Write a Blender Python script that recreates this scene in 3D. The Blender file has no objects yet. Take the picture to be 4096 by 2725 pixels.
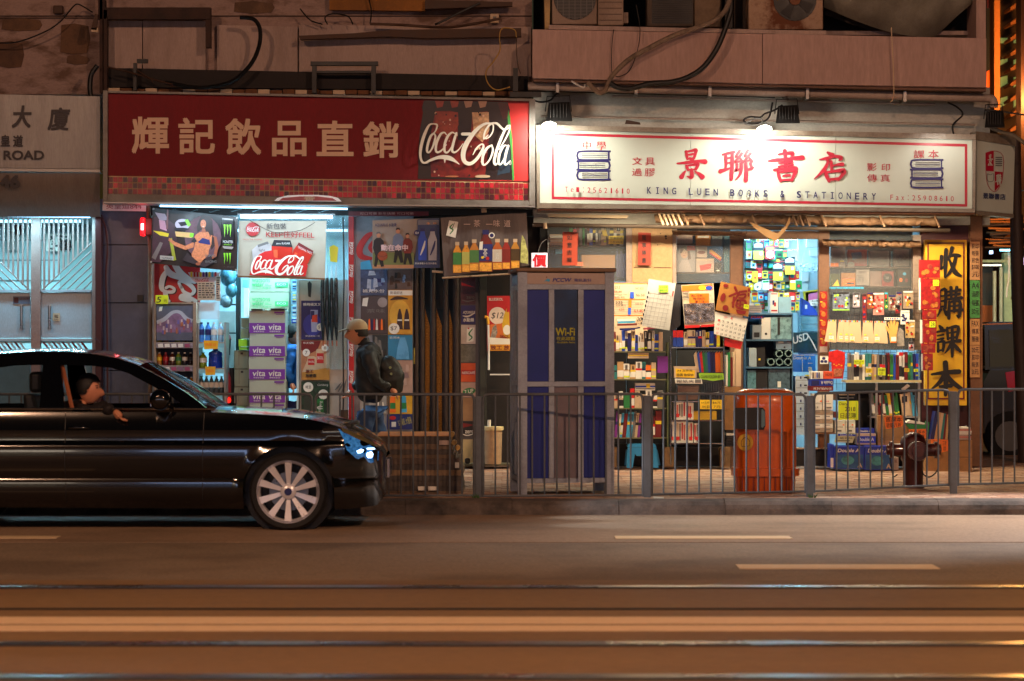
import bpy,math,random
from mathutils import Vector,Matrix,noise
random.seed(7)
C=bpy.context.scene
COL=C.collection
F,H,CX,CY=11000.0,1.507,2048.0,1362.5
# ------------------------------------------------------------------ camera
cam_d=bpy.data.cameras.new('camera');cam=bpy.data.objects.new('camera',cam_d);COL.objects.link(cam)
cam.location=(0,0,H);cam.rotation_euler=(math.radians(90),0,0)
cam_d.sensor_width=36;cam_d.lens=36*F/4096;cam_d.clip_end=500;cam_d.clip_start=.1
cam_d.dof.use_dof=True;cam_d.dof.focus_distance=29.5;cam_d.dof.aperture_fstop=3.2
C.camera=cam
# ------------------------------------------------------------------ night sky
wd=bpy.data.worlds.new('World');C.world=wd;wd.use_nodes=True
nt=wd.node_tree;nt.nodes.clear()
sky=nt.nodes.new('ShaderNodeTexSky');sky.sky_type='NISHITA';sky.sun_disc=False
sky.sun_elevation=math.radians(2.0);sky.sun_rotation=math.radians(200)
bg=nt.nodes.new('ShaderNodeBackground');bg.inputs[1].default_value=0.010
ow=nt.nodes.new('ShaderNodeOutputWorld')
nt.links.new(sky.outputs[0],bg.inputs[0]);nt.links.new(bg.outputs[0],ow.inputs[0])
C.view_settings.view_transform='Standard';C.view_settings.look='None'
C.view_settings.exposure=0.0;C.view_settings.gamma=1.0;C.view_settings.use_curve_mapping=False
SODIUM=(1.0,.55,.325)
EN_STREET,EN_FLOOD,EN_TUBE=3250.0,7.6,135.0
def light(name,kind,loc,energy,color,size=.3,size_y=None,rot=None,target=None,parent=None,spot=None):
 d=bpy.data.lights.new(name,kind);d.energy=energy;d.color=color
 if kind=='AREA':
  d.shape='RECTANGLE';d.size=size;d.size_y=size_y or size
 else:
  d.shadow_soft_size=size
 if kind=='SPOT':d.spot_size=math.radians(spot or 120);d.spot_blend=.6
 o=bpy.data.objects.new(name,d);COL.objects.link(o);o.location=loc
 if target is not None:
  o.rotation_euler=(Vector(target)-Vector(loc)).to_track_quat('-Z','Y').to_euler()
 if rot:o.rotation_euler=rot
 if parent is not None:
  o.parent=parent;o.location=Vector(loc)-WO[parent.name]
 return o
# ------------------------------------------------------------------ helpers
WO={}
def lin(c):
 return tuple(((v/255)/12.92 if v/255<=.04045 else((v/255+.055)/1.055)**2.4)for v in c)
MC={}
def M(col,rough=.6,metal=0.0,var=.14,scale=5.0,bump=0.0,bs=60.0,emit=0.0,alpha=1.0,trans=0.0,coat=0.0,name=None,spec=None,ior=None,ecol=None):
 key=(tuple(col),rough,metal,var,scale,bump,bs,emit,alpha,trans,coat,spec,ior,ecol)
 if key in MC:return MC[key]
 m=bpy.data.materials.new(name or 'surface');m.use_nodes=True
 t=m.node_tree;b=t.nodes['Principled BSDF'];L=t.links.new
 c=lin(col)
 b.inputs['Roughness'].default_value=rough;b.inputs['Metallic'].default_value=metal
 b.inputs['Base Color'].default_value=(*c,1)
 if spec is not None:b.inputs['Specular IOR Level'].default_value=spec
 if ior:b.inputs['IOR'].default_value=ior
 if coat:b.inputs['Coat Weight'].default_value=coat;b.inputs['Coat Roughness'].default_value=.04
 if trans:b.inputs['Transmission Weight'].default_value=trans
 if alpha<1:b.inputs['Alpha'].default_value=alpha
 if emit:
  b.inputs['Emission Color'].default_value=(*lin(ecol or col),1);b.inputs['Emission Strength'].default_value=emit
 tc=None
 if var or bump:
  tc=t.nodes.new('ShaderNodeNewGeometry')
 if var:
  n=t.nodes.new('ShaderNodeTexNoise');n.inputs['Scale'].default_value=scale;n.inputs['Detail'].default_value=6
  n.inputs['Roughness'].default_value=.65
  L(tc.outputs['Position'],n.inputs['Vector'])
  mr=t.nodes.new('ShaderNodeMapRange');mr.inputs[1].default_value=.3;mr.inputs[2].default_value=.7
  mr.inputs[3].default_value=1-var*1.6;mr.inputs[4].default_value=1+var
  L(n.outputs['Fac'],mr.inputs[0])
  mx=t.nodes.new('ShaderNodeVectorMath');mx.operation='SCALE';mx.inputs[0].default_value=c
  L(mr.outputs[0],mx.inputs['Scale']);L(mx.outputs[0],b.inputs['Base Color'])
  r2=t.nodes.new('ShaderNodeMapRange');r2.inputs[1].default_value=.3;r2.inputs[2].default_value=.7
  r2.inputs[3].default_value=max(0,rough-.06);r2.inputs[4].default_value=min(1,rough+.08)
  L(n.outputs['Fac'],r2.inputs[0]);L(r2.outputs[0],b.inputs['Roughness'])
 if bump:
  n2=t.nodes.new('ShaderNodeTexNoise');n2.inputs['Scale'].default_value=bs;n2.inputs['Detail'].default_value=4
  L(tc.outputs['Position'],n2.inputs['Vector'])
  bp=t.nodes.new('ShaderNodeBump');bp.inputs['Strength'].default_value=min(1,bump);bp.inputs['Distance'].default_value=.01
  L(n2.outputs['Fac'],bp.inputs['Height']);L(bp.outputs[0],b.inputs['Normal'])
 MC[key]=m
 return m
def grime(col,dirt,s1=1.3,s2=9.0,amt=.6,rough=.8,stretch=(1,1,1),name='plaster',thr=(.48,.62),bump=.35,spk=(0,.85,1.12)):
 """weathered surface: broad stains, streaks and small chips of a second colour"""
 m=bpy.data.materials.new(name);m.use_nodes=True
 t=m.node_tree;b=t.nodes['Principled BSDF'];L=t.links.new
 g=t.nodes.new('ShaderNodeNewGeometry');mp=t.nodes.new('ShaderNodeMapping');mp.inputs['Scale'].default_value=stretch
 L(g.outputs['Position'],mp.inputs[0])
 def nz(sc,d=8,r=.65):
  n=t.nodes.new('ShaderNodeTexNoise');n.inputs['Scale'].default_value=sc;n.inputs['Detail'].default_value=d
  n.inputs['Roughness'].default_value=r;L(mp.outputs[0],n.inputs['Vector']);return n
 a,c2,d3=nz(s1),nz(s2),nz(spk[0]or s2*7)
 r1=t.nodes.new('ShaderNodeMapRange');r1.inputs[1].default_value=thr[0];r1.inputs[2].default_value=thr[1];r1.inputs[4].default_value=amt
 L(a.outputs['Fac'],r1.inputs[0])
 r2=t.nodes.new('ShaderNodeMapRange');r2.inputs[1].default_value=.5;r2.inputs[2].default_value=.75;r2.inputs[4].default_value=amt*.8
 L(c2.outputs['Fac'],r2.inputs[0])
 mxm=t.nodes.new('ShaderNodeMath');mxm.operation='MAXIMUM';L(r1.outputs[0],mxm.inputs[0]);L(r2.outputs[0],mxm.inputs[1])
 mx=t.nodes.new('ShaderNodeMix');mx.data_type='RGBA'
 mx.inputs[6].default_value=(*lin(col),1);mx.inputs[7].default_value=(*lin(dirt),1)
 L(mxm.outputs[0],mx.inputs[0])
 r3=t.nodes.new('ShaderNodeMapRange');r3.inputs[1].default_value=.3;r3.inputs[2].default_value=.7;r3.inputs[3].default_value=spk[1];r3.inputs[4].default_value=spk[2]
 L(d3.outputs['Fac'],r3.inputs[0])
 vm=t.nodes.new('ShaderNodeVectorMath');vm.operation='SCALE';L(mx.outputs[2],vm.inputs[0]);L(r3.outputs[0],vm.inputs['Scale'])
 L(vm.outputs[0],b.inputs['Base Color']);b.inputs['Roughness'].default_value=rough
 bp=t.nodes.new('ShaderNodeBump');bp.inputs['Strength'].default_value=bump;bp.inputs['Distance'].default_value=.02
 L(c2.outputs['Fac'],bp.inputs['Height']);L(bp.outputs[0],b.inputs['Normal'])
 return m
def catmull(pts,n=6):
 if len(pts)<3:
  return[tuple(a+(b-a)*i/n for a,b in zip(pts[0],pts[-1]))for i in range(n+1)]
 P=[pts[0]]+list(pts)+[pts[-1]];out=[]
 for i in range(1,len(P)-2):
  p0,p1,p2,p3=P[i-1],P[i],P[i+1],P[i+2]
  for k in range(n):
   t=k/n
   out.append(tuple(.5*((2*b)+(c-a)*t+(2*a-5*b+4*c-d)*t*t+(3*b-a-3*c+d)*t**3)for a,b,c,d in zip(p0,p1,p2,p3)))
 out.append(tuple(P[-2]));return out
def W(px,py,Y):return Vector(((px-CX)*Y/F,Y,H-(py-CY)*Y/F))
def GY(py,z=0.13):return(H-z)*F/(py-CY)
def S(Y):return F/Y
TXT={}
def glyphs(s,off=0.0,res=3):
 k=(s,off,res)
 if k not in TXT:
  cu=bpy.data.curves.new('t','FONT');cu.body=s;cu.offset=off;cu.resolution_u=res
  ob=bpy.data.objects.new('t',cu);COL.objects.link(ob)
  dg=bpy.context.evaluated_depsgraph_get()
  me=bpy.data.meshes.new_from_object(ob.evaluated_get(dg))
  v=[tuple(x.co)for x in me.vertices];f=[tuple(p.vertices)for p in me.polygons]
  TXT[k]=(v,f)
  bpy.data.objects.remove(ob);bpy.data.curves.remove(cu);bpy.data.meshes.remove(me)
 return TXT[k]
class MB:
 def __init__(s):s.v,s.f,s.mi,s.mats=[],[],[],[]
 def slot(s,m):
  if m not in s.mats:s.mats.append(m)
  return s.mats.index(m)
 def add(s,v,f,m):
  b=len(s.v);k=s.slot(m);s.v+=[tuple(p)for p in v]
  for q in f:s.f.append(tuple(i+b for i in q));s.mi.append(k)
  return s
 def box(s,x0,x1,y0,y1,z0,z1,m):
  v=[(x,y,z)for z in(z0,z1)for y in(y0,y1)for x in(x0,x1)]
  return s.add(v,[(0,2,3,1),(4,5,7,6),(0,1,5,4),(2,6,7,3),(0,4,6,2),(1,3,7,5)],m)
 def hull8(s,v,m):
  return s.add(v,[(3,2,1,0),(4,5,6,7),(0,1,5,4),(1,2,6,5),(2,3,7,6),(3,0,4,7)],m)
 def pbox(s,a,b,c,d,Y,dp,m):
  p,q=W(a,b,Y),W(c,d,Y)
  return s.box(min(p.x,q.x),max(p.x,q.x),Y,Y+dp,min(p.z,q.z),max(p.z,q.z),m)
 def prism(s,pts,dp,m,side=None):
  n=len(pts);pts=[Vector(p)for p in pts]
  v=pts+[p+Vector((0,dp,0))for p in pts]
  s.add(v,[tuple(range(n-1,-1,-1)),tuple(range(n,2*n))],m)
  return s.add(v,[(i,(i+1)%n,(i+1)%n+n,i+n)for i in range(n)],side or m)
 def ppoly(s,pts,Y,dp,m,side=None):return s.prism([W(x,y,Y)for x,y in pts],dp,m,side)
 def tube(s,path,r,m,n=8,caps=True):
  path=[Vector(p)for p in path];v=[];f=[];up=Vector((0,0,1));prev=None
  for i,p in enumerate(path):
   t=(path[min(i+1,len(path)-1)]-path[max(i-1,0)])
   if t.length<1e-9:t=Vector((0,0,1))
   t.normalize()
   if prev is None:
    a=t.cross(up)
    if a.length<.1:a=t.cross(Vector((0,1,0)))
   else:a=prev-t*prev.dot(t)
   a.normalize();prev=a;bb=t.cross(a)
   rr=r[i]if isinstance(r,(list,tuple))else r
   for k in range(n):
    w=2*math.pi*k/n;v.append(p+a*math.cos(w)*rr+bb*math.sin(w)*rr)
  for i in range(len(path)-1):
   for k in range(n):
    f.append((i*n+k,i*n+(k+1)%n,(i+1)*n+(k+1)%n,(i+1)*n+k))
  if caps:f.append(tuple(range(n-1,-1,-1)));f.append(tuple(range((len(path)-1)*n,len(path)*n)))
  return s.add(v,f,m)
 def ptube(s,pts,Y,rpx,m,n=8,cn=6):
  return s.tube([W(q[0],q[1],q[2]if len(q)>2 else Y)for q in catmull(pts,cn)],rpx*Y/F,m,n)
 def lathe(s,prof,c,m,n=20,axis='z',caps=True):
  v=[];f=[]
  for r,h in prof:
   for k in range(n):
    w=2*math.pi*k/n;a,b=r*math.cos(w),r*math.sin(w)
    v.append((c[0]+a,c[1]+b,c[2]+h)if axis=='z' else((c[0]+a,c[1]+h,c[2]+b)if axis=='y' else(c[0]+h,c[1]+a,c[2]+b)))
  for i in range(len(prof)-1):
   for k in range(n):f.append((i*n+k,i*n+(k+1)%n,(i+1)*n+(k+1)%n,(i+1)*n+k))
  if caps:f.append(tuple(range(n-1,-1,-1)));f.append(tuple(range((len(prof)-1)*n,len(prof)*n)))
  return s.add(v,f,m)
 def build(s,name,parent=None,smooth=False,bevel=0.0,**tags):
  if not s.v:return None
  xs=[p[0]for p in s.v];ys=[p[1]for p in s.v];zs=[p[2]for p in s.v]
  o0=Vector(((min(xs)+max(xs))/2,(min(ys)+max(ys))/2,min(zs)))
  me=bpy.data.meshes.new(name);me.from_pydata([(p[0]-o0.x,p[1]-o0.y,p[2]-o0.z)for p in s.v],[],s.f)
  for m in s.mats:me.materials.append(m)
  me.polygons.foreach_set('material_index',s.mi)
  if smooth:me.polygons.foreach_set('use_smooth',[True]*len(me.polygons))
  me.update()
  o=bpy.data.objects.new(name,me);COL.objects.link(o);WO[o.name]=o0
  if parent is not None:o.parent=parent;o.location=o0-WO[parent.name]
  else:o.location=o0
  if smooth and smooth!='all':
   try:me.shade_auto_smooth if False else None
   except Exception:pass
   es=o.modifiers.new('edge','EDGE_SPLIT');es.split_angle=math.radians(smooth if smooth>1 else 40)
  if bevel:
   bv=o.modifiers.new('bevel','BEVEL');bv.width=bevel;bv.segments=2;bv.limit_method='ANGLE'
  for k,val in tags.items():o[k]=val
  return o
def empty(name,loc,label,cat,group=None):
 o=bpy.data.objects.new(name,None);COL.objects.link(o);o.empty_display_size=.1
 o.location=loc;WO[o.name]=Vector(loc);o['label']=label;o['category']=cat
 if group:o['group']=group
 return o
def tag(o,label,cat,group=None):
 o['label']=label;o['category']=cat
 if group:o['group']=group
 return o
def dup(o,d,parent=None,label=None):
 c=o.copy();COL.objects.link(c);w=WO[o.name]+Vector(d);WO[c.name]=w
 if parent is not None:c.parent=parent;c.location=w-WO[parent.name]
 else:c.location=w
 if label:c['label']=label
 for ch in list(o.children):
  dup(ch,d,c)
 return c
class Art(MB):
 """flat print on a sheet: every shape lies a hair in front of the one before"""
 def __init__(s,Y):super().__init__();s.Y=Y;s.k=0
 def step(s):s.k+=1;return s.Y-.0003*s.k
 def poly(s,pts,m):
  Y=s.step();return s.add([W(x,y,Y)for x,y in pts],[tuple(range(len(pts)-1,-1,-1))],m)
 def rect(s,a,b,c,d,m):return s.poly([(a,b),(c,b),(c,d),(a,d)],m)
 def ell(s,cx,cy,rx,ry,m,rot=0,n=18):
  ca,sa=math.cos(rot),math.sin(rot)
  return s.poly([(cx+rx*math.cos(t)*ca-ry*math.sin(t)*sa,cy+rx*math.cos(t)*sa+ry*math.sin(t)*ca)for t in[2*math.pi*i/n for i in range(n)]],m)
 def text(s,str_,x0,y0,x1,y1,m,slope=0.0,off=0.0,res=3,shear=0.0,rot=0.0):
  if off>.004:
   v,f=glyphs(str_,0.0,res)
   if not v:return s
   k=(x1-x0)/max(1e-6,max(p[0]for p in v)-min(p[0]for p in v));d=(off-.004)*k*.8
   for sx_,sy_ in(((-d,-d),(d,-d),(-d,d),(d,d),(0,0))if off>.012 else((-d,0),(d,0))):s._text(str_,x0+d+sx_,y0+d+sy_,x1-d+sx_,y1-d+sy_,m,slope,0.0,res,shear,rot)
   return s
  return s._text(str_,x0,y0,x1,y1,m,slope,off,res,shear,rot)
 def _text(s,str_,x0,y0,x1,y1,m,slope=0.0,off=0.0,res=3,shear=0.0,rot=0.0):
  v,f=glyphs(str_,off,res)
  if not v:return s
  Y=s.step();ax=min(p[0]for p in v);bx=max(p[0]for p in v);ay=min(p[1]for p in v);by=max(p[1]for p in v)
  o=[];cx0,cy0=(x0+x1)/2,(y0+y1)/2
  for p in v:
   u=(p[0]-ax)/max(bx-ax,1e-6);w=(p[1]-ay)/max(by-ay,1e-6)
   X=x0+u*(x1-x0)+shear*(w-.5)*(y1-y0);Z=y1-w*(y1-y0)+slope*u*(x1-x0)
   if rot:
    dx,dy=X-cx0,Z-cy0;X=cx0+dx*math.cos(rot)-dy*math.sin(rot);Z=cy0+dx*math.sin(rot)+dy*math.cos(rot)
   o.append(W(X,Z,Y))
  return s.add(o,f,m)
 def stroke(s,pts,m,n=6,cap=True,wmul=1.0):
  P=catmull(pts,n);Y=s.step();L=[];R=[]
  for i,p in enumerate(P):
   a=P[max(i-1,0)];b=P[min(i+1,len(P)-1)]
   dx,dy=b[0]-a[0],b[1]-a[1];l=math.hypot(dx,dy)or 1;dx/=l;dy/=l;h=max(.15,p[2]*wmul/2)
   L.append((p[0]-dy*h,p[1]+dx*h));R.append((p[0]+dy*h,p[1]-dx*h))
  v=[W(x,y,Y)for x,y in L+R];q=len(P)
  s.add(v,[(i,i+1,q+i+1,q+i)for i in range(q-1)],m)
  if cap:
   for e in(0,-1):
    x,y,w=P[e][:3];w=max(.3,w*wmul)
    s.add([W(x+w/2*math.cos(t),y+w/2*math.sin(t),Y-.0001)for t in[2*math.pi*i/10 for i in range(10)]],[tuple(range(10))],m)
  return s
# script drink logo, drawn with pen strokes in a 710 x 335 box
def coke(art,x0,y0,x1,y1,m,rot=0.0,bold=1.0,slope=0.0):
 K=[[(105,12,10),(132,22,14),(118,70,10),(88,95,6)],[(105,12,8),(70,22,16),(35,90,24),(8,180,24),(0,255,20),(12,305,18),(38,318,16),(85,295,20),(145,275,26),(200,275,36),(250,290,30),(305,328,4)],[(192,285,20),(192,318,4)],[(110,85,12),(84,105,18),(62,160,20),(52,222,18),(68,236,14),(92,205,14),(112,150,18),(118,105,14),(100,85,8)],[(205,98,8),(188,80,12),(158,95,18),(128,160,20),(122,222,18),(142,235,16),(175,212,12),(205,175,6)],[(270,88,8),(248,80,14),(215,110,20),(192,170,20),(190,225,18),(212,236,14),(245,195,12),(278,120,8)],[(282,85,18),(262,150,20),(248,215,20),(265,236,16),(300,215,10),(335,165,4)],[(330,92,24),(390,92,24)],[(530,100,8),(498,130,14),(508,70,14),(545,18,16),(570,20,12),(568,70,10),(545,110,10),(515,130,8)],[(560,8,10),(500,14,20),(430,70,30),(365,160,38),(336,240,38),(345,305,32),(390,325,28),(440,290,24),(480,230,22),(495,185,16),(478,172,12),(440,205,14),(412,255,6)],[(555,8,12),(600,10,18),(650,55,16),(690,45,12),(702,20,6)],[(560,180,12),(520,205,20),(490,265,22),(488,322,20),(508,332,14),(545,290,14),(568,225,16),(562,185,10)],[(705,30,8),(680,30,12),(640,110,20),(598,220,22),(578,305,22),(592,332,14),(620,300,8)],[(705,30,6),(692,80,12),(650,160,10),(615,215,6)],[(672,180,8),(650,190,16),(620,250,20),(612,315,18),(630,328,14),(660,280,12),(678,210,8)],[(688,185,18),(668,255,20),(660,318,18),(675,330,14),(705,300,6)]]
 sx,sy=(x1-x0)/710,(y1-y0)/335;cx,cy=(x0+x1)/2,(y0+y1)/2;sw=(sx+sy)/2*bold
 for st in K:
  q=[]
  for x,y,w in st:
   X,Z=x0+x*sx,y0+y*sy+slope*x*sx
   if rot:dx,dy=X-cx,Z-cy;X=cx+dx*math.cos(rot)-dy*math.sin(rot);Z=cy+dx*math.sin(rot)+dy*math.cos(rot)
   q.append((X,Z,w*sw))
  art.stroke(q,m,4 if x1-x0>150 else 2,cap=x1-x0>100)
B=10.0
def _h(*a):return a
BR={'景':[[(36,5,5),(38,18,9),(40,33,6)],[(34,8,5),(52,5,7),(66,2,11),(65,12,9),(60,30,8)],[(42,18,5),(50,17,7),(58,15,6)],[(40,32,5),(58,29,6)],[(48,30,8),(56,37,10)],[(10,47,5),(40,44,9),(74,39,9),(94,41,15)],[(36,53,5),(39,60,9),(42,69,7)],[(36,55,5),(56,52,7),(72,49,11),(66,66,8)],[(42,68,5),(64,66,6)],[(53,68,10),(54,84,12),(52,94,10),(40,90,4)],[(34,72,4),(28,82,10),(22,92,14)],[(64,74,4),(76,82,10),(86,92,15)]],'聯':[[(8,14,6),(26,9,9),(42,5,8)],[(17,12,9),(18,40,8),(16,62,7)],[(36,8,10),(35,50,11),(33,92,12),(31,98,4)],[(20,26,5),(33,24,6)],[(20,42,5),(33,40,6)],[(2,68,14),(20,62,8),(36,55,4)],[(58,1,9),(50,14,8),(46,22,6),(60,19,5)],[(64,10,9),(54,26,8),(44,38,7),(64,34,6)],[(60,26,6),(66,38,11)],[(82,0,9),(76,12,8),(72,20,6),(84,17,5)],[(90,10,9),(80,24,8),(72,36,7),(92,31,6)],[(86,24,6),(93,36,11)],[(50,46,9),(50,58,8),(46,66,8),(60,60,5)],[(62,44,10),(62,66,10),(56,84,7),(46,95,3)],[(76,44,11),(77,70,12),(76,98,13)],[(78,64,7),(92,60,9),(98,56,6)],[(90,44,10),(94,58,8)]],'書':[[(30,12,6),(50,8,8),(70,7,11),(68,18,8),(64,28,7)],[(0,33,4),(20,30,9),(60,26,8),(98,22,14)],[(30,40,5),(50,37,8),(68,34,8)],[(48,0,12),(50,30,10),(50,58,8)],[(30,51,5),(50,48,7),(70,45,8)],[(18,62,8),(50,59,9),(80,57,12)],[(28,68,6),(31,82,10),(36,98,9)],[(28,70,5),(56,67,7),(78,64,12),(74,80,9),(68,97,8)],[(42,82,5),(62,79,7)],[(36,96,6),(68,94,7)]],'店':[[(46,0,8),(60,9,15)],[(20,24,4),(44,19,9),(70,13,9),(88,18,12),(82,26,6)],[(46,22,9),(44,40,9),(30,64,10),(4,90,3)],[(56,30,9),(58,48,9),(58,66,8)],[(60,46,5),(74,42,8),(92,40,12)],[(38,62,8),(42,78,11),(50,97,10)],[(40,68,6),(66,63,8),(96,62,15),(90,78,10),(80,92,8)],[(48,92,8),(82,89,9)]],'收':[[(24,26,10),(22,46,10),(20,64,9),(36,56,6)],[(42,6,11),(40,46,12),(38,90,7)],[(66,0,11),(60,18,9),(48,38,4)],[(56,26,6),(76,22,10),(96,24,9)],[(82,24,9),(74,50,11),(60,72,10),(40,92,3)],[(54,34,5),(66,56,10),(80,76,14),(100,86,8)]],'購':[[(8,10,8),(8,66,9)],[(8,12,6),(34,8,10),(32,66,9)],[(12,28,5),(30,26,6)],[(12,44,5),(30,42,6)],[(10,62,6),(32,60,6)],[(14,70,9),(0,92,4)],[(26,68,6),(38,86,11)],[(42,14,6),(94,8,9)],[(56,0,10),(58,32,8)],[(80,0,10),(76,30,8)],[(46,25,6),(92,20,8)],[(38,38,6),(100,33,10)],[(50,46,8),(47,98,10)],[(50,48,6),(92,44,10),(90,92,10),(80,88,5)],[(52,60,5),(88,57,7)],[(70,36,9),(70,76,9)],[(40,76,6),(102,71,10)]],'課':[[(16,2,7),(25,10,13)],[(2,22,6),(38,16,9)],[(8,34,5),(32,30,7)],[(8,46,5),(32,42,7)],[(10,54,7),(11,84,9)],[(10,56,5),(34,52,10),(30,82,8)],[(12,82,6),(30,79,6)],[(48,8,8),(51,44,8)],[(48,10,6),(92,5,11),(86,42,8)],[(52,25,5),(84,21,7)],[(50,42,6),(86,38,7)],[(38,56,6),(100,49,11)],[(68,6,9),(69,60,11),(68,100,8)],[(64,56,8),(54,74,9),(38,90,3)],[(72,56,6),(86,72,12),(102,84,8)]],'本':[[(6,36,6),(50,30,11),(94,27,12)],[(50,0,14),(51,50,13),(50,100,9)],[(46,34,9),(32,60,11),(2,84,3)],[(54,34,7),(70,58,13),(100,80,10)],[(32,74,7),(68,71,11)]],}
def brush(art,ch,x0,y0,x1,y1,m,wmul=1.0,slope=0.0):
 for st in BR[ch]:
  sx,sy=(x1-x0)/100,(y1-y0)/100
  art.stroke([(x0+x*sx,y0+y*sy+slope*x*sx,w*(sx+sy)/2)for x,y,w in st],m,4,True,wmul)
def ruffle(a,b,n,amp):
 return[(a[0]+(b[0]-a[0])*i/n,a[1]+(b[1]-a[1])*i/n+amp*math.sin(i*2.3))for i in range(n+1)]
def plate(px,Y,dp,m,name,parent=None,bevel=0.0,**k):
 mb=MB();mb.ppoly(px,Y,dp,m);return mb.build(name,parent,bevel=bevel,**k)
# ------------------------------------------------------------------ palettes
K_DARK=M((22,20,22),.6);K_BLACK=M((12,12,13),.5);K_RUBBER=M((11,11,12),.75,bump=.3)
ALU=M((150,148,145),.42,.75,var=.1,scale=9,bump=.15,bs=200);ALU_D=M((95,92,90),.45,.7,var=.2,scale=9)
STEEL=M((165,168,172),.28,.9,var=.12,scale=2.2,bump=.2,bs=6)
CREAM=M((196,170,140),.6,var=.08);WHITE=M((215,213,208),.55,var=.06);PAPER=M((225,222,212),.7,var=.05)
RED=M((176,22,28),.45,var=.08);RED_B=M((205,30,30),.45,var=.06);RED_D=M((110,14,20),.5,var=.15)
GOLD=M((212,158,40),.45,.2,var=.2);YEL=M((226,196,38),.5,var=.05);FLUO=M((214,232,30),.5,var=.04);ORNG=M((238,112,28),.5,var=.05)
NAVY=M((18,26,92),.45,var=.1);BLUE=M((28,72,178),.45,var=.1);CYAN=M((60,160,205),.45,var=.1);GREEN=M((32,122,62),.5,var=.1);LIME=M((150,205,50),.5,var=.05)
PURPLE=M((116,40,140),.5,var=.06);CARD=M((156,116,74),.8,var=.12,scale=14,bump=.15);CARDG=M((150,150,128),.75,var=.06);BROWN=M((70,46,32),.7,var=.2)
SKIN=M((196,132,98),.55,var=.05);INK=M((24,22,30),.6,var=0);MAROON=M((64,12,18),.55,var=.2)
PALE=M((170,150,140),.6,var=.1);GREY=M((110,108,106),.6,var=.1);WOOD=M((120,78,44),.65,var=.25,scale=12)
GLASS=M((235,240,245),.04,var=0,alpha=.06,spec=.5);PLASTIC=M((225,230,235),.15,var=0,alpha=.35,spec=.6)
def struct(o):o['kind']='structure';return o
# ------------------------------------------------------------------ ground, road, tram track
asph=grime((140,122,102),(104,88,72),.45,9.0,.8,.72,(1,1,1),'asphalt',(.45,.6),.6,(38,.6,1.35))
asph2=grime((156,130,106),(118,98,78),.5,11.0,.75,.66,(.8,1.4,1),'asphalt_lane',(.45,.6),.6,(34,.62,1.35))
slab=grime((134,106,72),(104,80,55),.35,3.0,.5,.66,(.4,1.6,1),'track_slab',(.42,.62),.3,(30,.7,1.25))
m=MB();m.box(-60,60,-12,80,-.3,-.02,asph);g=struct(m.build('ground'))
m=MB();m.box(-45,45,-6,23.7,-.015,0.0,asph);struct(m.build('road'))
m=MB();m.box(-45,45,20.5,23.695,.001,.004,asph2);struct(m.build('road_lane'))
m=MB();m.box(-45,45,11.5,17.25,.001,.004,slab);struct(m.build('tram_track_bed'))
RAILM=M((165,162,155),.27,1.0,var=.1,scale=.8);GROOVE=M((30,24,20),.8)
def gy(py):return H*F/(py-CY)
for i,(yy,lab)in enumerate(((2351,'far'),(2579,'middle'),(2712,'nearest'))):
 Y=gy(yy)
 m=MB();m.box(-45,45,Y-.06,Y+.07,.005,.010,RAILM);r=m.build('tram_rail')
 tag(r,{'far':'polished steel tram rail farthest from the camera','middle':'polished steel tram rail nearer than the pale double line','nearest':'tram rail at the very bottom edge of the photo'}[lab],'rail','tram rails in the road')
 m=MB();m.box(-45,45,Y-.125,Y-.064,.005,.0075,GROOVE);m.build('groove',r)
m=MB();Y=gy(2440);m.box(-45,45,Y-.05,Y+.04,.005,.0075,GROOVE);struct(m.build('track_joint'))
PAINT=grime((226,196,156),(180,142,108),.8,14,.5,.6,(.3,1,1),'worn_paint',(.5,.62),.1)
for a,b,lab in((2474,2500,'far stripe'),(2508,2529,'near stripe')):
 m=MB();m.box(-45,45,gy(b),gy(a),.005,.009,PAINT);o=struct(m.build('lane_line'))
PAINT2=grime((225,200,160),(170,136,100),1.0,20,.35,.6,(.5,1,1),'worn_paint_dash',(.5,.62),.1)
for x0,x1,a,b,z in((2460,3162,2148,2159,.005),(2950,3745,2261,2278,.002)):
 m=MB();Y=gy((a+b)/2);m.box((x0-CX)*Y/F,(x1-CX)*Y/F,gy(b),gy(a),z,z+.004,PAINT2);struct(m.build('lane_dash'))
m=MB();Y=gy(2150);m.box((-900-CX)*Y/F,(240-CX)*Y/F,gy(2157),gy(2148),.005,.009,PAINT2);struct(m.build('lane_dash'))
# lane dashes continue along the road out of view
for k in(-2,2,3):
 m=MB();Y=gy(2153);m.box(.8+k*6,2.2+k*6,gy(2159),gy(2148),.005,.009,PAINT2);struct(m.build('lane_dash'))
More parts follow.
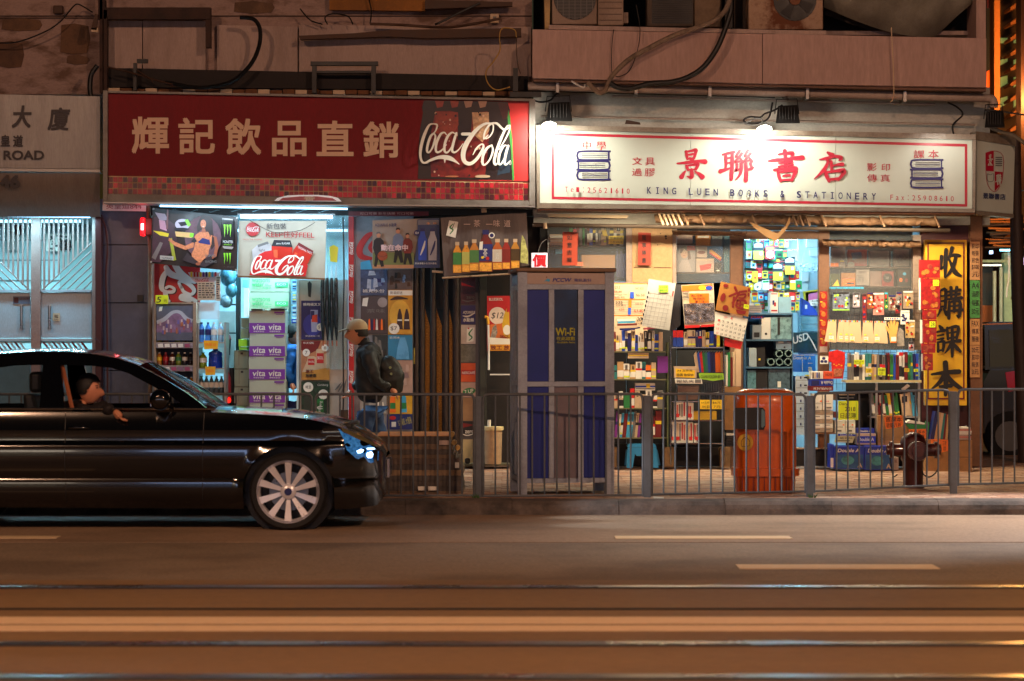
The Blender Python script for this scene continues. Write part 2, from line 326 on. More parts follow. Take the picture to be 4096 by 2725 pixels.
# kerb of separate stones
kst=grime((104,92,84),(48,44,42),2.2,12,.85,.85,(1,1,1),'kerb_stone',(.45,.62),.6)
KE=bpy.data.objects.new('kerb',None);COL.objects.link(KE);WO['kerb']=Vector((0,23.8,0));KE.location=(0,23.8,0);KE['kind']='structure'
for k in range(-24,25):
 x=k*.92;dy=random.uniform(-.006,.006);dz=random.uniform(-.004,.003)
 v=[(x+.006,23.70,0),(x+.914,23.70,0),(x+.914,24.02,0),(x+.006,24.02,0)]
 m=MB();X0,X1,y=x+.0015,x+.9185,23.70+dy
 prof=[(0,-.01),(.010,.05),(.028,.088),(.07,.118),(.13,.130),(.30,.131)]
 vv=[]
 for a,b in prof:vv+=[(X0,y+a,b+dz),(X1,y+a,b+dz)]
 vv+=[(X0,y+.30,-.01),(X1,y+.30,-.01)]
 n=len(vv)//2
 m.add(vv,[(2*i,2*i+1,2*i+3,2*i+2)for i in range(n-1)]+[(2*n-2,2*n-1,1,0),tuple(range(0,2*n,2)),tuple(range(2*n-1,0,-2))],kst)
 m.build('kerb_stone',KE)
# pavement base and brick pavers
m=MB();m.box(-45,45,24.0,60,-.01,.118,M((70,62,56),.9,bump=.4));pv=struct(m.build('pavement'))
pms=[M(c,.72,var=.22,scale=7,bump=.2)for c in((176,142,118),(164,126,102),(186,158,136),(140,104,86),(172,126,98))]
m=MB();r=0;y=24.03
while y<33.5:
 off=(r%2)*.1;x=-8.4
 while x<8.8:
  z=.130+random.uniform(-.002,.002)
  X0,X1,Y0,Y1=x+off+.003,x+off+.197,y+.003,y+.097
  mm=random.choice(pms)
  m.add([(X0,Y0,z),(X1,Y0,z),(X1,Y1,z),(X0,Y1,z),(X0,Y0,.118),(X1,Y0,.118),(X1,Y1,.118),(X0,Y1,.118)],[(0,1,2,3),(4,5,1,0),(5,6,2,1),(7,4,0,3)],mm)
  x+=.2
 y+=.1;r+=1
o=m.build('pavement_pavers');o['kind']='stuff';o.parent=pv;o.location=WO[o.name]-WO[pv.name]
# litter and weeds
m=MB();m.add([W(2615,1994,23.98)+Vector((0,0,0)),W(2655,1994,23.98),W(2655,1994,23.98)+Vector((.01,.12,.004)),W(2615,1994,23.98)+Vector((0,.10,.012))],[(0,1,2,3)],WHITE)
for p in(0,):
 tag(m.build('paper_scrap'),'crumpled white paper scrap on the kerb edge by the fence','litter')
GRASSM=M((48,92,34),.7)
for(px,py,lab)in((1905,1996,'small green weed at the foot of the fence post left of the phone booth'),(3250,1998,'tiny weed at the foot of the fence post right of the orange bin')):
 m=MB();Y=24.06;p=W(px,py,Y);p.z=.13
 for k in range(16):
  a=random.uniform(0,6.28);l=random.uniform(.02,.05);w=.005
  q=p+Vector((random.uniform(-.03,.03),random.uniform(-.02,.02),0));t=q+Vector((math.cos(a)*l*.7,math.sin(a)*l*.7,l))
  m.add([q+Vector((-w,0,0)),q+Vector((w,0,0)),t],[(0,1,2)],GRASSM)
 tag(m.build('weed'),lab,'plant')
# ------------------------------------------------------------------ the tenement building over the shops
plaster=grime((150,126,118),(88,62,46),.9,5.0,.85,.85,(1,1,2.2),'old_plaster',(.5,.58),.5)
plaster2=grime((170,148,140),(112,92,84),1.2,7,.4,.8,(2.2,1,.4),'painted_panel',(.52,.66),.3)
beamM=grime((176,146,138),(146,116,106),.5,2.6,.45,.75,(2,1,.35),'painted_beam',(.45,.7),.15)
wallW=grime((176,172,164),(136,126,116),.9,4,.45,.8,(1,1,1.5),'white_wall',(.5,.66),.2)
darkM=grime((34,27,26),(20,16,16),2,9,.5,.8,(1,1,1),'dark_recess')  # mottled dark tone for the recesses and the backing wall
BL=empty('tenement_building',(0,30,.13),'old tenement block with dirty plaster and a pink painted beam above the shops','building')
def bp(name,a,b,c,d,Y,dp,mt,bevel=0.0):
 m=MB();m.pbox(a,b,c,d,Y,dp,mt);return m.build(name,BL,bevel=bevel)
bp('upper_wall',-900,-700,2128,378,29.95,4.5,plaster)
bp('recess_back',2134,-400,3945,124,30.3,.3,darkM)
bp('floor_slab',2134,124,3940,140,29.85,4.0,plaster2)
m=MB();m.ppoly([(2130,118),(3048,136),(3048,334),(2130,312)],29.1,1.0,beamM);m.build('beam_panel',BL)
m=MB();m.ppoly([(3051,136),(3945,154),(3945,350),(3051,334)],29.1,1.0,beamM);m.build('beam_panel',BL)
m=MB();m.ppoly([(2195,100),(3100,120),(3100,135),(2195,117)],29.08,.5,plaster2);m.build('ledge_strip',BL)
m=MB();m.ppoly([(2134,312),(3945,350),(3945,366),(2134,326)],29.16,.9,grime((120,92,78),(80,60,50)));m.build('beam_soffit',BL)
m=MB();m.ppoly([(2134,322),(3960,350),(3960,900),(2134,900)],29.78,.17,wallW);m.build('sign_wall',BL)
bp('pier',3905,-400,3943,153,29.3,.6,beamM)
# roof slab behind the signs and rooms
p0=W(-900,860,30);p1=W(3960,860,30)
m=MB();m.box(p0.x,p1.x,30.12,35.2,p0.z,p0.z+.18,M((150,160,165),.7));m.build('ceiling',BL)
m=MB();m.box(p0.x,p1.x,34.6,35.2,.13,p0.z-.002,M((60,62,64),.8));m.build('back_wall',BL)
roomL=M((176,190,196),.6);roomR=M((188,198,204),.6)
def room_wall(px,y0,y1,mt,t=.06):
 x=W(px,0,30).x;m=MB();m.box(x,x+t,y0,y1,.13,p0.z-.004,mt);m.build('partition',BL)
room_wall(405,30.05,34.59,K_DARK);room_wall(600,30.05,34.59,roomL);room_wall(1400,30.6,34.59,roomL)
room_wall(2160,30.1,34.59,K_DARK);room_wall(3690,30.1,34.59,roomR)
xa,xb=W(625,0,30).x,W(1400,0,30).x
m=MB();m.box(xa+.06,xb-.002,33.0,33.05,.13,p0.z-.006,roomL);m.build('drinks_room_back_wall',BL)
xa,xb=W(2190,0,30).x,W(3690,0,30).x
m=MB();m.box(xa,xb-.002,33.2,33.25,.13,p0.z-.006,roomR);m.build('bookshop_back_wall',BL)
m=MB();m.box(xa-.05,xb,30.12,33.2,.131,.16,M((150,150,146),.5));m.build('bookshop_floor',BL)
bp('dark_shopfront_wall',1655,868,2190,1867,30.22,.1,darkM)  # dark backing behind the closed part of the frontage
bp('dark_head_beam',600,815,2130,862,29.96,.14,K_DARK)
bp('dark_head_beam',2134,862,3880,892,30.02,.08,M((70,50,44),.7))
# plaster slabs, joints and ledges on the upper wall
m=MB();m.pbox(-60,62,2128,66,29.93,.02,BROWN);m.build('wall_moulding',BL)
m=MB();m.pbox(-60,70,400,74,29.93,.02,BROWN);m.build('wall_moulding',BL)
for a,b,c,d in((430,78,568,288),(572,80,822,286)):
 m=MB();m.ppoly([(a,b),(c,b+6),(c,d),(a,d-8)],29.84,.1,plaster2);m.build('wall_panel',BL)
for a,b,c,d in((868,100,1190,300),(1196,100,2124,306)):
 m=MB();m.ppoly([(a,b),(c,b+8),(c,d),(a,d-10)],29.86,.08,plaster2);m.build('wall_panel',BL)
for a,b,c,d,cl in((0,170,88,268,(96,66,46)),(245,100,352,212,(100,70,48)),(10,78,160,120,(104,74,50)),(270,225,350,255,(98,70,50)),(940,10,1090,50,(108,80,58))):
 pts=[(a,b),((a+c)/2,b-6),(c,b+4),(c+8,(b+d)/2),(c-4,d),((a+c)/2-10,d+5),(a-4,d-3)]
 m=MB();m.ppoly(pts,29.935,.015,grime(cl,(60,42,32),3,14));m.build('flaked_patch',BL)
# dark recess with boards under it
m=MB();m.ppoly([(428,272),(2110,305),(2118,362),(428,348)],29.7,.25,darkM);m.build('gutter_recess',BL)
bd=grime((110,68,36),(60,38,24),5,20)
for k in range(34):
 x=432+k*50;y=352+(x-432)*.008
 m=MB();m.pbox(x,y+random.uniform(0,4),x+46,y+18,29.62,.2,bd if k%3 else CREAM);m.build('board_end',BL)
tag(plate([(1315,-60),(1706,-60),(1700,44),(1318,40)],29.8,.06,grime((150,96,34),(96,60,26),1,8),'wood_board'),'amber plywood board at the top edge above the panels','board')
m=MB();m.ppoly([(1195,143),(1420,133),(1560,120),(2085,112),(2085,146),(1700,153),(1560,146),(1200,158)],29.6,.12,BROWN)
tag(m.build('trim_strip'),'long sagging brown trim strip across the upper wall','trim')
m=MB();m.ppoly([(1700,0),(2050,8),(2050,24),(1700,36)],29.7,.1,BROWN);tag(m.build('roof_flashing'),'brown metal flashing along the top edge beside the plywood board','flashing')
# steel frame on the wall
e=empty('iron_gantry',W(412,380,29.5),'rusty dark steel frame left of the red sign reaching the top edge','frame')
fm=grime((58,36,28),(26,18,18),4,20)
for n,a,b,c,d in(('upright',398,-200,410,372),('upright',414,40,428,372),('crossbar',392,30,842,76),('upright',822,78,842,190),('crossbar',392,0,420,30)):
 m=MB();m.pbox(a,b,c,d,29.55,.12,fm);m.build(n,e)
m=MB();m.ppoly([(380,55),(392,58),(386,122),(364,118)],29.5,.03,BROWN);m.build('gusset',e)
m=MB();m.pbox(365,112,392,128,29.5,.05,CREAM);m.build('junction_cap',e)
# bracket shaped like a bench
e=empty('steel_bracket',W(1376,330,29.5),'black steel bracket like a small bench on the middle of the wall','bracket')
for n,a,b,c,d in(('bar',1242,246,1512,262),('leg',1248,263,1266,372),('leg',1485,263,1503,372),('bar',1267,284,1484,292)):
 m=MB();m.pbox(a,b,c,d,29.5,.08,K_BLACK);m.build(n,e)
e=empty('hook_bracket',W(2065,380,29.5),'black hook bracket above the right end of the red sign','bracket')
for n,a,b,c,d in(('post',2052,272,2072,366),('arm',2040,368,2165,388)):
 m=MB();m.pbox(a,b,c,d,29.3,.06,K_BLACK);m.build(n,e)
e=empty('hook_bracket',W(545,380,29.5),'black hook bracket under the white wall panel near the steel frame','bracket')
for n,a,b,c,d in(('post',533,252,546,362),('arm',547,236,590,252)):
 m=MB();m.pbox(a,b,c,d,29.5,.06,K_BLACK);m.build(n,e)
m=MB();m.pbox(1960,55,1996,92,29.85,.05,CREAM);sb=tag(m.build('socket_box',bevel=.008),'small cream socket box on the wall near the beam','socket')
m=MB();m.pbox(1972,66,1986,82,29.84,.012,GREY);m.build('socket_face',sb)
m=MB();m.pbox(212,22,250,54,29.86,.08,BROWN);tag(m.build('junction_box',bevel=.01),'brown junction box high on the far left wall','box')
def cable(pts,Y,r,mt,lab,name='cable',n=6,sag=None):
 m=MB();m.ptube(pts,Y,r,mt,n);return tag(m.build(name,smooth=60),lab,'pipe' if 'pipe' in name else 'cable')
cable([(960,70),(1015,78),(1040,120),(1035,190),(1000,262),(930,325),(830,350),(760,348),(690,335),(660,330)],29.45,9,K_BLACK,'thick black cable looping down beside the white wall panel')
cable([(390,262),(365,300),(360,360),(368,400)],29.45,10,K_BLACK,'short thick black cable beside the steel frame',n=8)
cable([(430,268),(520,290),(620,320),(690,338)],29.42,4,BROWN,'thin brown cable under the left wall panel')
cable([(550,282),(600,315),(612,330)],29.4,3,BROWN,'tiny brown wire hanging from the left hook bracket')
cable([(-40,170),(60,170),(170,132),(240,88),(290,30),(315,18),(370,50)],29.7,3,K_BLACK,'thin black wire drooping across the far left wall')
cable([(1200,35),(1240,80),(1290,98)],29.7,3,K_BLACK,'thin black wire beside the brown flaked patch')
cable([(1470,-20),(1485,40),(1480,96)],29.7,3,K_BLACK,'thin wire hanging over the amber plywood board')
cable([(1920,12),(1840,50),(1760,90),(1740,98)],29.68,5,K_BLACK,'dark slanting cable left of the socket box')
cable([(2000,75),(1900,95),(1780,110),(1600,100),(1480,96)],29.66,6,BROWN,'brown cable running from the socket box to the left')
cable([(1310,98),(1300,70),(1330,56),(1390,65),(1412,98)],29.68,3,K_BLACK,'small arched wire on the ledge right of the thick black cable')
YELW=M((170,130,40),.5)
cable([(2065,150),(2060,122),(2030,112),(2005,118),(1998,150),(2000,200),(1975,245),(1945,285),(1950,330),(1985,360),(2040,348)],29.0,2.5,YELW,'thin yellow wire hooked over the sagging brown strip')
cable([(2067,125),(2066,200),(2072,260),(2082,295)],29.02,2,BROWN,'thin brown wire hanging left of the beam')
cable([(2455,118),(2448,180),(2446,250),(2448,300)],29.04,2,K_DARK,'thin wire straight down the left of the beam')
cable([(2545,20),(2560,120),(2550,200),(2520,280),(2480,306),(2462,305)],29.0,2,K_DARK,'thin curling wire in the middle of the beam')
cable([(3565,110),(3572,240),(3575,380),(3560,410)],29.0,2.2,CREAM,'thin pale string hanging down the right of the beam')
cable([(2925,-20),(2895,50),(2830,95),(2700,140),(2600,190),(2520,235),(2460,290),(2435,330),(2420,362),(2400,372),(2380,360),(2350,330)],28.95,10,grime((130,112,96),(70,56,46),8,40),'grey corrugated conduit swooping diagonally across the beam','conduit_pipe',10)
cable([(2925,40),(2905,105),(2870,190),(2820,262),(2760,305),(2690,328),(2600,335),(2520,355),(2470,350),(2440,332)],28.9,11,K_BLACK,'thick black hose curving down over the beam','hose_pipe',10)
cable([(2285,325),(2320,345),(2335,350),(2340,338)],29.0,4,WHITE,'short white wire loop under the left end of the beam')
pipeM=grime((168,152,142),(110,92,80),1.2,10,.5,.6)
def straight(a,b,Y,r,mt,lab,name):
 m=MB();m.tube([W(*a,Y),W(*b,Y)],r*Y/F,mt,14);return tag(m.build(name,smooth=60),lab,'pipe')
e=straight((2112,345),(3940,393),29.35,17,pipeM,'thick pale drain pipe running under the beam','drain_pipe')
m=MB();m.ptube([(3940,393),(3966,396),(3975,410),(3974,430)],29.35,17,pipeM,12);m.build('elbow',e,smooth=60)
for x in(2230,2545,2840,3230,3620):
 y=345+(x-2112)*.0263;m=MB();m.pbox(x-6,y-20,x+6,y+22,29.25,.3,ALU);m.build('pipe_clip',e)
straight((2112,362),(3100,388),29.42,5,K_BLACK,'thin black pipe just below the thick drain pipe','small_pipe')
straight((2450,385),(3740,418),29.6,5,pipeM,'narrow pale conduit below the black pipe','conduit_pipe')
straight((2165,466),(3900,500),29.7,4,pipeM,'narrow pale conduit just above the bookshop sign','conduit_pipe')
cable([(2465,372),(2440,366),(2420,372)],29.5,5,pipeM,'short pale conduit bend below the corrugated conduit','conduit_pipe')
# ------------------------------------------------------------------ air conditioners on the ledge
def fan(mbp,e,cx,cy,r,Y,rusty=False,slats=14):
 m=MB();m.lathe([(r*Y/F,0),(r*Y/F,.02)],tuple(W(cx,cy,Y-.012)),K_BLACK,28,'y');m.build('fan_opening',e)
 if not rusty:
  m=MB()
  for k in range(-slats,slats+1):
   d=k/slats*r*.96;hw=math.sqrt(max(0,r*r*.94-d*d));m.pbox(cx-hw,cy+d-1.2,cx+hw,cy+d+1.2,Y-.028,.006,GREY)
  m.build('grille',e)
  m=MB()
  for k in range(-3,4):m.pbox(cx+k*r*.28-1.5,cy-math.sqrt(max(0,r*r-(k*r*.28)**2)),cx+k*r*.28+1.5,cy+math.sqrt(max(0,r*r-(k*r*.28)**2)),Y-.036,.006,GREY)
  m.build('grille_bar',e)
 else:
  m=MB();m.lathe([(r*.26*Y/F,0),(r*.26*Y/F,.03)],tuple(W(cx,cy,Y-.04)),M((120,70,38),.7),16,'y');m.build('fan_hub',e)
  for k in range(4):
   a=k*math.pi/2+.5;m=MB();m.poly=None
   c0,s0=math.cos(a),math.sin(a)
   m.ppoly([(cx+c0*r*.2-s0*8,cy+s0*r*.2+c0*8),(cx+c0*r*.85-s0*26,cy+s0*r*.85+c0*26),(cx+c0*r*.9+s0*20,cy+s0*r*.9-c0*20),(cx+c0*r*.2+s0*8,cy+s0*r*.2-c0*8)],Y-.02,.006,K_DARK)
   m.build('fan_blade',e)
acM=grime((146,124,108),(110,86,70),2,12,.5,.6)
e=empty('air_conditioner',W(2345,108,29.4),'beige outdoor air conditioner with round fan grille at the left end of the ledge','air conditioner','air conditioners on the ledge')
m=MB();m.pbox(2208,-150,2388,98,29.2,.3,acM);m.build('casing',e,bevel=.01)
m=MB();m.pbox(2391,-150,2494,102,29.2,.3,acM);m.build('casing',e,bevel=.01)
fan(None,e,2300,-5,84,29.2)
for k in range(6):
 m=MB();m.pbox(2396,-40+k*24,2488,-38+k*24,29.193,.01,BROWN);m.build('panel_line',e)
m=MB();m.pbox(2494,50,2513,92,29.3,.15,acM);m.build('valve_cover',e)
m=MB();m.ppoly([(2176,-60),(2202,-60),(2198,118),(2180,118)],29.25,.3,grime((190,160,110),(120,96,70),3,12));tag(m.build('ledge_post'),'pale narrow post at the left end of the air conditioner ledge','post')
e=empty('air_conditioner',W(2735,118,29.4),'dark grey air conditioner with square grille second from the left on the ledge','air conditioner','air conditioners on the ledge')
m=MB();m.pbox(2588,-150,2775,106,29.3,.3,grime((84,72,62),(56,46,38),3,12));m.build('casing',e,bevel=.01)
m=MB();m.pbox(2778,-150,2882,108,29.3,.3,grime((120,100,80),(80,64,50),3,12));m.build('casing',e,bevel=.01)
m=MB();m.pbox(2608,-150,2770,94,29.29,.01,K_BLACK);m.build('fan_opening',e)
m=MB()
for k in range(18):m.pbox(2610,-40+k*7.4,2768,-37.5+k*7.4,29.275,.006,M((52,44,38),.6))
m.build('grille',e)
rust=grime((168,140,118),(98,50,22),2.5,16,.95,.85,(1,1,1),'rusty_metal',(.46,.56),.6)
e=empty('air_conditioner',W(3145,125,29.4),'badly rusted air conditioner with a dark round fan near the tarpaulin','air conditioner','air conditioners on the ledge')
m=MB();m.pbox(2994,-150,3292,118,29.25,.35,rust);m.build('casing',e,bevel=.01)
fan(None,e,3180,-2,86,29.25,True)
m=MB();m.pbox(2900,-100,2930,112,29.5,.1,K_DARK);m.build('support',e)
m=MB();m.pbox(2936,-100,2985,118,29.8,.1,M((70,56,46),.7));m.build('back_panel',e)
m=MB();m.ppoly([(3004,119),(3304,123),(3304,140),(3004,136)],29.1,.6,plaster2);m.build('shelf',e)
# sagging tarpaulin
tarp=grime((120,116,104),(78,70,60),1.5,9,.5,.7)
m=MB();nx,nz=34,12;v=[]
for j in range(nz+1):
 for i in range(nx+1):
  u,w=i/nx,j/nz;px=3296+u*612
  low=30+120*math.sin(min(1,u*1.15)*math.pi*.62)+(-90 if u>.72 else 0)*((u-.72)/.28 if u>.72 else 0)*1.6
  py=-120+(low+120)*w;Y=29.75-.28*math.sin(w*2.6)-.05*math.sin(u*17+w*4)
  v.append(W(px,py,Y))
m.add(v,[(j*(nx+1)+i,j*(nx+1)+i+1,(j+1)*(nx+1)+i+1,(j+1)*(nx+1)+i)for j in range(nz)for i in range(nx)],tarp)
tag(m.build('tarpaulin',smooth=80),'grey sagging tarpaulin hung in the opening above the right of the beam','tarpaulin')
m=MB();v=[]
for j in range(9):
 for i in range(21):
  u,w=i/20,j/8;v.append(W(3300+u*430,20+w*(40+85*math.sin(u*1.9)),29.9+.03*math.sin(u*30+w*5)))
m.add(v,[(j*21+i,j*21+i+1,(j+1)*21+i+1,(j+1)*21+i)for j in range(8)for i in range(20)],M((58,50,44),.8,bump=.3))
tag(m.build('net',smooth=80),'dark debris net drooping behind the grey tarpaulin','net')
# ------------------------------------------------------------------ street lamps on the near side (outside the picture)
def street_lamp(x,y,e_,lab,k=0):
 e=empty('street_lamp',(x,y,0),lab,'street lamp','street lamps lighting the road')
 pole=M((120,118,112),.5,.6)
 m=MB();m.tube([(x,y,0),(x,y,5),(x,y,9.2)],[.11,.09,.07],pole,12);m.build('pole',e,smooth=50)
 m=MB();m.tube([(x,y,9.2),(x,y+.5,9.55),(x,y+1.8,9.75),(x,y+2.4,9.75)],.05,pole,10);m.build('arm',e,smooth=50)
 m=MB();m.box(x-.16,x+.16,y+2.3,y+3.0,9.68,9.84,pole);hd=m.build('lamp_head',e,bevel=.03)
 m=MB();m.lathe([(.05,0),(.13,.03),(.14,.07)],(x,y+2.75,9.60),M((255,170,80),.4,var=0,emit=30),16);m.build('lamp_glass',hd)
 light('lamp_light','POINT',(x,y+2.75,9.45),e_,SODIUM,.18,parent=e)
street_lamp(-7.5,5.0,EN_STREET,'tall grey street lamp on the near side left of the camera')
street_lamp(6.5,5.0,EN_STREET*1.15,'tall grey street lamp on the near side right of the camera')
# ------------------------------------------------------------------ red drinks sign
e=empty('shop_sign',W(1275,822,29.1),'long red drinks shop sign with pale characters and a giant cola bottle','sign')
YS=29.2
m=MB();m.ppoly([(430,372),(2117,404),(2117,728),(430,703)],YS,.12,grime((118,2,18),(96,2,18),1.2,6,.5,.75,(1.5,1,.5),'red_vinyl',(.45,.7),.35));m.build('panel',e)
fr=grime((128,122,116),(86,78,72),3,16,.6,.45)
for n,pts in(('frame',[(412,362),(430,363),(430,806),(412,806)]),('frame',[(2117,395),(2141,396),(2141,822),(2117,820)]),('frame',[(431,363),(2116,395),(2116,404),(431,371)]),('frame',[(431,776),(2116,803),(2116,822),(431,806)])):
 m=MB();m.ppoly(pts,YS-.05,.17,fr);m.build(n,e)
m=MB();m.ppoly([(412,807),(2141,823),(2141,829),(412,813)],YS-.06,.5,ALU);m.build('drip_edge',e)
# mosaic band of separate tiles
grout=M((200,176,130),.6,var=.08)
m=MB();m.ppoly([(430,704),(2117,729),(2117,802),(430,776)],YS+.01,.1,grout);m.build('grout_band',e)
tm=[M(c,.25,var=.1)for c in((168,22,34),(140,16,30),(96,12,24),(196,34,44),(70,10,18))]
base={}
for r in range(3):
 for k in range(86):
  x=434+k*19.55;y=708+r*23.6+(x-430)*.0155
  c=random.choices(tm,(5,4,2,2,2))[0]
  if c not in base:
   m=MB();m.box(0,16.6*YS/F,0,.01,0,20*YS/F,c);o=m.build('tile',e);base[c]=o
   o.location=W(x,y+20,YS)+Vector((0,-.002,0))-WO[e.name]+Vector((8.3*YS/F,.005,0));continue
  o=base[c].copy();COL.objects.link(o);WO[o.name]=WO[base[c].name]
  o.location=W(x,y+20,YS)+Vector((8.3*YS/F,.003,0))-WO[e.name]
  o.rotation_euler=(0,random.uniform(-.02,.02),0)
CHAR=M((214,178,150),.5,var=.05)
a=Art(YS-.004)
for i,(ch,x0,x1,y0,y1)in enumerate((('輝',523,680,463,619),('記',709,864,467,621),('飲',897,1049,470,624),('品',1084,1230,480,630),('直',1262,1418,479,629),('銷',1447,1600,482,636))):
 a.text(ch,x0+4,y0+4,x1-4,y1-4,CHAR,off=.030,res=2)
a.build('lettering',e)
# printed bottle, with the lit red to its right painted in
a=Art(YS-.003)
GB,GR,GL=M((30,14,14),.35),M((120,20,16),.35,var=.3,scale=14),M((150,52,30),.35,var=.3,scale=20)
a.rect(1915,414,2116,724,RED_B)  # brighter red at the right end, light on the panel put into colour
a.poly([(1696,402),(2030,408),(2040,440),(2036,470),(2046,560),(2052,640),(2054,722),(1672,716),(1674,600),(1680,520),(1692,450),(1688,430)],GB)
a.poly([(1742,445),(1800,444),(1830,450),(1832,560),(1880,570),(1890,452),(1950,446),(1956,560),(1940,712),(1725,708),(1718,600),(1726,520)],GR)
a.poly([(1742,448),(1832,450),(1834,500),(1800,560),(1740,530)],GL)
a.poly([(1888,450),(1955,449),(1958,520),(1930,570),(1896,540)],M((196,150,110),.35,var=.3,scale=20))
for x in(1740,1800,1855,1912):a.poly([(x,404),(x+36,405),(x+30,428),(x+8,432)],GL if x<1850 else M((170,130,110),.4))
a.poly([(1990,410),(2030,412),(2038,470),(2012,480)],M((64,20,14),.35))
a.poly([(2034,440),(2041,470),(2050,560),(2057,722),(2050,722),(2044,600),(2030,470)],M((60,140,60),.35))
a.poly([(2000,600),(2040,590),(2040,690),(1990,700)],M((30,52,70),.35))
for k in range(46):
 x,y=random.uniform(1735,1960),random.uniform(450,705);q=random.uniform(1.5,5);a.ell(x,y,q,q*1.1,GB if k%2 else M((214,176,150),.3),n=8)
a.ell(1930,706,32,6,CREAM,n=12);a.ell(1808,706,28,3.5,M((190,120,80),.4),n=12)
a.build('bottle_print_and_glow',e)
a=Art(YS-.10);coke(a,1681,489,2044,660,M((235,232,220),.4,var=.03),slope=0)
a.text('®',2035,642,2046,660,WHITE)
o=a.build('script_lettering',e);o.location.y+=.02
# small lit shape sign under the red sign
a=MB();a.ppoly([(1098,803),(1110,792),(1150,782),(1200,780),(1270,780),(1320,784),(1352,792),(1366,806)],29.05,.03,M((230,235,240),.4,emit=.3))
o=tag(a.build('arched_sign'),'small arched pale sign with a pink face below the red mosaic band','sign')
a=Art(29.045);a.poly([(1116,803),(1130,792),(1200,786),(1270,786),(1330,793),(1348,804)],M((190,110,130),.5));a.text('香',1215,786,1260,803,WHITE,off=.02);a.build('sign_face',o)
# ------------------------------------------------------------------ stainless entrance of the next building
EB=empty('entrance_portal',W(190,1867,29.9),'stainless steel portal of the building entrance at the far left','portal')
st=grime((160,156,152),(120,112,108),.8,3,.5,.32,(4,1,.6),'brushed_steel',(.4,.6),.2)
def part(e,n,a,b,c,d,Y,dp,mt,bevel=0.0):
 m=MB();m.pbox(a,b,c,d,Y,dp,mt);return m.build(n,e,bevel=bevel)
m=MB();m.ppoly([(-300,372),(400,386),(400,676),(-300,668)],29.35,.3,st);m.build('name_panel',EB)
m=MB();m.ppoly([(-300,670),(400,678),(400,690),(-300,682)],29.33,.3,ALU);m.build('moulding',EB)
# lower panel curves inwards
m=MB();v=[]
for i in range(9):
 t=i/8;v+=[W(-300,692+t*176,29.36+.34*t*t),W(400,694+t*174,29.36+.34*t*t)]
m.add(v,[(2*i,2*i+1,2*i+3,2*i+2)for i in range(8)],grime((120,108,100),(96,80,70),.8,3,.5,.35,(4,1,.6)));m.build('curved_panel',EB,smooth=60)
a=Art(29.335);IN=M((30,16,22),.5,var=0)
a.text('大',50,422,126,512,IN,off=.035,shear=.1);a.text('廈',194,430,278,522,IN,off=.03,shear=.1)
a.text('皇',2,540,40,586,IN,off=.035);a.text('道',52,541,92,588,IN,off=.035)
a.text("’S ROAD",-44,602,176,640,IN,off=.03)
a.text('46',-2,700,80,754,IN,off=.045)
a.build('lettering',EB)
part(EB,'red_pilaster',382,868,404,1867,29.75,.2,MAROON)
# double gate
GT=empty('entrance_gate',W(140,1867,30),'double metal entrance gate with slanting bars and long handles','gate')
gm=grime((168,180,190),(140,152,162),1,5,.3,.4,(3,1,1),'gate_metal',(.4,.7),.1)
gfr=grime((150,120,112),(110,88,84),2,8,.5,.45)
part(GT,'centre_post',124,864,160,1867,29.86,.1,gfr)
part(GT,'side_post',368,864,381,1867,29.9,.08,gfr)
part(GT,'left_leaf_panel',-290,1170,121,1352,29.95,.05,gm);part(GT,'right_leaf_panel',163,1170,366,1352,29.95,.05,gm)
for y in(1168,1364):part(GT,'rail',-290,y-9,121,y,29.9,.06,gm);part(GT,'rail',163,y-9,366,y,29.9,.06,gm)
def vbar(px,y0,y1):part(GT,'bar',px-3.5,y0,px+3.5,y1,29.93,.03,gfr)
for k in range(10):
 x=176+k*19.3;yend=1165 if x<178 else max(990,1155-(x-176)*1.0)
 vbar(x,864,min(1165,yend))
for k in range(-15,6):
 x=110-(5-k)*19.3
 if x<-280:continue
 vbar(x,864,min(1165,1160-(110-x)*1.0)if x>-70 else 1000)
for k in range(7):
 p=[(170+k*32,1158),(366,970+k*32-6)]
 if p[0][0]<350:
  m=MB();m.tube([W(p[0][0],1160,29.92),W(366,1160-(366-p[0][0])*.96,29.92)],.008,gfr,6);m.build('slanting_bar',GT)
  m=MB();m.tube([W(116-k*32,1160,29.92),W(-80,1160-(196-k*32)*.96,29.92)],.008,gfr,6);m.build('slanting_bar',GT)
for k in range(-22,22):
 x=130+k*19
 for lo,hi in((-290,120),(164,366)):
  xa=x;xb=x+(44 if lo<0 else 44)
  if xa>lo and xb<hi:
   m=MB();m.ppoly([(xa,1368),(xa+9,1368),(xa+53,1425),(xa+44,1425)],29.93,.02,gm if k%2 else RED_D);m.build('slat',GT)
part(GT,'kick_panel',-290,1428,121,1860,29.95,.05,M((90,120,130),.4,.5));part(GT,'kick_panel',163,1428,366,1860,29.95,.05,M((90,120,130),.4,.5))
for x in(86,198):
 m=MB();m.tube([W(x,1222,29.85),W(x,1318,29.85)],6*29.85/F,STEEL,12)
 m.lathe([(.022,-.01),(.022,.012)],tuple(W(x,1225,29.87)),STEEL,10,'y');m.lathe([(.022,-.01),(.022,.012)],tuple(W(x,1315,29.87)),STEEL,10,'y')
 m.build('handle',GT,smooth=50)
a=Art(29.94);a.rect(52,1186,121,1216,M((90,100,120),.5));a.rect(56,1190,74,1212,MAROON);a.text('NO ENTRY',78,1192,118,1200,MAROON)
a.build('notice_plate',GT)
a=Art(29.94);a.rect(211,1253,240,1285,CREAM);a.text('拉',217,1258,234,1273,INK,off=.02);a.text('PULL',217,1276,234,1281,INK)
a.build('pull_label',GT)
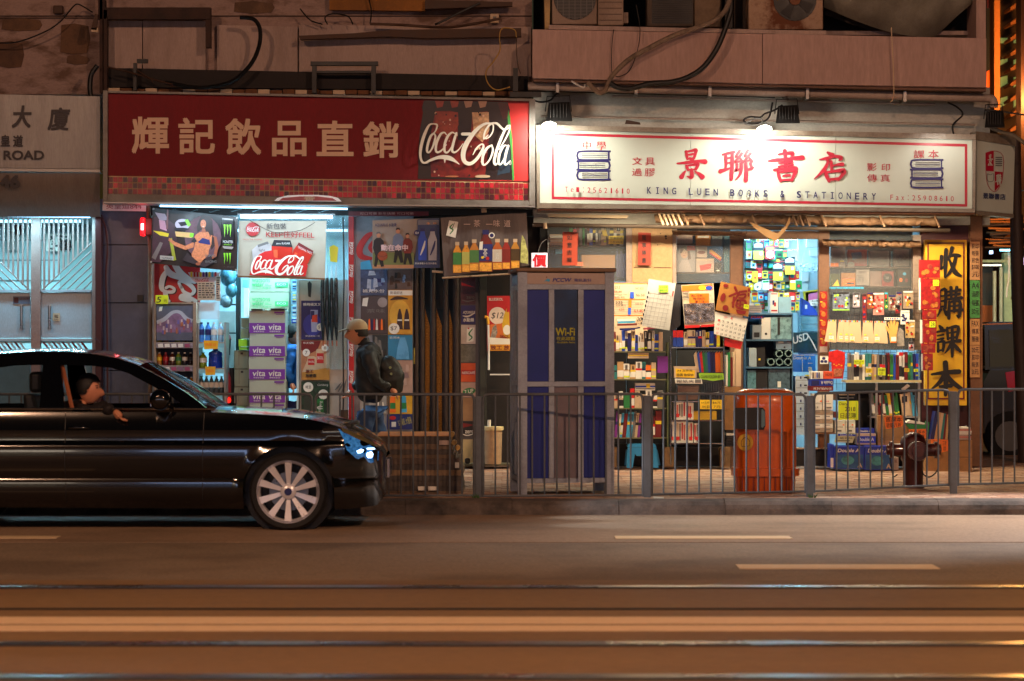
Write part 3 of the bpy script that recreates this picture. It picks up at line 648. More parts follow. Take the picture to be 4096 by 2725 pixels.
# lobby behind the gate
lobM=M((150,176,178),.5,var=.1)
LB=empty('lobby',W(100,1867,32.5),'tiled lobby seen through the bars of the entrance gate','lobby')
def wpart(e,n,x0,x1,y0,y1,z0,z1,mt):
 m=MB();m.box(x0,x1,y0,y1,z0,z1,mt);return m.build(n,e)
lx0,lx1=W(-300,0,30).x,W(400,0,30).x
wpart(LB,'back_wall',lx0,lx1,32.8,32.9,.14,3.1,lobM);wpart(LB,'floor',lx0,lx1,30.1,32.79,.12,.14,GREY)
m=MB()
for k in range(12):m.box(lx0,lx1,32.77,32.795,.3+k*.24,.31+k*.24,GREY)
m.build('tile_joint',LB)
for(x0,y0,x1,y1,mt,n)in((185,935,285,1004,PAPER,'notice_board'),(30,925,70,1000,GREY,'mailbox'),(300,870,360,900,ALU,'vent'),(60,880,85,940,MAROON,'door_decoration'),(240,960,372,1168,M((96,120,118),.5),'inner_door')):
 m=MB();m.pbox(x0,y0,x1,y1,32.6,.1,mt);m.build(n,LB)
a=Art(32.59)
for k in range(28):
 x,y=random.uniform(190,275),random.uniform(940,998);a.poly([(x,y),(x+random.uniform(6,18),y-3),(x+random.uniform(6,16),y+7),(x-2,y+5)],INK)
a.build('notice_print',LB)
TUBE=M((225,240,255),.4,var=0,emit=9.0,ecol=(190,225,255));TUBE_C=M((200,235,255),.4,var=0,emit=4.0,ecol=(150,215,255))
t=empty('tube_lamp',tuple(W(60,880,31.2)),'lit tube lamp on the lobby ceiling behind the gate','lamp')
m=MB();m.tube([Vector((lx0+.4,31.2,2.86)),Vector((lx1-.4,31.2,2.86))],.016,TUBE_C,10);m.build('tube',t)
light('lamp_light','AREA',((lx0+lx1)/2,31.2,2.82),EN_TUBE*1.5,(.42,.85,1.0),1.6,.1,rot=(0,0,0),parent=t)
t=empty('tube_lamp',tuple(W(150,862,29.6)),'tube lamp tucked under the curved steel panel above the gate','lamp')
m=MB();m.tube([W(-100,862,29.72),W(360,868,29.72)],.012,TUBE_C,8);m.build('tube',t)
light('lamp_light','AREA',tuple(W(130,874,29.62)),EN_TUBE*.2,(.32,.78,1.0),1.3,.06,target=tuple(W(130,1500,29.9)),parent=t)
# dark steel bay between the gate and the drinks shop
SB=empty('steel_cladding',W(500,1867,29.9),'dark blue grey steel wall bay left of the drinks shop','wall')
sb=grime((98,104,124),(52,54,72),.8,2.4,.7,.3,(1,1,.8),'dull_steel',(.4,.6),.1)
part(SB,'panel',405,845,596,978,29.92,.1,sb);part(SB,'panel',405,982,596,1210,29.92,.1,sb);part(SB,'panel',405,1214,596,1480,29.92,.1,sb);part(SB,'panel',405,1484,596,1866,29.92,.1,sb)
part(SB,'latch',549,1180,572,1207,29.88,.04,K_BLACK)
m=MB();m.ppoly([(410,803),(583,806),(583,846),(410,843)],29.6,.02,M((222,196,190),.5));o=tag(m.build('street_number_plate'),'pink white plate reading the street name and 844','sign')
a=Art(29.597);a.text('英皇道844',424,812,566,836,M((150,34,44),.5,var=0),slope=2/142,off=.01);a.build('lettering',o)
m=MB();m.ptube([(592,812),(600,1000),(600,1400),(600,1862)],29.75,9,grime((120,92,72),(84,56,42),2,12),10);tag(m.build('shop_post',smooth=60),'brown round post at the left edge of the drinks shop','post')
cable([(405,860),(424,920),(430,1000),(424,1100),(428,1250),(430,1500),(430,1700)],29.8,4,MAROON,'dark red cable running down the steel bay')
cable([(380,1355),(392,1362),(402,1380)],29.6,3,MAROON,'short hooked wire on the red pilaster')
e=empty('alarm_light',W(580,945,29.6),'glowing red alarm light on the post at the drinks shop corner','lamp')
m=MB();m.pbox(580,872,610,942,29.6,.15,M((96,18,16),.4));m.build('housing',e,bevel=.01)
m=MB();m.pbox(559,870,579,944,29.62,.12,M((255,20,30),.3,var=0,emit=2.2));m.build('lens',e,bevel=.02)
m=MB();m.pbox(564,895,574,920,29.61,.01,M((255,220,230),.3,var=0,emit=5));m.build('flash_tube',e)
light('lamp_light','POINT',tuple(W(565,905,29.45)),1.3,(1,.08,.1),.04,parent=e)
# ------------------------------------------------------------------ drinks shop: lamp, posters, stock
e=empty('tube_lamp',tuple(W(1145,868,30)),'bright fluorescent tube hanging over the drinks shop','lamp')
m=MB();m.tube([W(962,866,29.9),W(1330,869,29.9)],6.5*30/F,TUBE,12);m.build('tube',e)
m=MB();m.pbox(950,855,1340,861,29.95,.1,ALU);m.build('fitting',e)
light('lamp_light','AREA',tuple(W(1140,876,30.05)),EN_TUBE*.7,(.42,.80,1.0),1.0,.08,rot=(math.radians(10),0,0),parent=e)
e=empty('canopy_lamp',tuple(W(1000,832,28.98)),'slim tube lamp under the front edge of the red sign','lamp')
m=MB();m.tube([W(640,824,29.22),W(1390,836,29.22)],.010,TUBE_C,8);m.build('tube',e)
light('lamp_light','AREA',tuple(W(1000,846,28.95)),24,(.55,.80,1.0),2.0,.08,target=tuple(W(1000,1500,29.75)),parent=e)
e=empty('tube_lamp',tuple(W(1000,868,31.8)),'second tube lamp deep inside the drinks shop','lamp')
m=MB();m.tube([Vector((W(700,0,30).x,31.8,2.78)),Vector((W(1350,0,30).x,31.8,2.78))],.016,TUBE_C,10);m.build('tube',e)
light('lamp_light','AREA',(W(1020,0,30).x,31.8,2.74),EN_TUBE*.6,(.30,.78,1.0),1.6,.1,rot=(0,0,0),parent=e)
m=MB();v=[]
for i in range(25):
 for j in range(5):v.append(W(640+i*29,838+j*10+3*math.sin(i*1.7+j),29.98+.03*math.sin(i*2.1+j*3)))
m.add(v,[(i*5+j,i*5+j+1,(i+1)*5+j+1,(i+1)*5+j)for i in range(24)for j in range(4)],M((150,196,205),.3,alpha=.55,var=.2,scale=20));tag(m.build('plastic_sheet',smooth=80),'crinkled clear plastic sheet above the tube lamp','plastic sheet')
def banner(px,Y,mt,lab,cat='banner',name='banner',wav=.02,n=14,dp=.004):
 (ax,ay),(bx,by),(cx,cy),(dx,dy)=px
 v=[];m=MB()
 for j in range(9):
  for i in range(n+1):
   u,w=i/n,j/8
   x=(ax*(1-u)+bx*u)*(1-w)+(dx*(1-u)+cx*u)*w;y=(ay*(1-u)+by*u)*(1-w)+(dy*(1-u)+cy*u)*w
   v.append(W(x,y,Y+.03+wav*math.sin(u*9+w*2)*.5))
 q=n+1;f=[(j*q+i,(j+1)*q+i,(j+1)*q+i+1,j*q+i+1)for j in range(8)for i in range(n)]
 k=len(v);v2=v+[p+Vector((0,dp,0))for p in v]
 f+=[tuple(reversed([a+k for a in t]))for t in f]
 edge=[i for i in range(q)]+[j*q+n for j in range(1,9)]+[8*q+i for i in range(n-1,-1,-1)]+[j*q for j in range(7,0,-1)]
 f+=[(edge[i],edge[(i+1)%len(edge)],edge[(i+1)%len(edge)]+k,edge[i]+k)for i in range(len(edge))]
 m.add(v2,f,mt)
 return tag(m.build(name,smooth=60),lab,cat)
# energy drink banner
bn=banner([(611,832),(952,868),(948,1086),(600,1053)],29.4,M((14,10,13),.35,var=.3,scale=4),'dark energy drink banner with a woman on a motorbike and green claw marks',n=18)
a=Art(29.405);a.ell(812,950,74,86,M((96,62,72),.5,var=.3,scale=10));sk,sk2,hair,gn=M((206,120,78),.4,var=.25,scale=40),M((150,78,50),.4),M((34,16,16),.4),M((130,205,40),.4)
dk=M((44,34,40),.4,var=.3,scale=20)
a.poly([(614,870),(650,862),(700,900),(712,985),(640,1050),(606,1048)],M((60,30,44),.4,var=.3,scale=9))
a.poly([(620,850),(660,856),(672,880),(640,884)],M((150,140,156),.4));a.poly([(636,880),(660,884),(668,925),(640,915)],M((196,140,160),.4))
a.poly([(612,923),(650,928),(676,935),(672,948),(640,942)],YEL);a.poly([(668,838),(674,838),(672,916),(664,916)],M((120,70,70),.4))
a.poly([(606,1030),(640,968),(652,972),(622,1040)],M((112,100,96),.4));a.poly([(676,955),(688,952),(705,1040),(692,1044)],M((150,150,40),.4))
a.poly([(640,1022),(694,1026),(694,1042),(640,1038)],M((170,160,150),.4));a.text('YAMAHA',646,1027,688,1037,INK,slope=.06)
a.ell(730,898,30,22,M((190,180,196),.4));a.poly([(712,890),(758,884),(762,898),(724,906)],INK);a.poly([(738,880),(752,878),(764,900),(752,908)],gn);a.ell(726,917,30,6,INK)
a.poly([(700,926),(770,932),(766,952),(704,946)],M((226,180,110),.4));a.poly([(760,932),(776,934),(772,950),(758,948)],gn)
# woman: hair, torso, arm, face
a.poly([(798,878),(806,866),(824,862),(842,866),(850,884),(852,930),(862,980),(846,1000),(836,960),(804,920),(790,930),(788,906)],hair)
a.poly([(800,928),(832,928),(848,944),(846,976),(836,1000),(834,1020),(800,1052),(786,1048),(768,1032),(766,1016),(776,996),(780,972),(774,958),(782,940)],sk)
a.poly([(776,968),(740,984),(700,968),(676,952),(674,962),(700,984),(742,1000),(774,990)],sk)
a.poly([(842,940),(856,950),(860,990),(854,1020),(820,1042),(792,1052),(800,1064),(830,1050),(866,1026),(874,984),(866,948)],sk2)
a.ell(813,896,11.5,17,sk,n=16);a.poly([(808,914),(820,914),(824,930),(806,930)],sk2);a.ell(813,906,4,1.2,WHITE,n=8);a.ell(808,893,2,1.2,INK,n=6);a.ell(818,893,2,1.2,INK,n=6)
a.poly([(798,882),(806,870),(824,868),(830,890),(828,906),(834,930),(842,950),(846,908),(840,876),(822,860),(804,862)],hair)
a.poly([(764,966),(778,950),(788,966),(776,972)],INK);a.poly([(792,968),(810,952),(838,960),(842,980),(818,976),(796,972)],NAVY)
a.poly([(764,1024),(800,1054),(846,1020),(852,1052),(820,1070),(760,1052),(730,1040),(750,1010)],dk);a.ell(792,1056,10,6,sk2,n=10)
a.text('KING',822,1018,862,1028,GREY);a.text('RACING',822,1042,866,1052,GREY)
# can with claw
a.poly([(886,878),(890,872),(930,876),(934,884),(936,985),(928,996),(896,993),(888,982)],M((24,26,26),.2));a.poly([(890,872),(930,876),(932,882),(888,878)],ALU);a.poly([(890,984),(934,988),(928,998),(896,995)],ALU)
def claw(x,y,w,h):
 for i in range(3):
  xx=x+i*w*.36
  a.poly([(xx-2,y),(xx+w*.2,y+1),(xx+w*.16,y+h*.5),(xx+w*.06,y+h*(.8+.2*((i+1)%2))),(xx+w*.04,y+h*.5)],gn)
claw(896,898,32,52);claw(896,1012,30,46)
a.text('MONSTER',892,962,932,972,WHITE,slope=.04);a.text('ENERGY',896,976,928,981,gn,slope=.04)
a.text('www.energydrink',894,1067,936,1070,GREY)
o=a.build('print',bn)
m=MB()
for p in((614,836),(948,872),(944,1080),(604,1048)):m.lathe([(.012,0),(.012,.006)],tuple(W(p[0],p[1],29.40)),ALU,8,'y')
m.build('eyelet',bn)
# cola banner
bn=banner([(956,884),(1306,884),(1300,1114),(950,1104)],29.45,M((176,166,146),.5,var=.06),'cream cola banner with three tilted cans and red script',wav=.012)
a=Art(29.455)
a.ell(1011,917,28,28,RED,n=28);coke(a,988,905,1036,928,WHITE)
a.text('新包裝',1066,893,1146,917,M((44,40,46),.5,var=0),off=.01);a.text('KEEP住好FEEL',1064,923,1257,950,RED,off=.012,slope=.02)
a.text('TASTE THE FEELING',970,955,1048,961,RED)
silver,redc=M((196,198,200),.3,.4),M((196,40,24),.35,var=.12,scale=10)
a.poly([(1008,1000),(1030,980),(1070,966),(1086,984),(1100,1060),(1030,1080),(1012,1040)],silver);a.poly([(1030,980),(1070,966),(1076,974),(1032,990)],GREY);a.text('light',1036,996,1060,1008,INK)
a.poly([(1174,1000),(1195,972),(1250,1002),(1252,1014),(1206,1102),(1150,1096)],redc);a.poly([(1188,982),(1195,970),(1254,1004),(1250,1016)],RED_D);a.text('ORIGINAL TASTE',1192,982,1248,992,WHITE,slope=.5)
a.poly([(1086,984),(1096,960),(1162,962),(1170,990),(1170,1100),(1086,1096)],redc);a.poly([(1086,984),(1096,960),(1162,962),(1170,990)],INK);a.text('zero SUGAR',1104,970,1160,978,WHITE,off=.02)
a.poly([(1096,1096),(1094,1000),(1110,1000),(1112,1097)],M((226,90,50),.4));a.poly([(1180,1010),(1190,1014),(1162,1098),(1150,1097)],M((226,90,50),.4))
pts=[(998,1101),(1003,1080),(1012,1050),(1034,1020),(1060,1006),(1086,1002),(1098,1030),(1150,1040),(1190,1040),(1232,1062),(1222,1106)]
a.poly(pts,RED_B)
coke(a,1006,1022,1216,1100,M((240,236,220),.4,var=.03),bold=1.25)
a.build('print',bn)
m=MB();m.ppoly([(950,1103),(1300,1113),(1300,1120),(950,1110)],29.44,.01,WOOD);m.build('bottom_batten',bn)
cable([(1000,882),(1030,900),(1080,925),(1120,930),(1200,922),(1260,890)],29.42,1.2,K_BLACK,'thin string drooping over the cream cola banner')
# giant red cola panel behind
m=MB();m.pbox(617,1055,800,1375,30.0,.03,RED);o=tag(m.build('cola_panel'),'tall red panel with giant white script behind the small coolers','panel')
a=Art(29.995);WS,SH=M((206,214,222),.4,var=.03),M((40,20,30),.5,var=0)
for mt,dx,w in((SH,5,1.0),(WS,0,1.0)):
 for st_ in([(700,1060,24),(720,1090,26),(752,1115,22),(778,1128,16)],[(664,1070,20),(680,1094,26),(712,1108,22),(770,1126,14)],[(668,1084,16),(652,1110,22),(646,1150,20),(660,1166,12),(690,1168,14),(696,1155,12),(678,1146,10),(664,1152,12)],[(724,1150,12),(716,1130,12),(732,1126,14),(760,1140,18),(776,1162,16),(764,1178,12),(736,1168,14),(726,1150,12)],[(660,1168,18),(668,1200,18),(676,1230,12)],[(782,1210,16),(750,1188,18),(728,1184,18),(724,1196,14),(760,1225,14)]):
  a.stroke([(x+dx,min(1204,y)+dx*.6,q)for x,y,q in st_],mt,6)
a.build('script_lettering',o)
m=MB();m.pbox(622,1181,672,1216,29.42,.003,FLUO);o=tag(m.build('price_card'),'fluorescent price card reading 5 on top of the left cooler','price card')
a=Art(29.418);a.text('5',627,1187,645,1211,INK,off=.01,shear=.2);a.text('元',654,1197,669,1210,INK);a.build('lettering',o)
# ------- bottles
def bottle_proto(name,r,h,liquid,cap,label,n=12):
 e=empty(name,(0,0,-50),'x','bottle')
 m=MB();m.lathe([(r*.9,0),(r,h*.04),(r,h*.28),(r*.93,h*.32),(r,h*.4),(r,h*.66),(r*.85,h*.76),(r*.38,h*.88),(r*.36,h*.93)],(0,0,-50),liquid,n);m.build('body',e,smooth=50)
 m=MB();m.lathe([(r*.42,h*.93),(r*.42,h)],(0,0,-50),cap,n);m.build('cap',e,smooth=50)
 if label:
  m=MB();m.lathe([(r*1.02,h*.36),(r*1.02,h*.64)],(0,0,-50),label,n);m.build('label',e,smooth=50)
 return e
def put(proto,loc,label,group=None):
 d=Vector(loc)-WO[proto.name];c=dup(proto,d);c['label']=label
 if group:c['group']=group
 return c
def liq(c):return M(c,.12,var=.12,scale=30,coat=.4)
LQ={'amber':liq((176,110,24)),'green':liq((110,130,30)),'ruby':liq((110,16,34)),'dark':liq((28,16,26)),'yellow':liq((170,150,30)),'blue':liq((24,44,130)),'brown':liq((74,34,20)),'grey':liq((70,84,92)),'clear':liq((150,190,220)),'water':liq((60,130,215))}
LB_={'white':WHITE,'green':GREEN,'red':RED,'blue':NAVY,'black':INK,'yellow':YEL}
S30=30.0/F
protos={}
def bottle(kind,cap,lab,r,h):
 k=(kind,cap,lab,r,h)
 if k not in protos:protos[k]=bottle_proto('bottle',r,h,LQ[kind],LB_[cap],LB_[lab]if lab else None);DEAD.append(protos[k])
 return protos[k]
DEAD=[]
# coolers
def cooler(x0,x1,y0,y1,shelves,lab,Y=29.55):
 e=empty('cooler',tuple(W((x0+x1)/2,1867,Y)),lab,'cooler')
 fm=grime((150,128,108),(110,90,74),3,12)
 def pb(n,a,b,c,d,yy,dp,mt):
  m=MB();m.pbox(a,b,c,d,yy,dp,mt);return m.build(n,e)
 pb('side_frame',x0,y0,x0+6,y1,Y,.42,fm);pb('side_frame',x1-13,y0,x1,y1,Y,.42,fm);pb('top_frame',x0+6.2,y0,x1-13.2,y0+6,Y,.42,fm)
 pb('back_panel',x0+6.2,y0+6.2,x1-13.2,y1,Y+.40,.02,M((60,62,78),.5));pb('base',x0+6.2,y1-40,x1-13.2,y1,Y+.01,.38,K_DARK)
 for s_ in shelves:
  pb('shelf',x0+6.4,s_,x1-13.4,s_+4,Y+.02,.36,ALU)
  m=MB();m.pbox(x0+7,s_+4.2,x1-14,s_+24,Y,.012,M((150,140,150),.25,alpha=.8,var=.3,scale=25));m.build('price_strip',e)
  a=Art(Y-.002)
  for k in range(5):
   xx=x0+14+k*(x1-x0-34)/5;a.poly([(xx,s_+7),(xx+20,s_+6),(xx+22,s_+20),(xx+2,s_+21)],random.choice([WHITE,M((150,60,100),.5),YEL,M((120,90,120),.5),PAPER]))
  a.build('price_label',e)
 return e
c1=cooler(617,785,1210,1866,(1369,1462,1562,1662),'left drinks cooler topped with a faded mountain picture')
a=Art(29.545);a.rect(625,1218,770,1362,M((84,92,112),.4,var=.2));
a.poly([(625,1290),(650,1282),(672,1262),(690,1252),(715,1250),(735,1262),(752,1282),(770,1290),(770,1330),(625,1330)],M((126,96,130),.4,var=.3,scale=20))
a.stroke([(626,1290,14),(655,1278,16),(690,1250,13),(720,1250,13),(745,1275,16),(769,1284,14)],M((170,176,190),.4),cap=False)
for k in range(26):
 x=random.uniform(632,762);y=random.uniform(1272,1322);a.poly([(x,y),(x+7,y),(x+7,y+16),(x,y+16)],random.choice([M((150,80,90),.4),M((90,84,150),.4),M((190,170,180),.4),M((170,100,70),.4)]))
a.poly([(637,1228),(650,1226),(646,1244),(634,1246)],PAPER)
o=a.build('header_picture',c1);o.location.y+=.02
kinds=[('yellow','white','green'),('ruby','white','black'),('blue','blue',None),('green','white','green'),('brown','white','yellow'),('grey','white','white')]
nm={'yellow':'pale yellow','ruby':'ruby red','blue':'dark blue','green':'green tea','brown':'brown tea','grey':'grey','dark':'dark','amber':'amber','clear':'clear water','water':'blue capped water'}
ordn=['leftmost','second from left','third from left','fourth from left','fifth from left','sixth from left','seventh from left','eighth from left','ninth from left','tenth from left','eleventh from left','twelfth from left','thirteenth from left','fourteenth from left','fifteenth from left','sixteenth from left','seventeenth from left','eighteenth from left','nineteenth from left','twentieth from left']+['number %d from left'%i for i in range(21,40)]
rows=[(1368,kinds,58,'top',(637,663,687,711,737,762)),(1461,[('amber','white','yellow'),('ruby','red','red'),('brown','white','white'),('green','white','green'),('dark','white','white'),('dark','white','black')],50,'middle',(637,663,689,714,739,762)),(1561,[('dark','white','black'),('ruby','white','red'),('green','white','green'),('amber','white','yellow')],52,'lower',(700,722,744,765))]
for yb,ks,hh,row,xs in rows:
 for i,(k_,x)in enumerate(zip(ks,xs)):
  p=bottle(*k_,round(11.0*S30,4),round(hh*S30,4));z=W(0,yb,29.6).z
  put(p,(W(x,0,29.68).x,29.68,z),'%s drink bottle, %s on the %s shelf of the left cooler'%(nm[k_[0]],ordn[i],row),'drink bottles in the left cooler')
# right water rack
c2=empty('display_rack',tuple(W(845,1867,29.7)),'white wire rack of bottled water right of the left cooler','rack')
for n,a_,b_,c_,d_ in(('upright',790,1290,795,1866),('upright',897,1290,902,1866),('shelf',795.5,1369,896.5,1374),('shelf',795.5,1473,896.5,1478),('shelf',795.5,1576,896.5,1581),('shelf',795.5,1690,896.5,1695)):
 m=MB();m.pbox(a_,b_,c_,d_,29.6,.4,ALU);m.build(n,c2)
for s_ in(1374.5,1478.5,1581.5):
 m=MB();m.pbox(795.5,s_,896.5,s_+16,29.595,.01,M((130,190,205),.3,alpha=.9));m.build('shelf_edge',c2)
for i,(x,y,w)in enumerate(((815,1362,58),(820,1466,42),(832,1580,32))):
 m=MB();m.ppoly([(x,y),(x+w,y+1),(x+w-2,y+34),(x+2,y+36)],29.55,.004,M((226,170,26),.5))
 o=tag(m.build('price_card'),'%s yellow price card on the water rack'%['top','middle','bottom'][i],'price card','yellow cards on the water rack')
 a=Art(29.548);a.text('特價 $5',x+6,y+10,x+w-8,y+24,ORNG);a.build('lettering',o)
for i,(x,k_)in enumerate(((806,'water'),(832,'water'),(856,'clear'),(882,'clear'))):
 p=bottle(k_,'blue' if k_=='water' else 'white','blue' if k_=='water' else 'white',round(12.0*S30,4),round(78*S30,4))
 put(p,(W(x,0,29.7).x,29.7,W(0,1368.5,29.65).z),'%s bottle, %s on the top shelf of the water rack'%(nm[k_],ordn[i]),'water bottles on the rack')
m=MB();m.lathe([(26*S30,0),(28*S30,6*S30),(28*S30,40*S30),(26*S30,46*S30),(28*S30,52*S30),(26*S30,62*S30),(10*S30,70*S30),(10*S30,76*S30)],(W(862,0,29.72).x,29.72,W(0,1472.5,29.7).z),M((26,66,190),.1,trans=.0,coat=.6,var=.2,scale=16),20)
tag(m.build('water_jug',smooth=50),'big blue water jug on the middle shelf of the rack','jug')
p=bottle('green','green','white',round(16*S30,4),round(62*S30,4));put(p,(W(812,0,29.7).x,29.7,W(0,1472.5,29.7).z),'green capped bottle beside the big blue water jug')
for i in range(5):
 p=bottle('grey','green','white',round(10*S30,4),round(70*S30,4));put(p,(W(806+i*20,0,29.7).x,29.7,W(0,1575.5,29.7).z),'green topped water bottle, %s in the pack on the lower shelf'%ordn[i],'green topped bottles')
for i in range(5):
 p=bottle('clear','red','red',round(9*S30,4),round(46*S30,4));put(p,(W(806+i*20,0,29.7).x,29.7,W(0,1689.5,29.7).z),'red topped bottle, %s on the lowest shelf of the rack'%ordn[i],'red topped bottles')
# price sheets beside the red panel
m=MB();m.ppoly([(752,1090),(880,1090),(876,1110),(850,1136),(800,1142),(768,1120)],29.8,.01,M((214,190,200),.4));o=tag(m.build('round_display_card'),'round topped drinks display card above the price sheets','card')
a=Art(29.797)
for k in range(9):a.rect(762+k*12,1088,770+k*12,1108,random.choice([NAVY,CYAN,GREEN,PURPLE,YEL,RED]))
coke(a,780,1112,836,1128,RED);a.build('print',o)
for i,(a0,b0,c0,d0,lb)in enumerate(((790,1128,860,1202,'upper printed price sheet beside the red cola panel'),(790,1212,858,1246,'lower printed price sheet beside the red cola panel'),(862,1105,882,1205,'narrow vertical price list right of the price sheets'))):
 m=MB();m.pbox(a0,b0,c0,d0,29.78,.004,PAPER);o=tag(m.build('price_sheet'),lb,'price sheet')
 a=Art(29.776)
 y=b0+5
 while y<d0-6:
  x=a0+4
  while x<c0-8:w=random.uniform(6,14);a.rect(x,y,x+w,y+4,random.choice([INK,NAVY,GREY,INK]));x+=w+4
  y+=9
 a.build('print',o)
m=MB();m.pbox(788,1208,878,1278,29.74,.01,PLASTIC);tag(m.build('acrylic_holder'),'clear acrylic box under the price sheets','holder')
for i,(cx,cy,rx,ry,c_)in enumerate(((912,1105,34,42,(70,130,150)),(925,1160,24,32,(84,150,170)),(905,1205,26,28,(130,160,170)))):
 p=W(cx,cy,30.3);m=MB();m.lathe([(ry*S30*math.sin(t)*rx/ry+.001,-ry*S30*math.cos(t))for t in[math.pi*j/8 for j in range(9)]],tuple(p),M(c_,.3,var=.4,scale=16,bump=.8,bs=14),14)
 tag(m.build('plastic_bag',smooth=70),'%s bulging pale blue plastic bag hanging behind the banners'%['topmost','middle','lowest'][i],'bag','bags hanging in the drinks shop')
e=empty('shelf_unit',tuple(W(965,1867,30.3)),'dark green metal shelf frame between the bags and the carton stacks','shelf')
dg=M((24,60,66),.5)
for n,a_,b_,c_,d_ in(('upright',943,1098,960,1640),('crossbar',880,1098,942,1112),('crossbar',880,1216,942,1222),('crossbar',880,1330,942,1336)):
 m=MB();m.pbox(a_,b_,c_,d_,30.3,.1,dg);m.build(n,e)
m=MB();m.pbox(870,1245,940,1470,31.0,.3,M((170,180,176),.5));tag(m.build('cabinet'),'pale cabinet deep in the drinks shop','cabinet')
m=MB();m.lathe([(8*S30,0),(12*S30,60*S30),(14*S30,62*S30)],tuple(W(912,1420,30.1)),K_BLACK,12);m.lathe([(14*S30,62*S30),(9*S30,78*S30),(1*S30,84*S30)],tuple(W(912,1420,30.1)),RED_D,12)
tag(m.build('vase',smooth=50),'dark vase with a red top beside the water rack','vase')
m=MB();m.pbox(895,1470,935,1640,30.0,.2,K_BLACK);tag(m.build('speaker_box',bevel=.01),'black box standing behind the water rack','box')
m=MB();m.ppoly([(906,1500),(914,1488),(922,1512),(924,1600),(902,1600)],29.9,.02,M((150,14,26),.4));o=tag(m.build('red_pennant'),'narrow red pennant with red glow by the water rack','pennant')
m=MB();m.lathe([(.03,0),(.03,.02)],tuple(W(912,1602,29.88)),M((255,30,20),.4,var=0,emit=3),12,'y');m.build('red_light',o)
# ------- cartons
def carton(x0,y0,x1,y1,Y,dp,mt,lab,group=None,prints=None,flap=True,name='carton'):
 m=MB();m.pbox(x0,y0,x1,y1,Y,dp,mt);o=tag(m.build(name,bevel=.004),lab,'carton',group)
 if flap:
  a=Art(Y-.001);a.rect(x0+2,y0+1.5,x1-2,y0+2.6,BROWN);a.build('seam',o)
 if prints:
  a=Art(Y-.0015);prints(a);a.build('print',o)
 return o
VCARD=M((168,176,160),.7,var=.05);VP=M((112,44,150),.5,var=.05)
def vita(y):
 def f(a):
  a.rect(997,y+52,1140,y+93,VP)
  for x in(1010,1074):a.text('vita',x,y+58,x+52,y+80,WHITE,off=.02,shear=.12);a.text('檸檬茶飲品',x+4,y+83,x+46,y+89,WHITE)
  a.rect(1097,y+7,1136,y+14,VP);a.text('NET',1000,y+5,1024,y+9,VP);a.rect(1104,y+17,1132,y+19,VP)
 return f
for i,lab in enumerate(('topmost','second from top','third from top','fourth from top','fifth from top')):
 y=1240+i*92.6;j_=(0,2,-1,1,-2)[i];carton(996+j_,y+.6,1141+j_,y+92,29.75,.5,VCARD,'white and purple drink carton, %s of the tall front stack'%lab,'purple banded drink cartons',vita(y))
carton(996,1703.5,1141,1795,29.75,.5,VCARD,'white and purple drink carton at the bottom of the tall front stack','purple banded drink cartons',vita(1703))
wz=M((150,160,132),.7,var=.05);wg=M((60,165,96),.5,var=0)
def wat(y):
 def f(a):
  a.text('watsons',1008,y+22,1080,y+38,wg);a.text('water',1008,y+40,1056,y+54,wg,off=.02);a.text('屈臣氏蒸餾水',1010,y+56,1086,y+64,wg)
  a.rect(1100,y+38,1152,y+58,wg);a.text('ECO',1108,y+42,1144,y+50,WHITE)
  a.rect(1060,y+44,1074,y+46,wg);a.rect(1060,y+49,1086,y+51,wg)
 return f
carton(996,1094,1157,1167,30.3,.5,wz,'grey green water carton at the top behind the purple banded stack','water cartons',wat(1092))
carton(996,1168,1157,1250,30.3,.5,wz,'grey green water carton just above the purple banded stack','water cartons',wat(1168))
carton(998,1251,1155,1500,30.35,.4,wz,'grey carton hidden behind the purple banded stack',None)
m=MB();m.pbox(1004,1236,1050,1240,29.72,.3,K_BLACK);m.pbox(1082,1234,1138,1240,29.72,.3,K_BLACK);tag(m.build('black_strap'),'flat black straps lying on the topmost purple banded carton','strap')
gm_=M((128,132,112),.75,var=.08)
def chev(x,y):
 def f(a):a.rect(x,y,x+9,y+7,INK);a.text('FRAGILE',x-32,y+2,x-24,y+40,INK,rot=0)
 return f
for i,(a0,b0,c0,d0,lb)in enumerate(((964,1272,994,1312,'small brown carton highest in the left stack behind'),(962,1313,994,1356,'small brown carton second in the left stack behind'),(952,1387,0,0,''),(936,1402,994,1475,'tall grey green carton topmost in the low left stack'),(937,1476,994,1546,'tall grey green carton in the middle of the low left stack'),(936,1547,994,1622,'grey green carton with a barcode edge low in the left stack'),(936,1623,994,1700,'grey green carton near the bottom of the left stack'))):
 if c0:carton(a0,b0,c0,d0,29.95,.5,gm_,lb,'plain cartons left of the purple stack',(lambda a,x=a0,y=b0:(a.rect(x+26,y+8,x+36,y+16,INK),a.rect(x+19,y+3,x+20,y+60,BROWN)))if i>2 else None)
carton(954,1357,988,1387,29.9,.3,M((150,220,40),.5),'small bright lime green carton above the left stack')
carton(956,1388,988,1401,29.9,.3,M((120,190,40),.5),'flat lime green carton just below the other lime one')
for i,(a0,b0,c0,d0)in enumerate(((970,1120,992,1150),(975,1152,993,1268))):
 m=MB();m.pbox(a0,b0,c0,d0,30.2,.2,WHITE if i else M((120,190,210),.4));tag(m.build('packet'),['pale blue packet high beside the water cartons','tall white packet below the pale blue packet'][i],'packet')
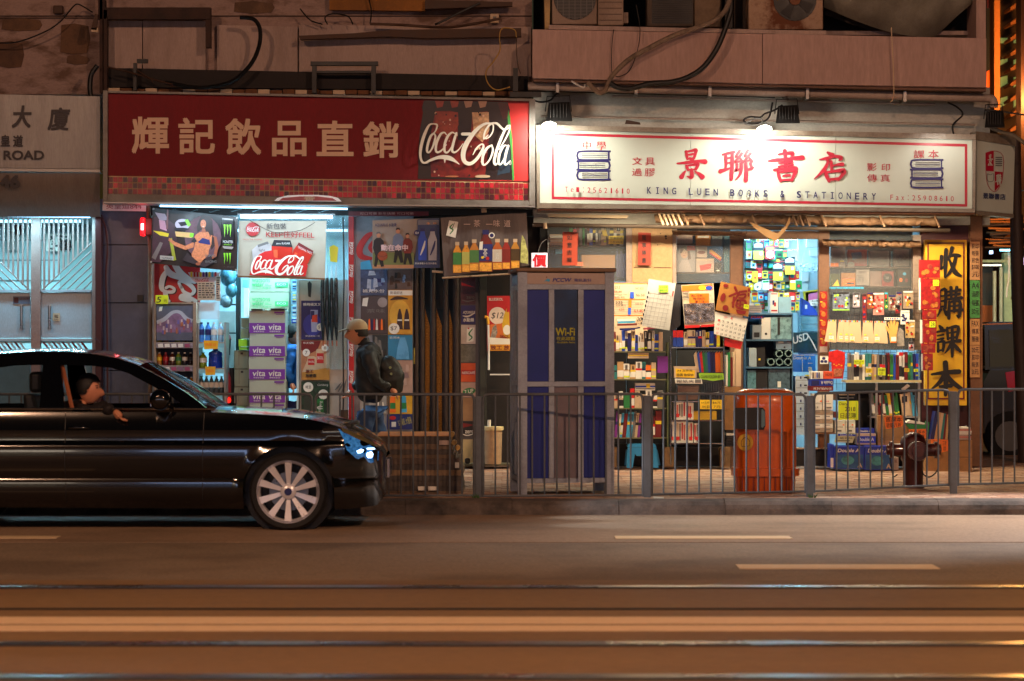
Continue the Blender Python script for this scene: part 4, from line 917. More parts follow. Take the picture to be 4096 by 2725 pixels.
for i in range(8):
 m=MB();m.pbox(1166+random.uniform(-2,2),1120+i*52,1186+random.uniform(-2,3),1165+i*52,30.15,.3,random.choice([CYAN,WHITE,M((120,180,210),.4),BLUE]))
 o=tag(m.build('drink_pack'),'pale drinks pack, %s in the thin column right of the cartons'%(['topmost']+[x.replace('from left','from top')for x in ordn[1:]])[i],'packet','column of drinks packs')
 a=Art(30.148)
 for k in range(4):a.rect(1170,1126+i*52+k*9,1184,1131+i*52+k*9,random.choice([YEL,INK,NAVY,WHITE]))
 a.build('print',o)
# ------- panels with posters right of the shop opening
PB=M((178,168,156),.6,var=.08)
WP=empty('poster_board',tuple(W(1300,1866,29.9)),'pale board carrying beer posters at the right of the drinks shop','board')
part(WP,'board_face',1196,1120,1392,1866,29.9,.05,PB)
part(WP,'edge_strip',1186,1110,1195,1866,29.86,.06,M((190,215,220),.4))
def poster(a0,b0,c0,d0,Y,bgm,lab,draw,sl=0.0,cat='poster'):
 m=MB();m.ppoly([(a0,b0),(c0,b0+sl*(c0-a0)),(c0,d0+sl*(c0-a0)),(a0,d0)],Y,.004,bgm);o=tag(m.build('poster'),lab,cat)
 a=Art(Y-.0015);draw(a);a.build('print',o);return o
def cans(a,x,y,w,h,c1_,c2_,txt):
 a.poly([(x,y+h*.06),(x+w*.12,y),(x+w*.88,y),(x+w,y+h*.06),(x+w,y+h*.94),(x+w*.88,y+h),(x+w*.12,y+h),(x,y+h*.94)],c1_)
 a.rect(x+2,y+h*.22,x+w-2,y+h*.74,c2_);a.text(txt,x+w*.12,y+h*.38,x+w*.88,y+h*.54,WHITE,off=.02)
def d_blue(a):
 a.text('係時候叉叉',1212,1212,1284,1224,WHITE,off=.02)
 a.ell(1250,1300,38,44,M((40,50,150),.5));a.poly([(1242,1240),(1272,1240),(1268,1328),(1246,1328)],M((150,160,200),.3));a.poly([(1243,1244),(1258,1244),(1256,1278),(1244,1278)],NAVY)
 a.poly([(1250,1262),(1270,1258),(1270,1290),(1246,1288)],M((200,60,30),.4));a.ell(1281,1309,15,15,PAPER);a.text('$9',1273,1302,1289,1316,GREY);a.text('飲過就知一啖',1222,1341,1280,1348,WHITE)
poster(1205,1203,1292,1358,29.87,NAVY,'dark blue poster with a tall glass drink',d_blue)
def d_skol(a):
 a.poly([(1205,1363),(1284,1363),(1270,1400),(1230,1420),(1205,1400)],RED_D);a.text('BLUE GIRL',1214,1368,1256,1376,WHITE)
 a.poly([(1208,1486),(1318,1470),(1318,1520),(1208,1520)],M((196,140,60),.5));a.poly([(1230,1440),(1318,1410),(1318,1470),(1208,1490)],CREAM)
 cans(a,1230,1425,30,48,CREAM,RED,'SKOL');cans(a,1265,1396,32,78,CREAM,RED,'SKOL')
 a.ell(1225,1411,15,15,PAPER);a.text('7',1220,1404,1230,1418,INK);a.ell(1300,1392,14,14,PAPER);a.text('8',1295,1386,1305,1398,INK)
 a.text('放工',1222,1478,1254,1492,RED_D,off=.03);a.text('放輕鬆',1222,1496,1266,1510,INK,off=.03)
poster(1205,1362,1318,1520,29.87,M((176,120,84),.5,var=.2,scale=14),'red and tan beer poster with two cans',d_skol)
def d_carl(a):
 a.ell(1233,1549,20,20,PAPER);a.text('啤酒',1222,1542,1244,1556,INK);a.ell(1293,1578,20,20,PAPER);a.text('$10',1280,1571,1306,1585,INK)
 a.text('Carlsberg',1270,1536,1312,1546,WHITE,shear=.2);a.poly([(1216,1590),(1226,1572),(1240,1572),(1250,1590),(1252,1674),(1214,1674)],M((40,52,42),.4));cans(a,1264,1596,30,76,GREEN,M((20,90,40),.4),'C')
 a.text('Carlsberg',1250,1628,1310,1642,WHITE,rot=-1.45)
poster(1205,1525,1318,1678,29.87,M((20,56,38),.4,var=.5,scale=22),'dark green beer poster low on the pale board',d_carl)
a=Art(29.89)
for k in range(3):a.stroke([(1340+k*12,1560+k*8,2),(1352+k*12,1548,7),(1366+k*10,1530-k*6,2)],GREY)
a.build('leaf_print',WP)
for i in range(4):
 e=empty('umbrella',tuple(W(1292+i*17,1380,29.7)),'folded black umbrella in plastic, %s of the hanging four'%ordn[i],'umbrella','umbrellas hanging by the shop opening')
 m=MB();x=1290+i*18;m.tube([W(x,1112,29.7),W(x,1130,29.7),W(x+1,1300,29.7),W(x+3,1362,29.7)],[.016,.022,.024,.010],M((26,40,46),.3,var=.5,scale=30,coat=.5),8);m.build('canopy',e,smooth=60)
 m=MB();m.tube([W(x+3,1363,29.7),W(x+3,1384,29.7)],.007,M((150,70,34),.5),6);m.build('handle',e)
 m=MB();m.tube([W(x,1060,29.7),W(x,1111,29.7)],[.006,.016],PLASTIC,6);m.build('plastic_sleeve',e)
for i,(x0,y0,x1,y1,mt,lb)in enumerate(((1318,980,1352,1050,YEL,'yellow and grey goods in a plastic bag by the tube lamp'),(1230,1125,1246,1190,K_DARK,'small dark packet hanging above the dark blue poster'))):
 m=MB();m.ppoly([(x0,y0+8),((x0+x1)/2,y0),(x1,y0+10),(x1-4,y1),(x0+3,y1-4)],29.8,.05,mt);tag(m.build('hanging_bag'),lb,'bag')
m=MB();v=[]
for j in range(15):
 for i in range(7):v.append(W(1306+i*14,862+j*44,29.85+.03*math.sin(i*1.9+j*1.3)))
m.add(v,[(j*7+i,j*7+i+1,(j+1)*7+i+1,(j+1)*7+i)for j in range(14)for i in range(6)],M((150,200,215),.2,alpha=.35,var=.3,scale=12,bump=.5,bs=8));tag(m.build('plastic_sheet',smooth=80),'long clear plastic sheet hanging left of the red cola strip','plastic sheet')
cable([(1372,870),(1376,1100),(1372,1300),(1374,1600),(1366,1680)],29.75,3,K_DARK,'thin dark rod hanging left of the red cola strip','cable')
m=MB();m.tube([W(1375,1640,29.6),W(1375,1760,29.6),W(1375,1866,29.6)],.05,BROWN,12);tag(m.build('short_post',smooth=50),'short brown post in front of the red cola strip','post')
# red cola strips and poster wall
RC=empty('cola_trim',tuple(W(1404,1866,29.85)),'red trim with repeated cola script around the poster wall','trim')
part(RC,'upright_strip',1394,866,1415,1710,29.85,.06,RED);part(RC,'top_strip',1394,846,1715,864,29.84,.06,RED_D)
a=Art(29.845)
for y in(1075,1180,1285,1392,1500,985):coke(a,1380,y,1430,y+16,WHITE,rot=-math.pi/2,bold=1.4)
a.build('script_lettering',RC)
a=Art(29.835);a.text('可口可樂 新年快樂 可口可樂',1440,849,1655,860,M((200,150,140),.5));a.build('top_lettering',RC)
PW=empty('poster_wall',tuple(W(1535,1866,29.9)),'grey wall covered with drinks posters behind the walking man','wall')
part(PW,'wall_face',1416,866,1652,1866,29.93,.06,M((128,132,140),.6,var=.2))
a=Art(29.925);a.stroke([(1500,932,8),(1470,945,22),(1440,990,26),(1444,1024,24),(1480,1034,14),(1496,1030,4)],RED,8);a.stroke([(1492,965,10),(1480,990,16),(1490,1008,12)],RED)
a.poly([(1442,1050),(1478,1040),(1490,1080),(1470,1110),(1442,1095)],CYAN)
a.build('large_c_print',PW)
def d_misc(seed,palette,txt=None):
 def f(a,r=random.Random(seed)):
  x0,y0,x1,y1=f.box
  for k in range(10):
   w,h=r.uniform(.12,.35)*(x1-x0),r.uniform(.15,.45)*(y1-y0);x=r.uniform(x0,x1-w);y=r.uniform(y0,y1-h)
   a.poly([(x+w*.2,y),(x+w*.8,y+h*.08),(x+w,y+h*.9),(x+w*.1,y+h)],r.choice(palette))
  if txt:a.text(txt,x0+5,y1-22,x1-8,y1-8,WHITE,off=.01)
 return f
def pm(a0,b0,c0,d0,bgm,lab,pal,txt=None,seed=1,Y=29.915):
 f=d_misc(seed,pal,txt);f.box=(a0+3,b0+3,c0-3,d0-3);return poster(a0,b0,c0,d0,Y,bgm,lab,f)
sb_=M((120,150,190),.3,var=.4,scale=18)
pm(1442,1078,1549,1182,M((60,76,110),.4,var=.4,scale=14),'shiny blue poster with a round pale badge below the basketball banner',[sb_,NAVY,M((90,110,150),.3),M((170,180,200),.3)],'補充水份',3)
pm(1552,1078,1650,1160,M((90,74,70),.4,var=.3),'brown glossy poster below the basketball banner',[K_BLACK,sb_,BROWN,M((140,120,100),.4)],None,4)
def d_tea(a):
 a.poly([(1452,1194),(1474,1190),(1468,1226),(1448,1224)],PAPER);a.text('茶味',1466,1236,1540,1252,GREY);a.ell(1530,1210,20,20,M((150,140,140),.5))
 for i,c_ in enumerate((ORNG,NAVY,RED,WHITE,RED_D,ORNG,BROWN)):a.poly([(1474+i*10,1282),(1477+i*10,1274),(1480+i*10,1282),(1482+i*10,1320),(1473+i*10,1320)],c_)
poster(1443,1184,1549,1335,29.915,M((72,62,66),.5),'small dark tea poster above the walking man',d_tea)
def d_yel(a):
 a.rect(1553,1162,1650,1182,PAPER);a.text('買滿即送',1560,1166,1610,1178,INK);a.stroke([(1562,1200,4),(1590,1192,14),(1630,1196,4)],BROWN);a.ell(1600,1260,42,60,M((220,170,60),.5))
 for x in(1590,1618):a.poly([(x,1260),(x+6,1236),(x+12,1236),(x+18,1260),(x+22,1318),(x-4,1318)],M((50,30,34),.4));a.rect(x,1278,x+18,1284,WHITE)
 a.ell(1576,1315,22,22,PAPER);a.text('$7',1562,1306,1588,1324,INK)
poster(1552,1160,1650,1338,29.912,M((196,140,40),.5,var=.15),'yellow poster with two dark bottles and a round price badge',d_yel)
pm(1490,1340,1549,1450,M((34,46,52),.5),'dark poster with green writing beside the yellow poster',[GREY,K_DARK],'Break!',6)
def d_cy(a):a.text('飲用水',1558,1346,1600,1356,WHITE);a.poly([(1590,1390),(1600,1350),(1620,1350),(1632,1390),(1638,1438),(1584,1438)],M((90,160,210),.3))
poster(1552,1341,1650,1440,29.915,M((34,120,165),.5),'bright blue water bottle poster right of the man',d_cy)
pm(1552,1442,1650,1572,M((176,142,128),.6),'pale pink worn poster right of the backpack',[M((190,160,148),.6),M((150,120,120),.6)],None,8)
def d_lem(a):
 for k in range(2):a.poly([(1558+k*44,1620),(1562+k*44,1590),(1572+k*44,1576),(1580+k*44,1590),(1584+k*44,1650),(1556+k*44,1650)],[ORNG,CYAN][k]);a.rect(1560+k*44,1612,1582+k*44,1636,GREEN)
 a.text('檸檬茶',1556,1578,1590,1588,WHITE)
poster(1551,1574,1650,1656,29.915,M((214,160,40),.5),'yellow lemon tea poster low on the poster wall',d_lem)
def d_kn(a):a.ell(1570,1672,14,8,RED);a.text('S-1 湯底 大優惠',1592,1672,1646,1700,M((200,190,90),.5),rot=-.25);a.rect(1566,1688,1584,1708,WHITE)
poster(1548,1658,1650,1718,29.915,M((22,40,110),.5),'dark blue food poster at the bottom of the poster wall',d_kn)
pm(1440,1460,1546,1655,M((150,150,150),.6),'grey poster mostly hidden behind the walking man',[GREY,PAPER],None,9)
m=MB();m.tube([W(1657,1392,29.75),W(1657,1456,29.75)],.008,M((160,140,60),.4,.5),8);tag(m.build('door_handle'),'brass pull handle at the right edge of the poster wall','handle')
# basketball banner
bn=banner([(1490,882),(1757,872),(1760,1072),(1489,1074)],29.5,M((150,136,124),.5,var=.1),'sports drink banner with three men and a basketball')
a=Art(29.505)
a.rect(1492,1010,1656,1074,M((104,110,60),.5));a.rect(1492,1060,1655,1074,M((170,120,84),.5));a.text('AQUARIUS 水動樂',1500,892,1586,908,NAVY,off=.01)
a.poly([(1670,878),(1757,874),(1759,1072),(1654,1072),(1670,960)],M((36,56,100),.4,var=.2,scale=10));a.rect(1672,880,1755,900,M((110,110,120),.5))
def man(x,y,c_,s_=1.0,hat=None,leg=K_DARK):
 a.poly([(x-18*s_,y+26*s_),(x-8*s_,y+16*s_),(x+8*s_,y+16*s_),(x+20*s_,y+28*s_),(x+24*s_,y+56*s_),(x+14*s_,y+84*s_),(x-14*s_,y+84*s_),(x-22*s_,y+56*s_)],c_)
 a.poly([(x-12*s_,y+82*s_),(x+14*s_,y+82*s_),(x+22*s_,y+130*s_),(x+10*s_,y+132*s_),(x,y+100*s_),(x-8*s_,y+132*s_),(x-18*s_,y+130*s_)],leg)
 a.ell(x,y+4*s_,8.5*s_,11*s_,SKIN,n=14);a.poly([(x-9*s_,y+2*s_),(x-7*s_,y-8*s_),(x+6*s_,y-9*s_),(x+9*s_,y+1*s_),(x,y-2*s_)],hat or hair)
man(1514,936,M((24,26,34),.5),1.0,GREY);man(1592,920,M((110,124,150),.5),1.0);man(1630,940,M((120,30,24),.5),.9)
a.ell(1530,1024,20,19,M((150,66,34),.5,var=.2,scale=40));a.stroke([(1512,1020,1.2),(1530,1028,1.2),(1548,1022,1.2)],INK)
a.text('動在命中',1524,978,1632,1004,M((230,200,200),.5,var=0),off=.04);
for x,c_ in((1672,BLUE),(1712,M((170,166,170),.4))):
 a.poly([(x,960),(x+8,938),(x+10,922),(x+26,922),(x+28,938),(x+36,960),(x+34,1042),(x+2,1042)],c_);a.rect(x+9,914,x+27,926,NAVY);a.stroke([(x+10,1020,4),(x+22,990,9),(x+28,965,4)],PAPER if c_ is BLUE else NAVY)
a.ell(1668,932,12,12,NAVY);a.text('補水',1660,927,1676,937,WHITE);a.text('配合身體水份流失補充',1660,1050,1746,1058,WHITE)
a.text('$ 8',1706,890,1746,898,M((210,140,90),.5))
a.build('print',bn)
# folding brown shutter with ridges and gold glittering strips
FS=empty('folding_shutter',tuple(W(1750,1866,30)),'dark brown ridged shutter with glittering gold strips','shutter')
br=M((46,30,24),.5,var=.3,scale=20)
glit=M((176,124,50),.45,.3,var=.7,scale=90,bump=1.0,bs=120)
for k,(x,w)in enumerate(((1655,20),(1678,20),(1722,20),(1772,20),(1812,26))):
 m=MB();cxx=W(x+w/2,0,29.9).x;m.lathe([(w/2*S30,0),(w/2*S30,2.62)],(cxx,29.95,.135),br,12);m.build('ridge',FS,smooth=50)
for x,w,y0 in((1700,19,1235),(1746,22,1235),(1797,13,1235)):
 m=MB();m.ppoly([(x,y0),(x+w*.4,y0+30),(x+w,y0+70),(x+w,1866),(x,1866)],30.0,.03,glit);m.build('gold_strip',FS)
part(FS,'backing',1654,866,1840,1234,30.1,.04,K_DARK)
m=MB();m.tube([W(1728,1086,29.45),W(1772,1089,29.45)],.012,CREAM,8);tag(m.build('banner_rod'),'short pale rod end between the two hanging banners','rod')
# tea banner
bn=banner([(1762,872),(2106,850),(2116,1062),(1776,1108)],29.3,grime((96,84,82),(66,56,56),1.2,6,.6,.5,(4,1,.5)),'grey tea banner with seven bottles, a pole along its bottom',n=20,wav=.03)
a=Art(29.30)
a.poly([(1797,882),(1833,888),(1822,952),(1784,942)],PAPER);a.stroke([(1812,896,3),(1800,910,6),(1812,920,5),(1800,936,4)],GREEN);a.stroke([(1818,892,2),(1810,912,3)],INK)
for ch,x in(('一',1855),('茶',1895),('一',1944),('味',1974),('道',2016)):a.text(ch,x,880 if ch!='一' else 896,x+26,908 if ch!='一' else 899,M((205,180,172),.5,var=0),off=.01)
def bott(x,yb,w,h,liqc,capc,labc,txt=None):
 a.poly([(x,yb-h*.66),(x+w*.1,yb-h*.74),(x+w*.3,yb-h*.84),(x+w*.32,yb-h*.9),(x+w*.68,yb-h*.9),(x+w*.7,yb-h*.84),(x+w*.9,yb-h*.74),(x+w,yb-h*.66),(x+w,yb),(x,yb)],liqc)
 a.rect(x+w*.26,yb-h,x+w*.74,yb-h*.89,capc);a.poly([(x,yb-h*.66),(x+w,yb-h*.66),(x+w,yb-h*.26),(x,yb-h*.26)],labc)
 if txt:a.text(txt,x+w*.3,yb-h*.56,x+w*.62,yb-h*.34,WHITE,off=.02)
 a.rect(x+2,yb-h*.22,x+w-3,yb-3,M((236,170,60),.3,var=.2,scale=40))
am=M((214,140,30),.3,var=.15,scale=40)
bott(1812,1092,34,124,am,CREAM,M((60,130,60),.4));bott(1848,1089,32,122,am,CREAM,M((180,180,90),.4));bott(1878,1084,38,126,M((190,120,40),.3),CREAM,M((70,120,60),.4))
bott(1916,1088,54,168,M((110,34,22),.3),NAVY,M((30,40,110),.4),'茶');a.poly([(1919,968),(1932,966),(1930,1000),(1916,1000)],PAPER);a.ell(1930,1030,6,5,YEL);a.ell(1950,1034,7,7,RED)
bott(1970,1080,40,124,M((180,90,30),.3),CREAM,M((200,190,176),.4),'奶');bott(2008,1078,34,122,M((150,40,24),.3),CREAM,M((120,30,20),.4));bott(2044,1074,34,118,M((190,130,40),.3),CREAM,M((70,50,20),.4))
a.ell(1967,942,12,12,PAPER);a.ell(1967,942,8,8,NAVY);a.poly([(2088,940),(2100,960),(2112,1010),(2112,1056),(2082,1050),(2084,980)],M((186,186,110),.4,var=.4,scale=30))
a.build('print',bn)
m=MB();m.tube([W(1768,1112,29.28),W(2042,1096,29.28)],.011,M((190,166,140),.3,.6),10);o=m.build('bottom_pole',bn,smooth=50)
m=MB();m.pbox(1925,832,1946,850,29.3,.05,CREAM);tag(m.build('clamp',bevel=.005),'small pale clamp holding the tea banner from above','clamp')
# narrow column of stickers
SC=empty('sticker_column',tuple(W(1880,1866,30)),'narrow column plastered with drink stickers left of the phone booth','column')
part(SC,'column_face',1840,1100,1918,1850,29.98,.2,M((80,76,80),.6))
def sticker(y0,y1,bgm,lab,draw=None,x1=1902):
 return poster(1844,y0,x1,y1,29.975,bgm,lab,draw or(lambda a:None),cat='sticker')
sticker(1112,1218,M((70,24,40),.4,var=.5,scale=16),'dark maroon zero cola sticker at the top of the sticker column',lambda a:(a.poly([(1846,1130),(1900,1150),(1846,1142)],RED),a.text('zero',1866,1186,1898,1196,GREY),a.stroke([(1848,1200,2),(1870,1206,5),(1900,1200,2)],GREY)))
sticker(1222,1297,M((30,26,96),.4),'blue sports drink sticker with a white swoosh',lambda a:(a.text('AQUARIUS',1852,1244,1900,1258,WHITE,off=.03,shear=.2),a.stroke([(1852,1264,3),(1872,1266,7),(1900,1252,2)],WHITE),a.text('水動樂',1852,1272,1896,1288,WHITE,off=.04)))
sticker(1300,1376,M((190,176,170),.5),'white tea sticker with a green leaf emblem',lambda a:(a.poly([(1868,1312),(1898,1310),(1894,1366),(1866,1370)],PAPER),a.stroke([(1890,1316,3),(1876,1336,6),(1888,1350,5),(1876,1362,3)],GREEN),a.ell(1874,1314,4,3,RED)))
sticker(1379,1450,M((104,104,96),.6,var=.3,scale=22),'faded grey sticker in the middle of the sticker column')
sticker(1453,1528,M((206,82,34),.5),'orange coffee sticker with a white name band',lambda a:(a.rect(1845,1480,1901,1500,M((180,40,30),.5)),a.text('NESCAFÉ',1848,1484,1900,1497,WHITE,off=.03)))
sticker(1530,1590,M((180,150,138),.5),'pale sticker with a green oval emblem',lambda a:(a.ell(1876,1566,26,14,GREEN,rot=-.2),a.text('7 UP',1858,1558,1894,1574,PAPER,off=.02,rot=-.2)))
sticker(1592,1684,M((150,116,84),.7),'plain tan sticker above the black zero sticker')
sticker(1686,1742,INK,'black zero sticker low on the sticker column',lambda a:(a.poly([(1850,1692),(1900,1700),(1850,1712)],RED_D),a.text('zero',1860,1722,1896,1734,WHITE,off=.02),a.stroke([(1848,1736,2),(1870,1742,4),(1900,1734,2)],WHITE)))
sticker(1758,1850,M((176,158,120),.7),'cream board at the foot of the sticker column')
m=MB();m.box(W(1845,0,29.6).x,W(2045,0,29.6).x,29.5,29.95,W(0,1862,29.6).z,W(0,1856,29.6).z,M((90,84,60),.6));tag(m.build('low_plinth'),'low dark plinth between the sticker column and the booth','plinth')
part(SC,'dark_post',1921,1090,1946,1858,29.9,.1,M((38,42,36),.5))
e=empty('white_pipe',tuple(W(1953,1500,29.8)),'short white pipe with brass tap beside the beer poster','pipe')
m=MB();m.ptube([(1953,1300),(1955,1400),(1955,1480)],29.8,4.5,WHITE,8);m.build('pipe',e,smooth=50)
m=MB();m.ptube([(1938,1268),(1950,1272),(1953,1298)],29.8,6,GOLD,8);m.build('tap',e,smooth=50)
m=MB();m.pbox(1960,1496,2040,1501,29.8,.02,WHITE);tag(m.build('white_strip'),'thin white strip on the dark wall left of the booth','strip')
def d_sk2(a):
 a.text('BLUESKOL',1956,1192,2012,1203,WHITE,off=.03);a.ell(1990,1263,34,34,PAPER,n=26);a.ell(1990,1263,33,33,M((214,196,180),.5));a.text('$12',1966,1250,2014,1278,INK,off=.01,shear=.2)
 a.poly([(1954,1300),(2040,1290),(2040,1352),(1954,1352)],M((196,100,40),.5));a.poly([(2008,1300),(2016,1260),(2030,1226),(2036,1224),(2040,1360),(2014,1340)],M((200,160,40),.4));a.poly([(2028,1226),(2040,1224),(2040,1246),(2026,1250)],RED);a.ell(2028,1320,16,20,PAPER)
 a.poly([(1970,1310),(1984,1296),(1990,1330),(1982,1352),(1962,1350)],M((150,140,130),.5,var=.5,scale=40));a.text('SKOL',2000,1340,2038,1352,RED_D,off=.03)
 a.poly([(1958,1350),(2040,1356),(2040,1378),(1960,1378)],PAPER);a.rect(1958,1378,2040,1403,M((216,150,30),.5));a.text('放工 放',1962,1382,2038,1400,RED_D,off=.04)
poster(1948,1184,2041,1404,29.85,RED,'red beer poster with a yellow bottle and a $12 badge beside the booth',d_sk2)
e=empty('wrapped_bucket',tuple(W(1970,1858,29.4)),'tall bucket wrapped in beige cloth left of the booth','bucket')
m=MB();m.lathe([(.085,0),(.09,.02),(.098,.36)],(W(1972,0,29.4).x,29.4,W(0,1856,29.4).z),M((176,150,118),.8,var=.15,scale=14,bump=.9,bs=14),20);m.build('body',e,smooth=50)
m=MB();m.lathe([(.112,.36),(.116,.38),(.112,.40)],(W(1972,0,29.4).x,29.4,W(0,1856,29.4).z),M((206,190,140),.5),20);m.build('rim',e,smooth=50)
m=MB();m.tube([W(1956,1728,29.35),W(1957,1680,29.35)],.018,PAPER,10);m.build('tube',e,smooth=50)
m=MB();m.lathe([(.02,0),(.03,.02),(.03,.05),(.01,.06)],tuple(W(1870,1855,29.4)),K_BLACK,10);tag(m.build('small_pot',smooth=50),'small black pot at the foot of the sticker column','pot')
# lit price sign over the booth
m=MB();m.pbox(2126,1012,2190,1070,29.4,.04,M((230,220,230),.4,var=0,emit=.55));o=tag(m.build('lit_sign'),'small glowing white sign with a red character above the booth','sign')
a=Art(29.397);a.text('價',2130,1018,2186,1068,M((200,20,40),.5,var=0),off=.045);a.build('lettering',o)
cable([(2152,1012),(2165,975),(2190,960),(2192,1010)],29.35,1.5,GREY,'thin bent wire holding the small glowing sign')
for p in DEAD:
 for q in[c for c in p.children_recursive]+[p]:bpy.data.objects.remove(q)
# ------------------------------------------------------------------ white bookshop sign
e=empty('shop_sign',W(3025,848,29.1),'long white bookshop sign with red brush characters lit by floodlights','sign')
sgw=M((196,204,192),.5,var=.04,scale=2);YB=29.2;SR=M((178,22,52),.4,var=.05);SN=M((26,26,92),.4,var=0)
for i,(xa,xb)in enumerate(((2160,2762),(2763.5,3342),(3343.5,3890))):
 f=lambda x:520+(x-2160)*.0231
 g=lambda x:812+(x-2160)*.0133
 m=MB();m.ppoly([(xa,f(xa)),(xb,f(xb)),(xb,g(xb)),(xa,g(xa))],YB,.1,sgw);m.build('panel',e)
frm=grime((136,126,112),(92,70,52),3,14,.7,.35)
for pts in(((2144,500),(2159,501),(2159,834),(2148,834)),((2160,500),(3904,538),(3902,559),(2160,519)),((2160,813),(3900,836),(3900,850),(2160,833)),((3891,560),(3903,560),(3901,835),(3891,834))):
 m=MB();m.ppoly(list(pts),YB-.05,.2,frm);m.build('frame',e)
m=MB();m.ppoly([(2150,835),(3900,851),(3900,858),(2150,842)],YB-.02,.5,M((110,70,44),.5));m.build('drip_edge',e)
a=Art(YB-.003);s1,s2=.0252,.0228
def line(x0,y0,x1,y1,w,mt):a.poly([(x0,y0-w/2),(x1,y1-w/2),(x1,y1+w/2),(x0,y0+w/2)],mt)
line(2208,537,3868,582,11,SR);line(2208,792,3868,822,10,SR);a.rect(2207,536,2216,793,SR);a.rect(3859,580,3869,823,SR)
o=a.build('red_border',e)
a=Art(YB-.004)
brush(a,'景',2697,598,2828,718,SR,1.1);brush(a,'聯',2880,602,3016,724,SR,1.05);brush(a,'書',3072,604,3212,726,SR,1.1);brush(a,'店',3252,611,3380,728,SR,1.1)
a.build('brush_characters',e)
a=Art(YB-.004)
for t,x0,y0,x1,y1 in(('中',2331,565,2364,598),('學',2386,566,2424,601),('文',2529,629,2569,660),('具',2580,631,2620,662),('過',2527,674,2568,704),('膠',2578,674,2620,706),('影',3468,653,3507,685),('印',3526,655,3560,684),('傳',3468,697,3508,728),('真',3522,698,3560,728),('課',3655,601,3698,633),('本',3713,600,3755,634)):
 a.text(t,x0,y0,x1,y1,SR,off=.012 if t in '中學課本' else .006)
def spaced(t,x0,y0,x1,hgt,mt,sl,off):
 n=len(t);p=(x1-x0)/n
 for i,c in enumerate(t):
  if c==' ':continue
  w=p*({'I':.12,'1':.24,':':.12}.get(c,.52))
  x=x0+i*p+(p-w)/2;y=y0+sl*(x-x0);hh=hgt*.72 if c in 'eax' else hgt
  a.text(c,x,y-hh,x+w,y,mt,0,off)
  if c=='I':a.rect(x-p*.12,y-hh,x+w+p*.12,y-hh*.88,mt);a.rect(x-p*.12,y-hh*.12,x+w+p*.12,y,mt)
spaced('KING LUEN BOOKS & STATIONERY',2580,775,3512,27,SN,.028,.02)
spaced('Tel:25621610',2255,768,2524,21,SR,.03,.01);spaced('Fax:25908610',3556,800,3820,21,SR,.024,.01)
a.build('lettering',e)
a=Art(YB-.004)
def books_icon(x,y,w,h):
 for i in range(3):
  y0=y+i*h/3;hh=h/3*.86;fl=i%2;X=lambda t:x+(1-t if fl else t)*w
  pts=[(X(1),y0),(X(.16),y0),(X(.04),y0+hh*.3),(X(.04),y0+hh*.7),(X(.16),y0+hh),(X(1),y0+hh)]
  a.stroke([(p[0],p[1],w*.055)for p in pts],SN,5,cap=False)
  a.stroke([(X(.94),y0,w*.045),(X(.94),y0+hh,w*.045)],SN,2,cap=False)
  for k in(.3,.5,.7):a.stroke([(X(.16),y0+hh*k,w*.018),(X(.9),y0+hh*k,w*.018)],SN if k==.5 else GREY,2,cap=False)
books_icon(2305,606,138,118);books_icon(3640,640,134,116)
a.build('book_emblems',e)
# return face of the sign turning the corner
e2=empty('corner_sign',W(3980,850,29.6),'small slanting side sign with a red and white shield emblem at the corner','sign')
def Cn(x,y,d=0.0):
 t=(x-3906)/154;Y=29.2+t*.42-d;return W(x,y,Y)
m=MB();fpts=[(3906,560),(4060,584),(4052,856),(3906,842)]
v=[Cn(x,y)for x,y in fpts];v2=[p+Vector((-.03,.12,0))for p in v]
m.add(v+v2,[(3,2,1,0),(4,5,6,7),(0,1,5,4),(1,2,6,5),(2,3,7,6),(3,0,4,7)],sgw);m.build('panel',e2)
for pts in(((3904,525),(4066,548),(4064,585),(3904,559)),((3904,843),(4056,857),(4054,872),(3904,857))):
 m=MB();v=[Cn(x,y,.03)for x,y in pts];v2=[p+Vector((-.03,.2,0))for p in v]
 m.add(v+v2,[(3,2,1,0),(4,5,6,7),(0,1,5,4),(1,2,6,5),(2,3,7,6),(3,0,4,7)],frm);m.build('frame',e2)
a=Art(29.2)
a.poly([(3943,611),(3975,604),(3975,686),(3945,684)],SR);a.poly([(3979,686),(4011,689),(4006,735),(3979,766)],SR)
a.stroke([(3944,612,2),(3978,604,2),(4012,624,2),(4012,700,2),(4000,745,2),(3978,768,2),(3952,742,2),(3944,690,2),(3943,612,2)],SR,3,cap=False)
brush(a,'景',3949,618,3971,665,sgw,1.0);brush(a,'聯',3983,697,4006,742,sgw,1.0)
for k in range(5):a.rect(3982,628+k*8,4009,632+k*8,GREY)
a.stroke([(3950,695,2),(3962,700,2),(3974,695,2),(3974,722,2),(3962,727,2),(3950,722,2),(3950,695,2)],GREY,2,cap=False)
a.text('景聯書店',3932,771,4022,795,SN,off=.02,slope=.06)
for i,p in enumerate(a.v):
 x=CX+p[0]*F/p[1];y=CY+(H-p[2])*F/p[1];a.v[i]=tuple(Cn(x,y,.009+(29.2-p[1])))
a.build('shield_emblem',e2)
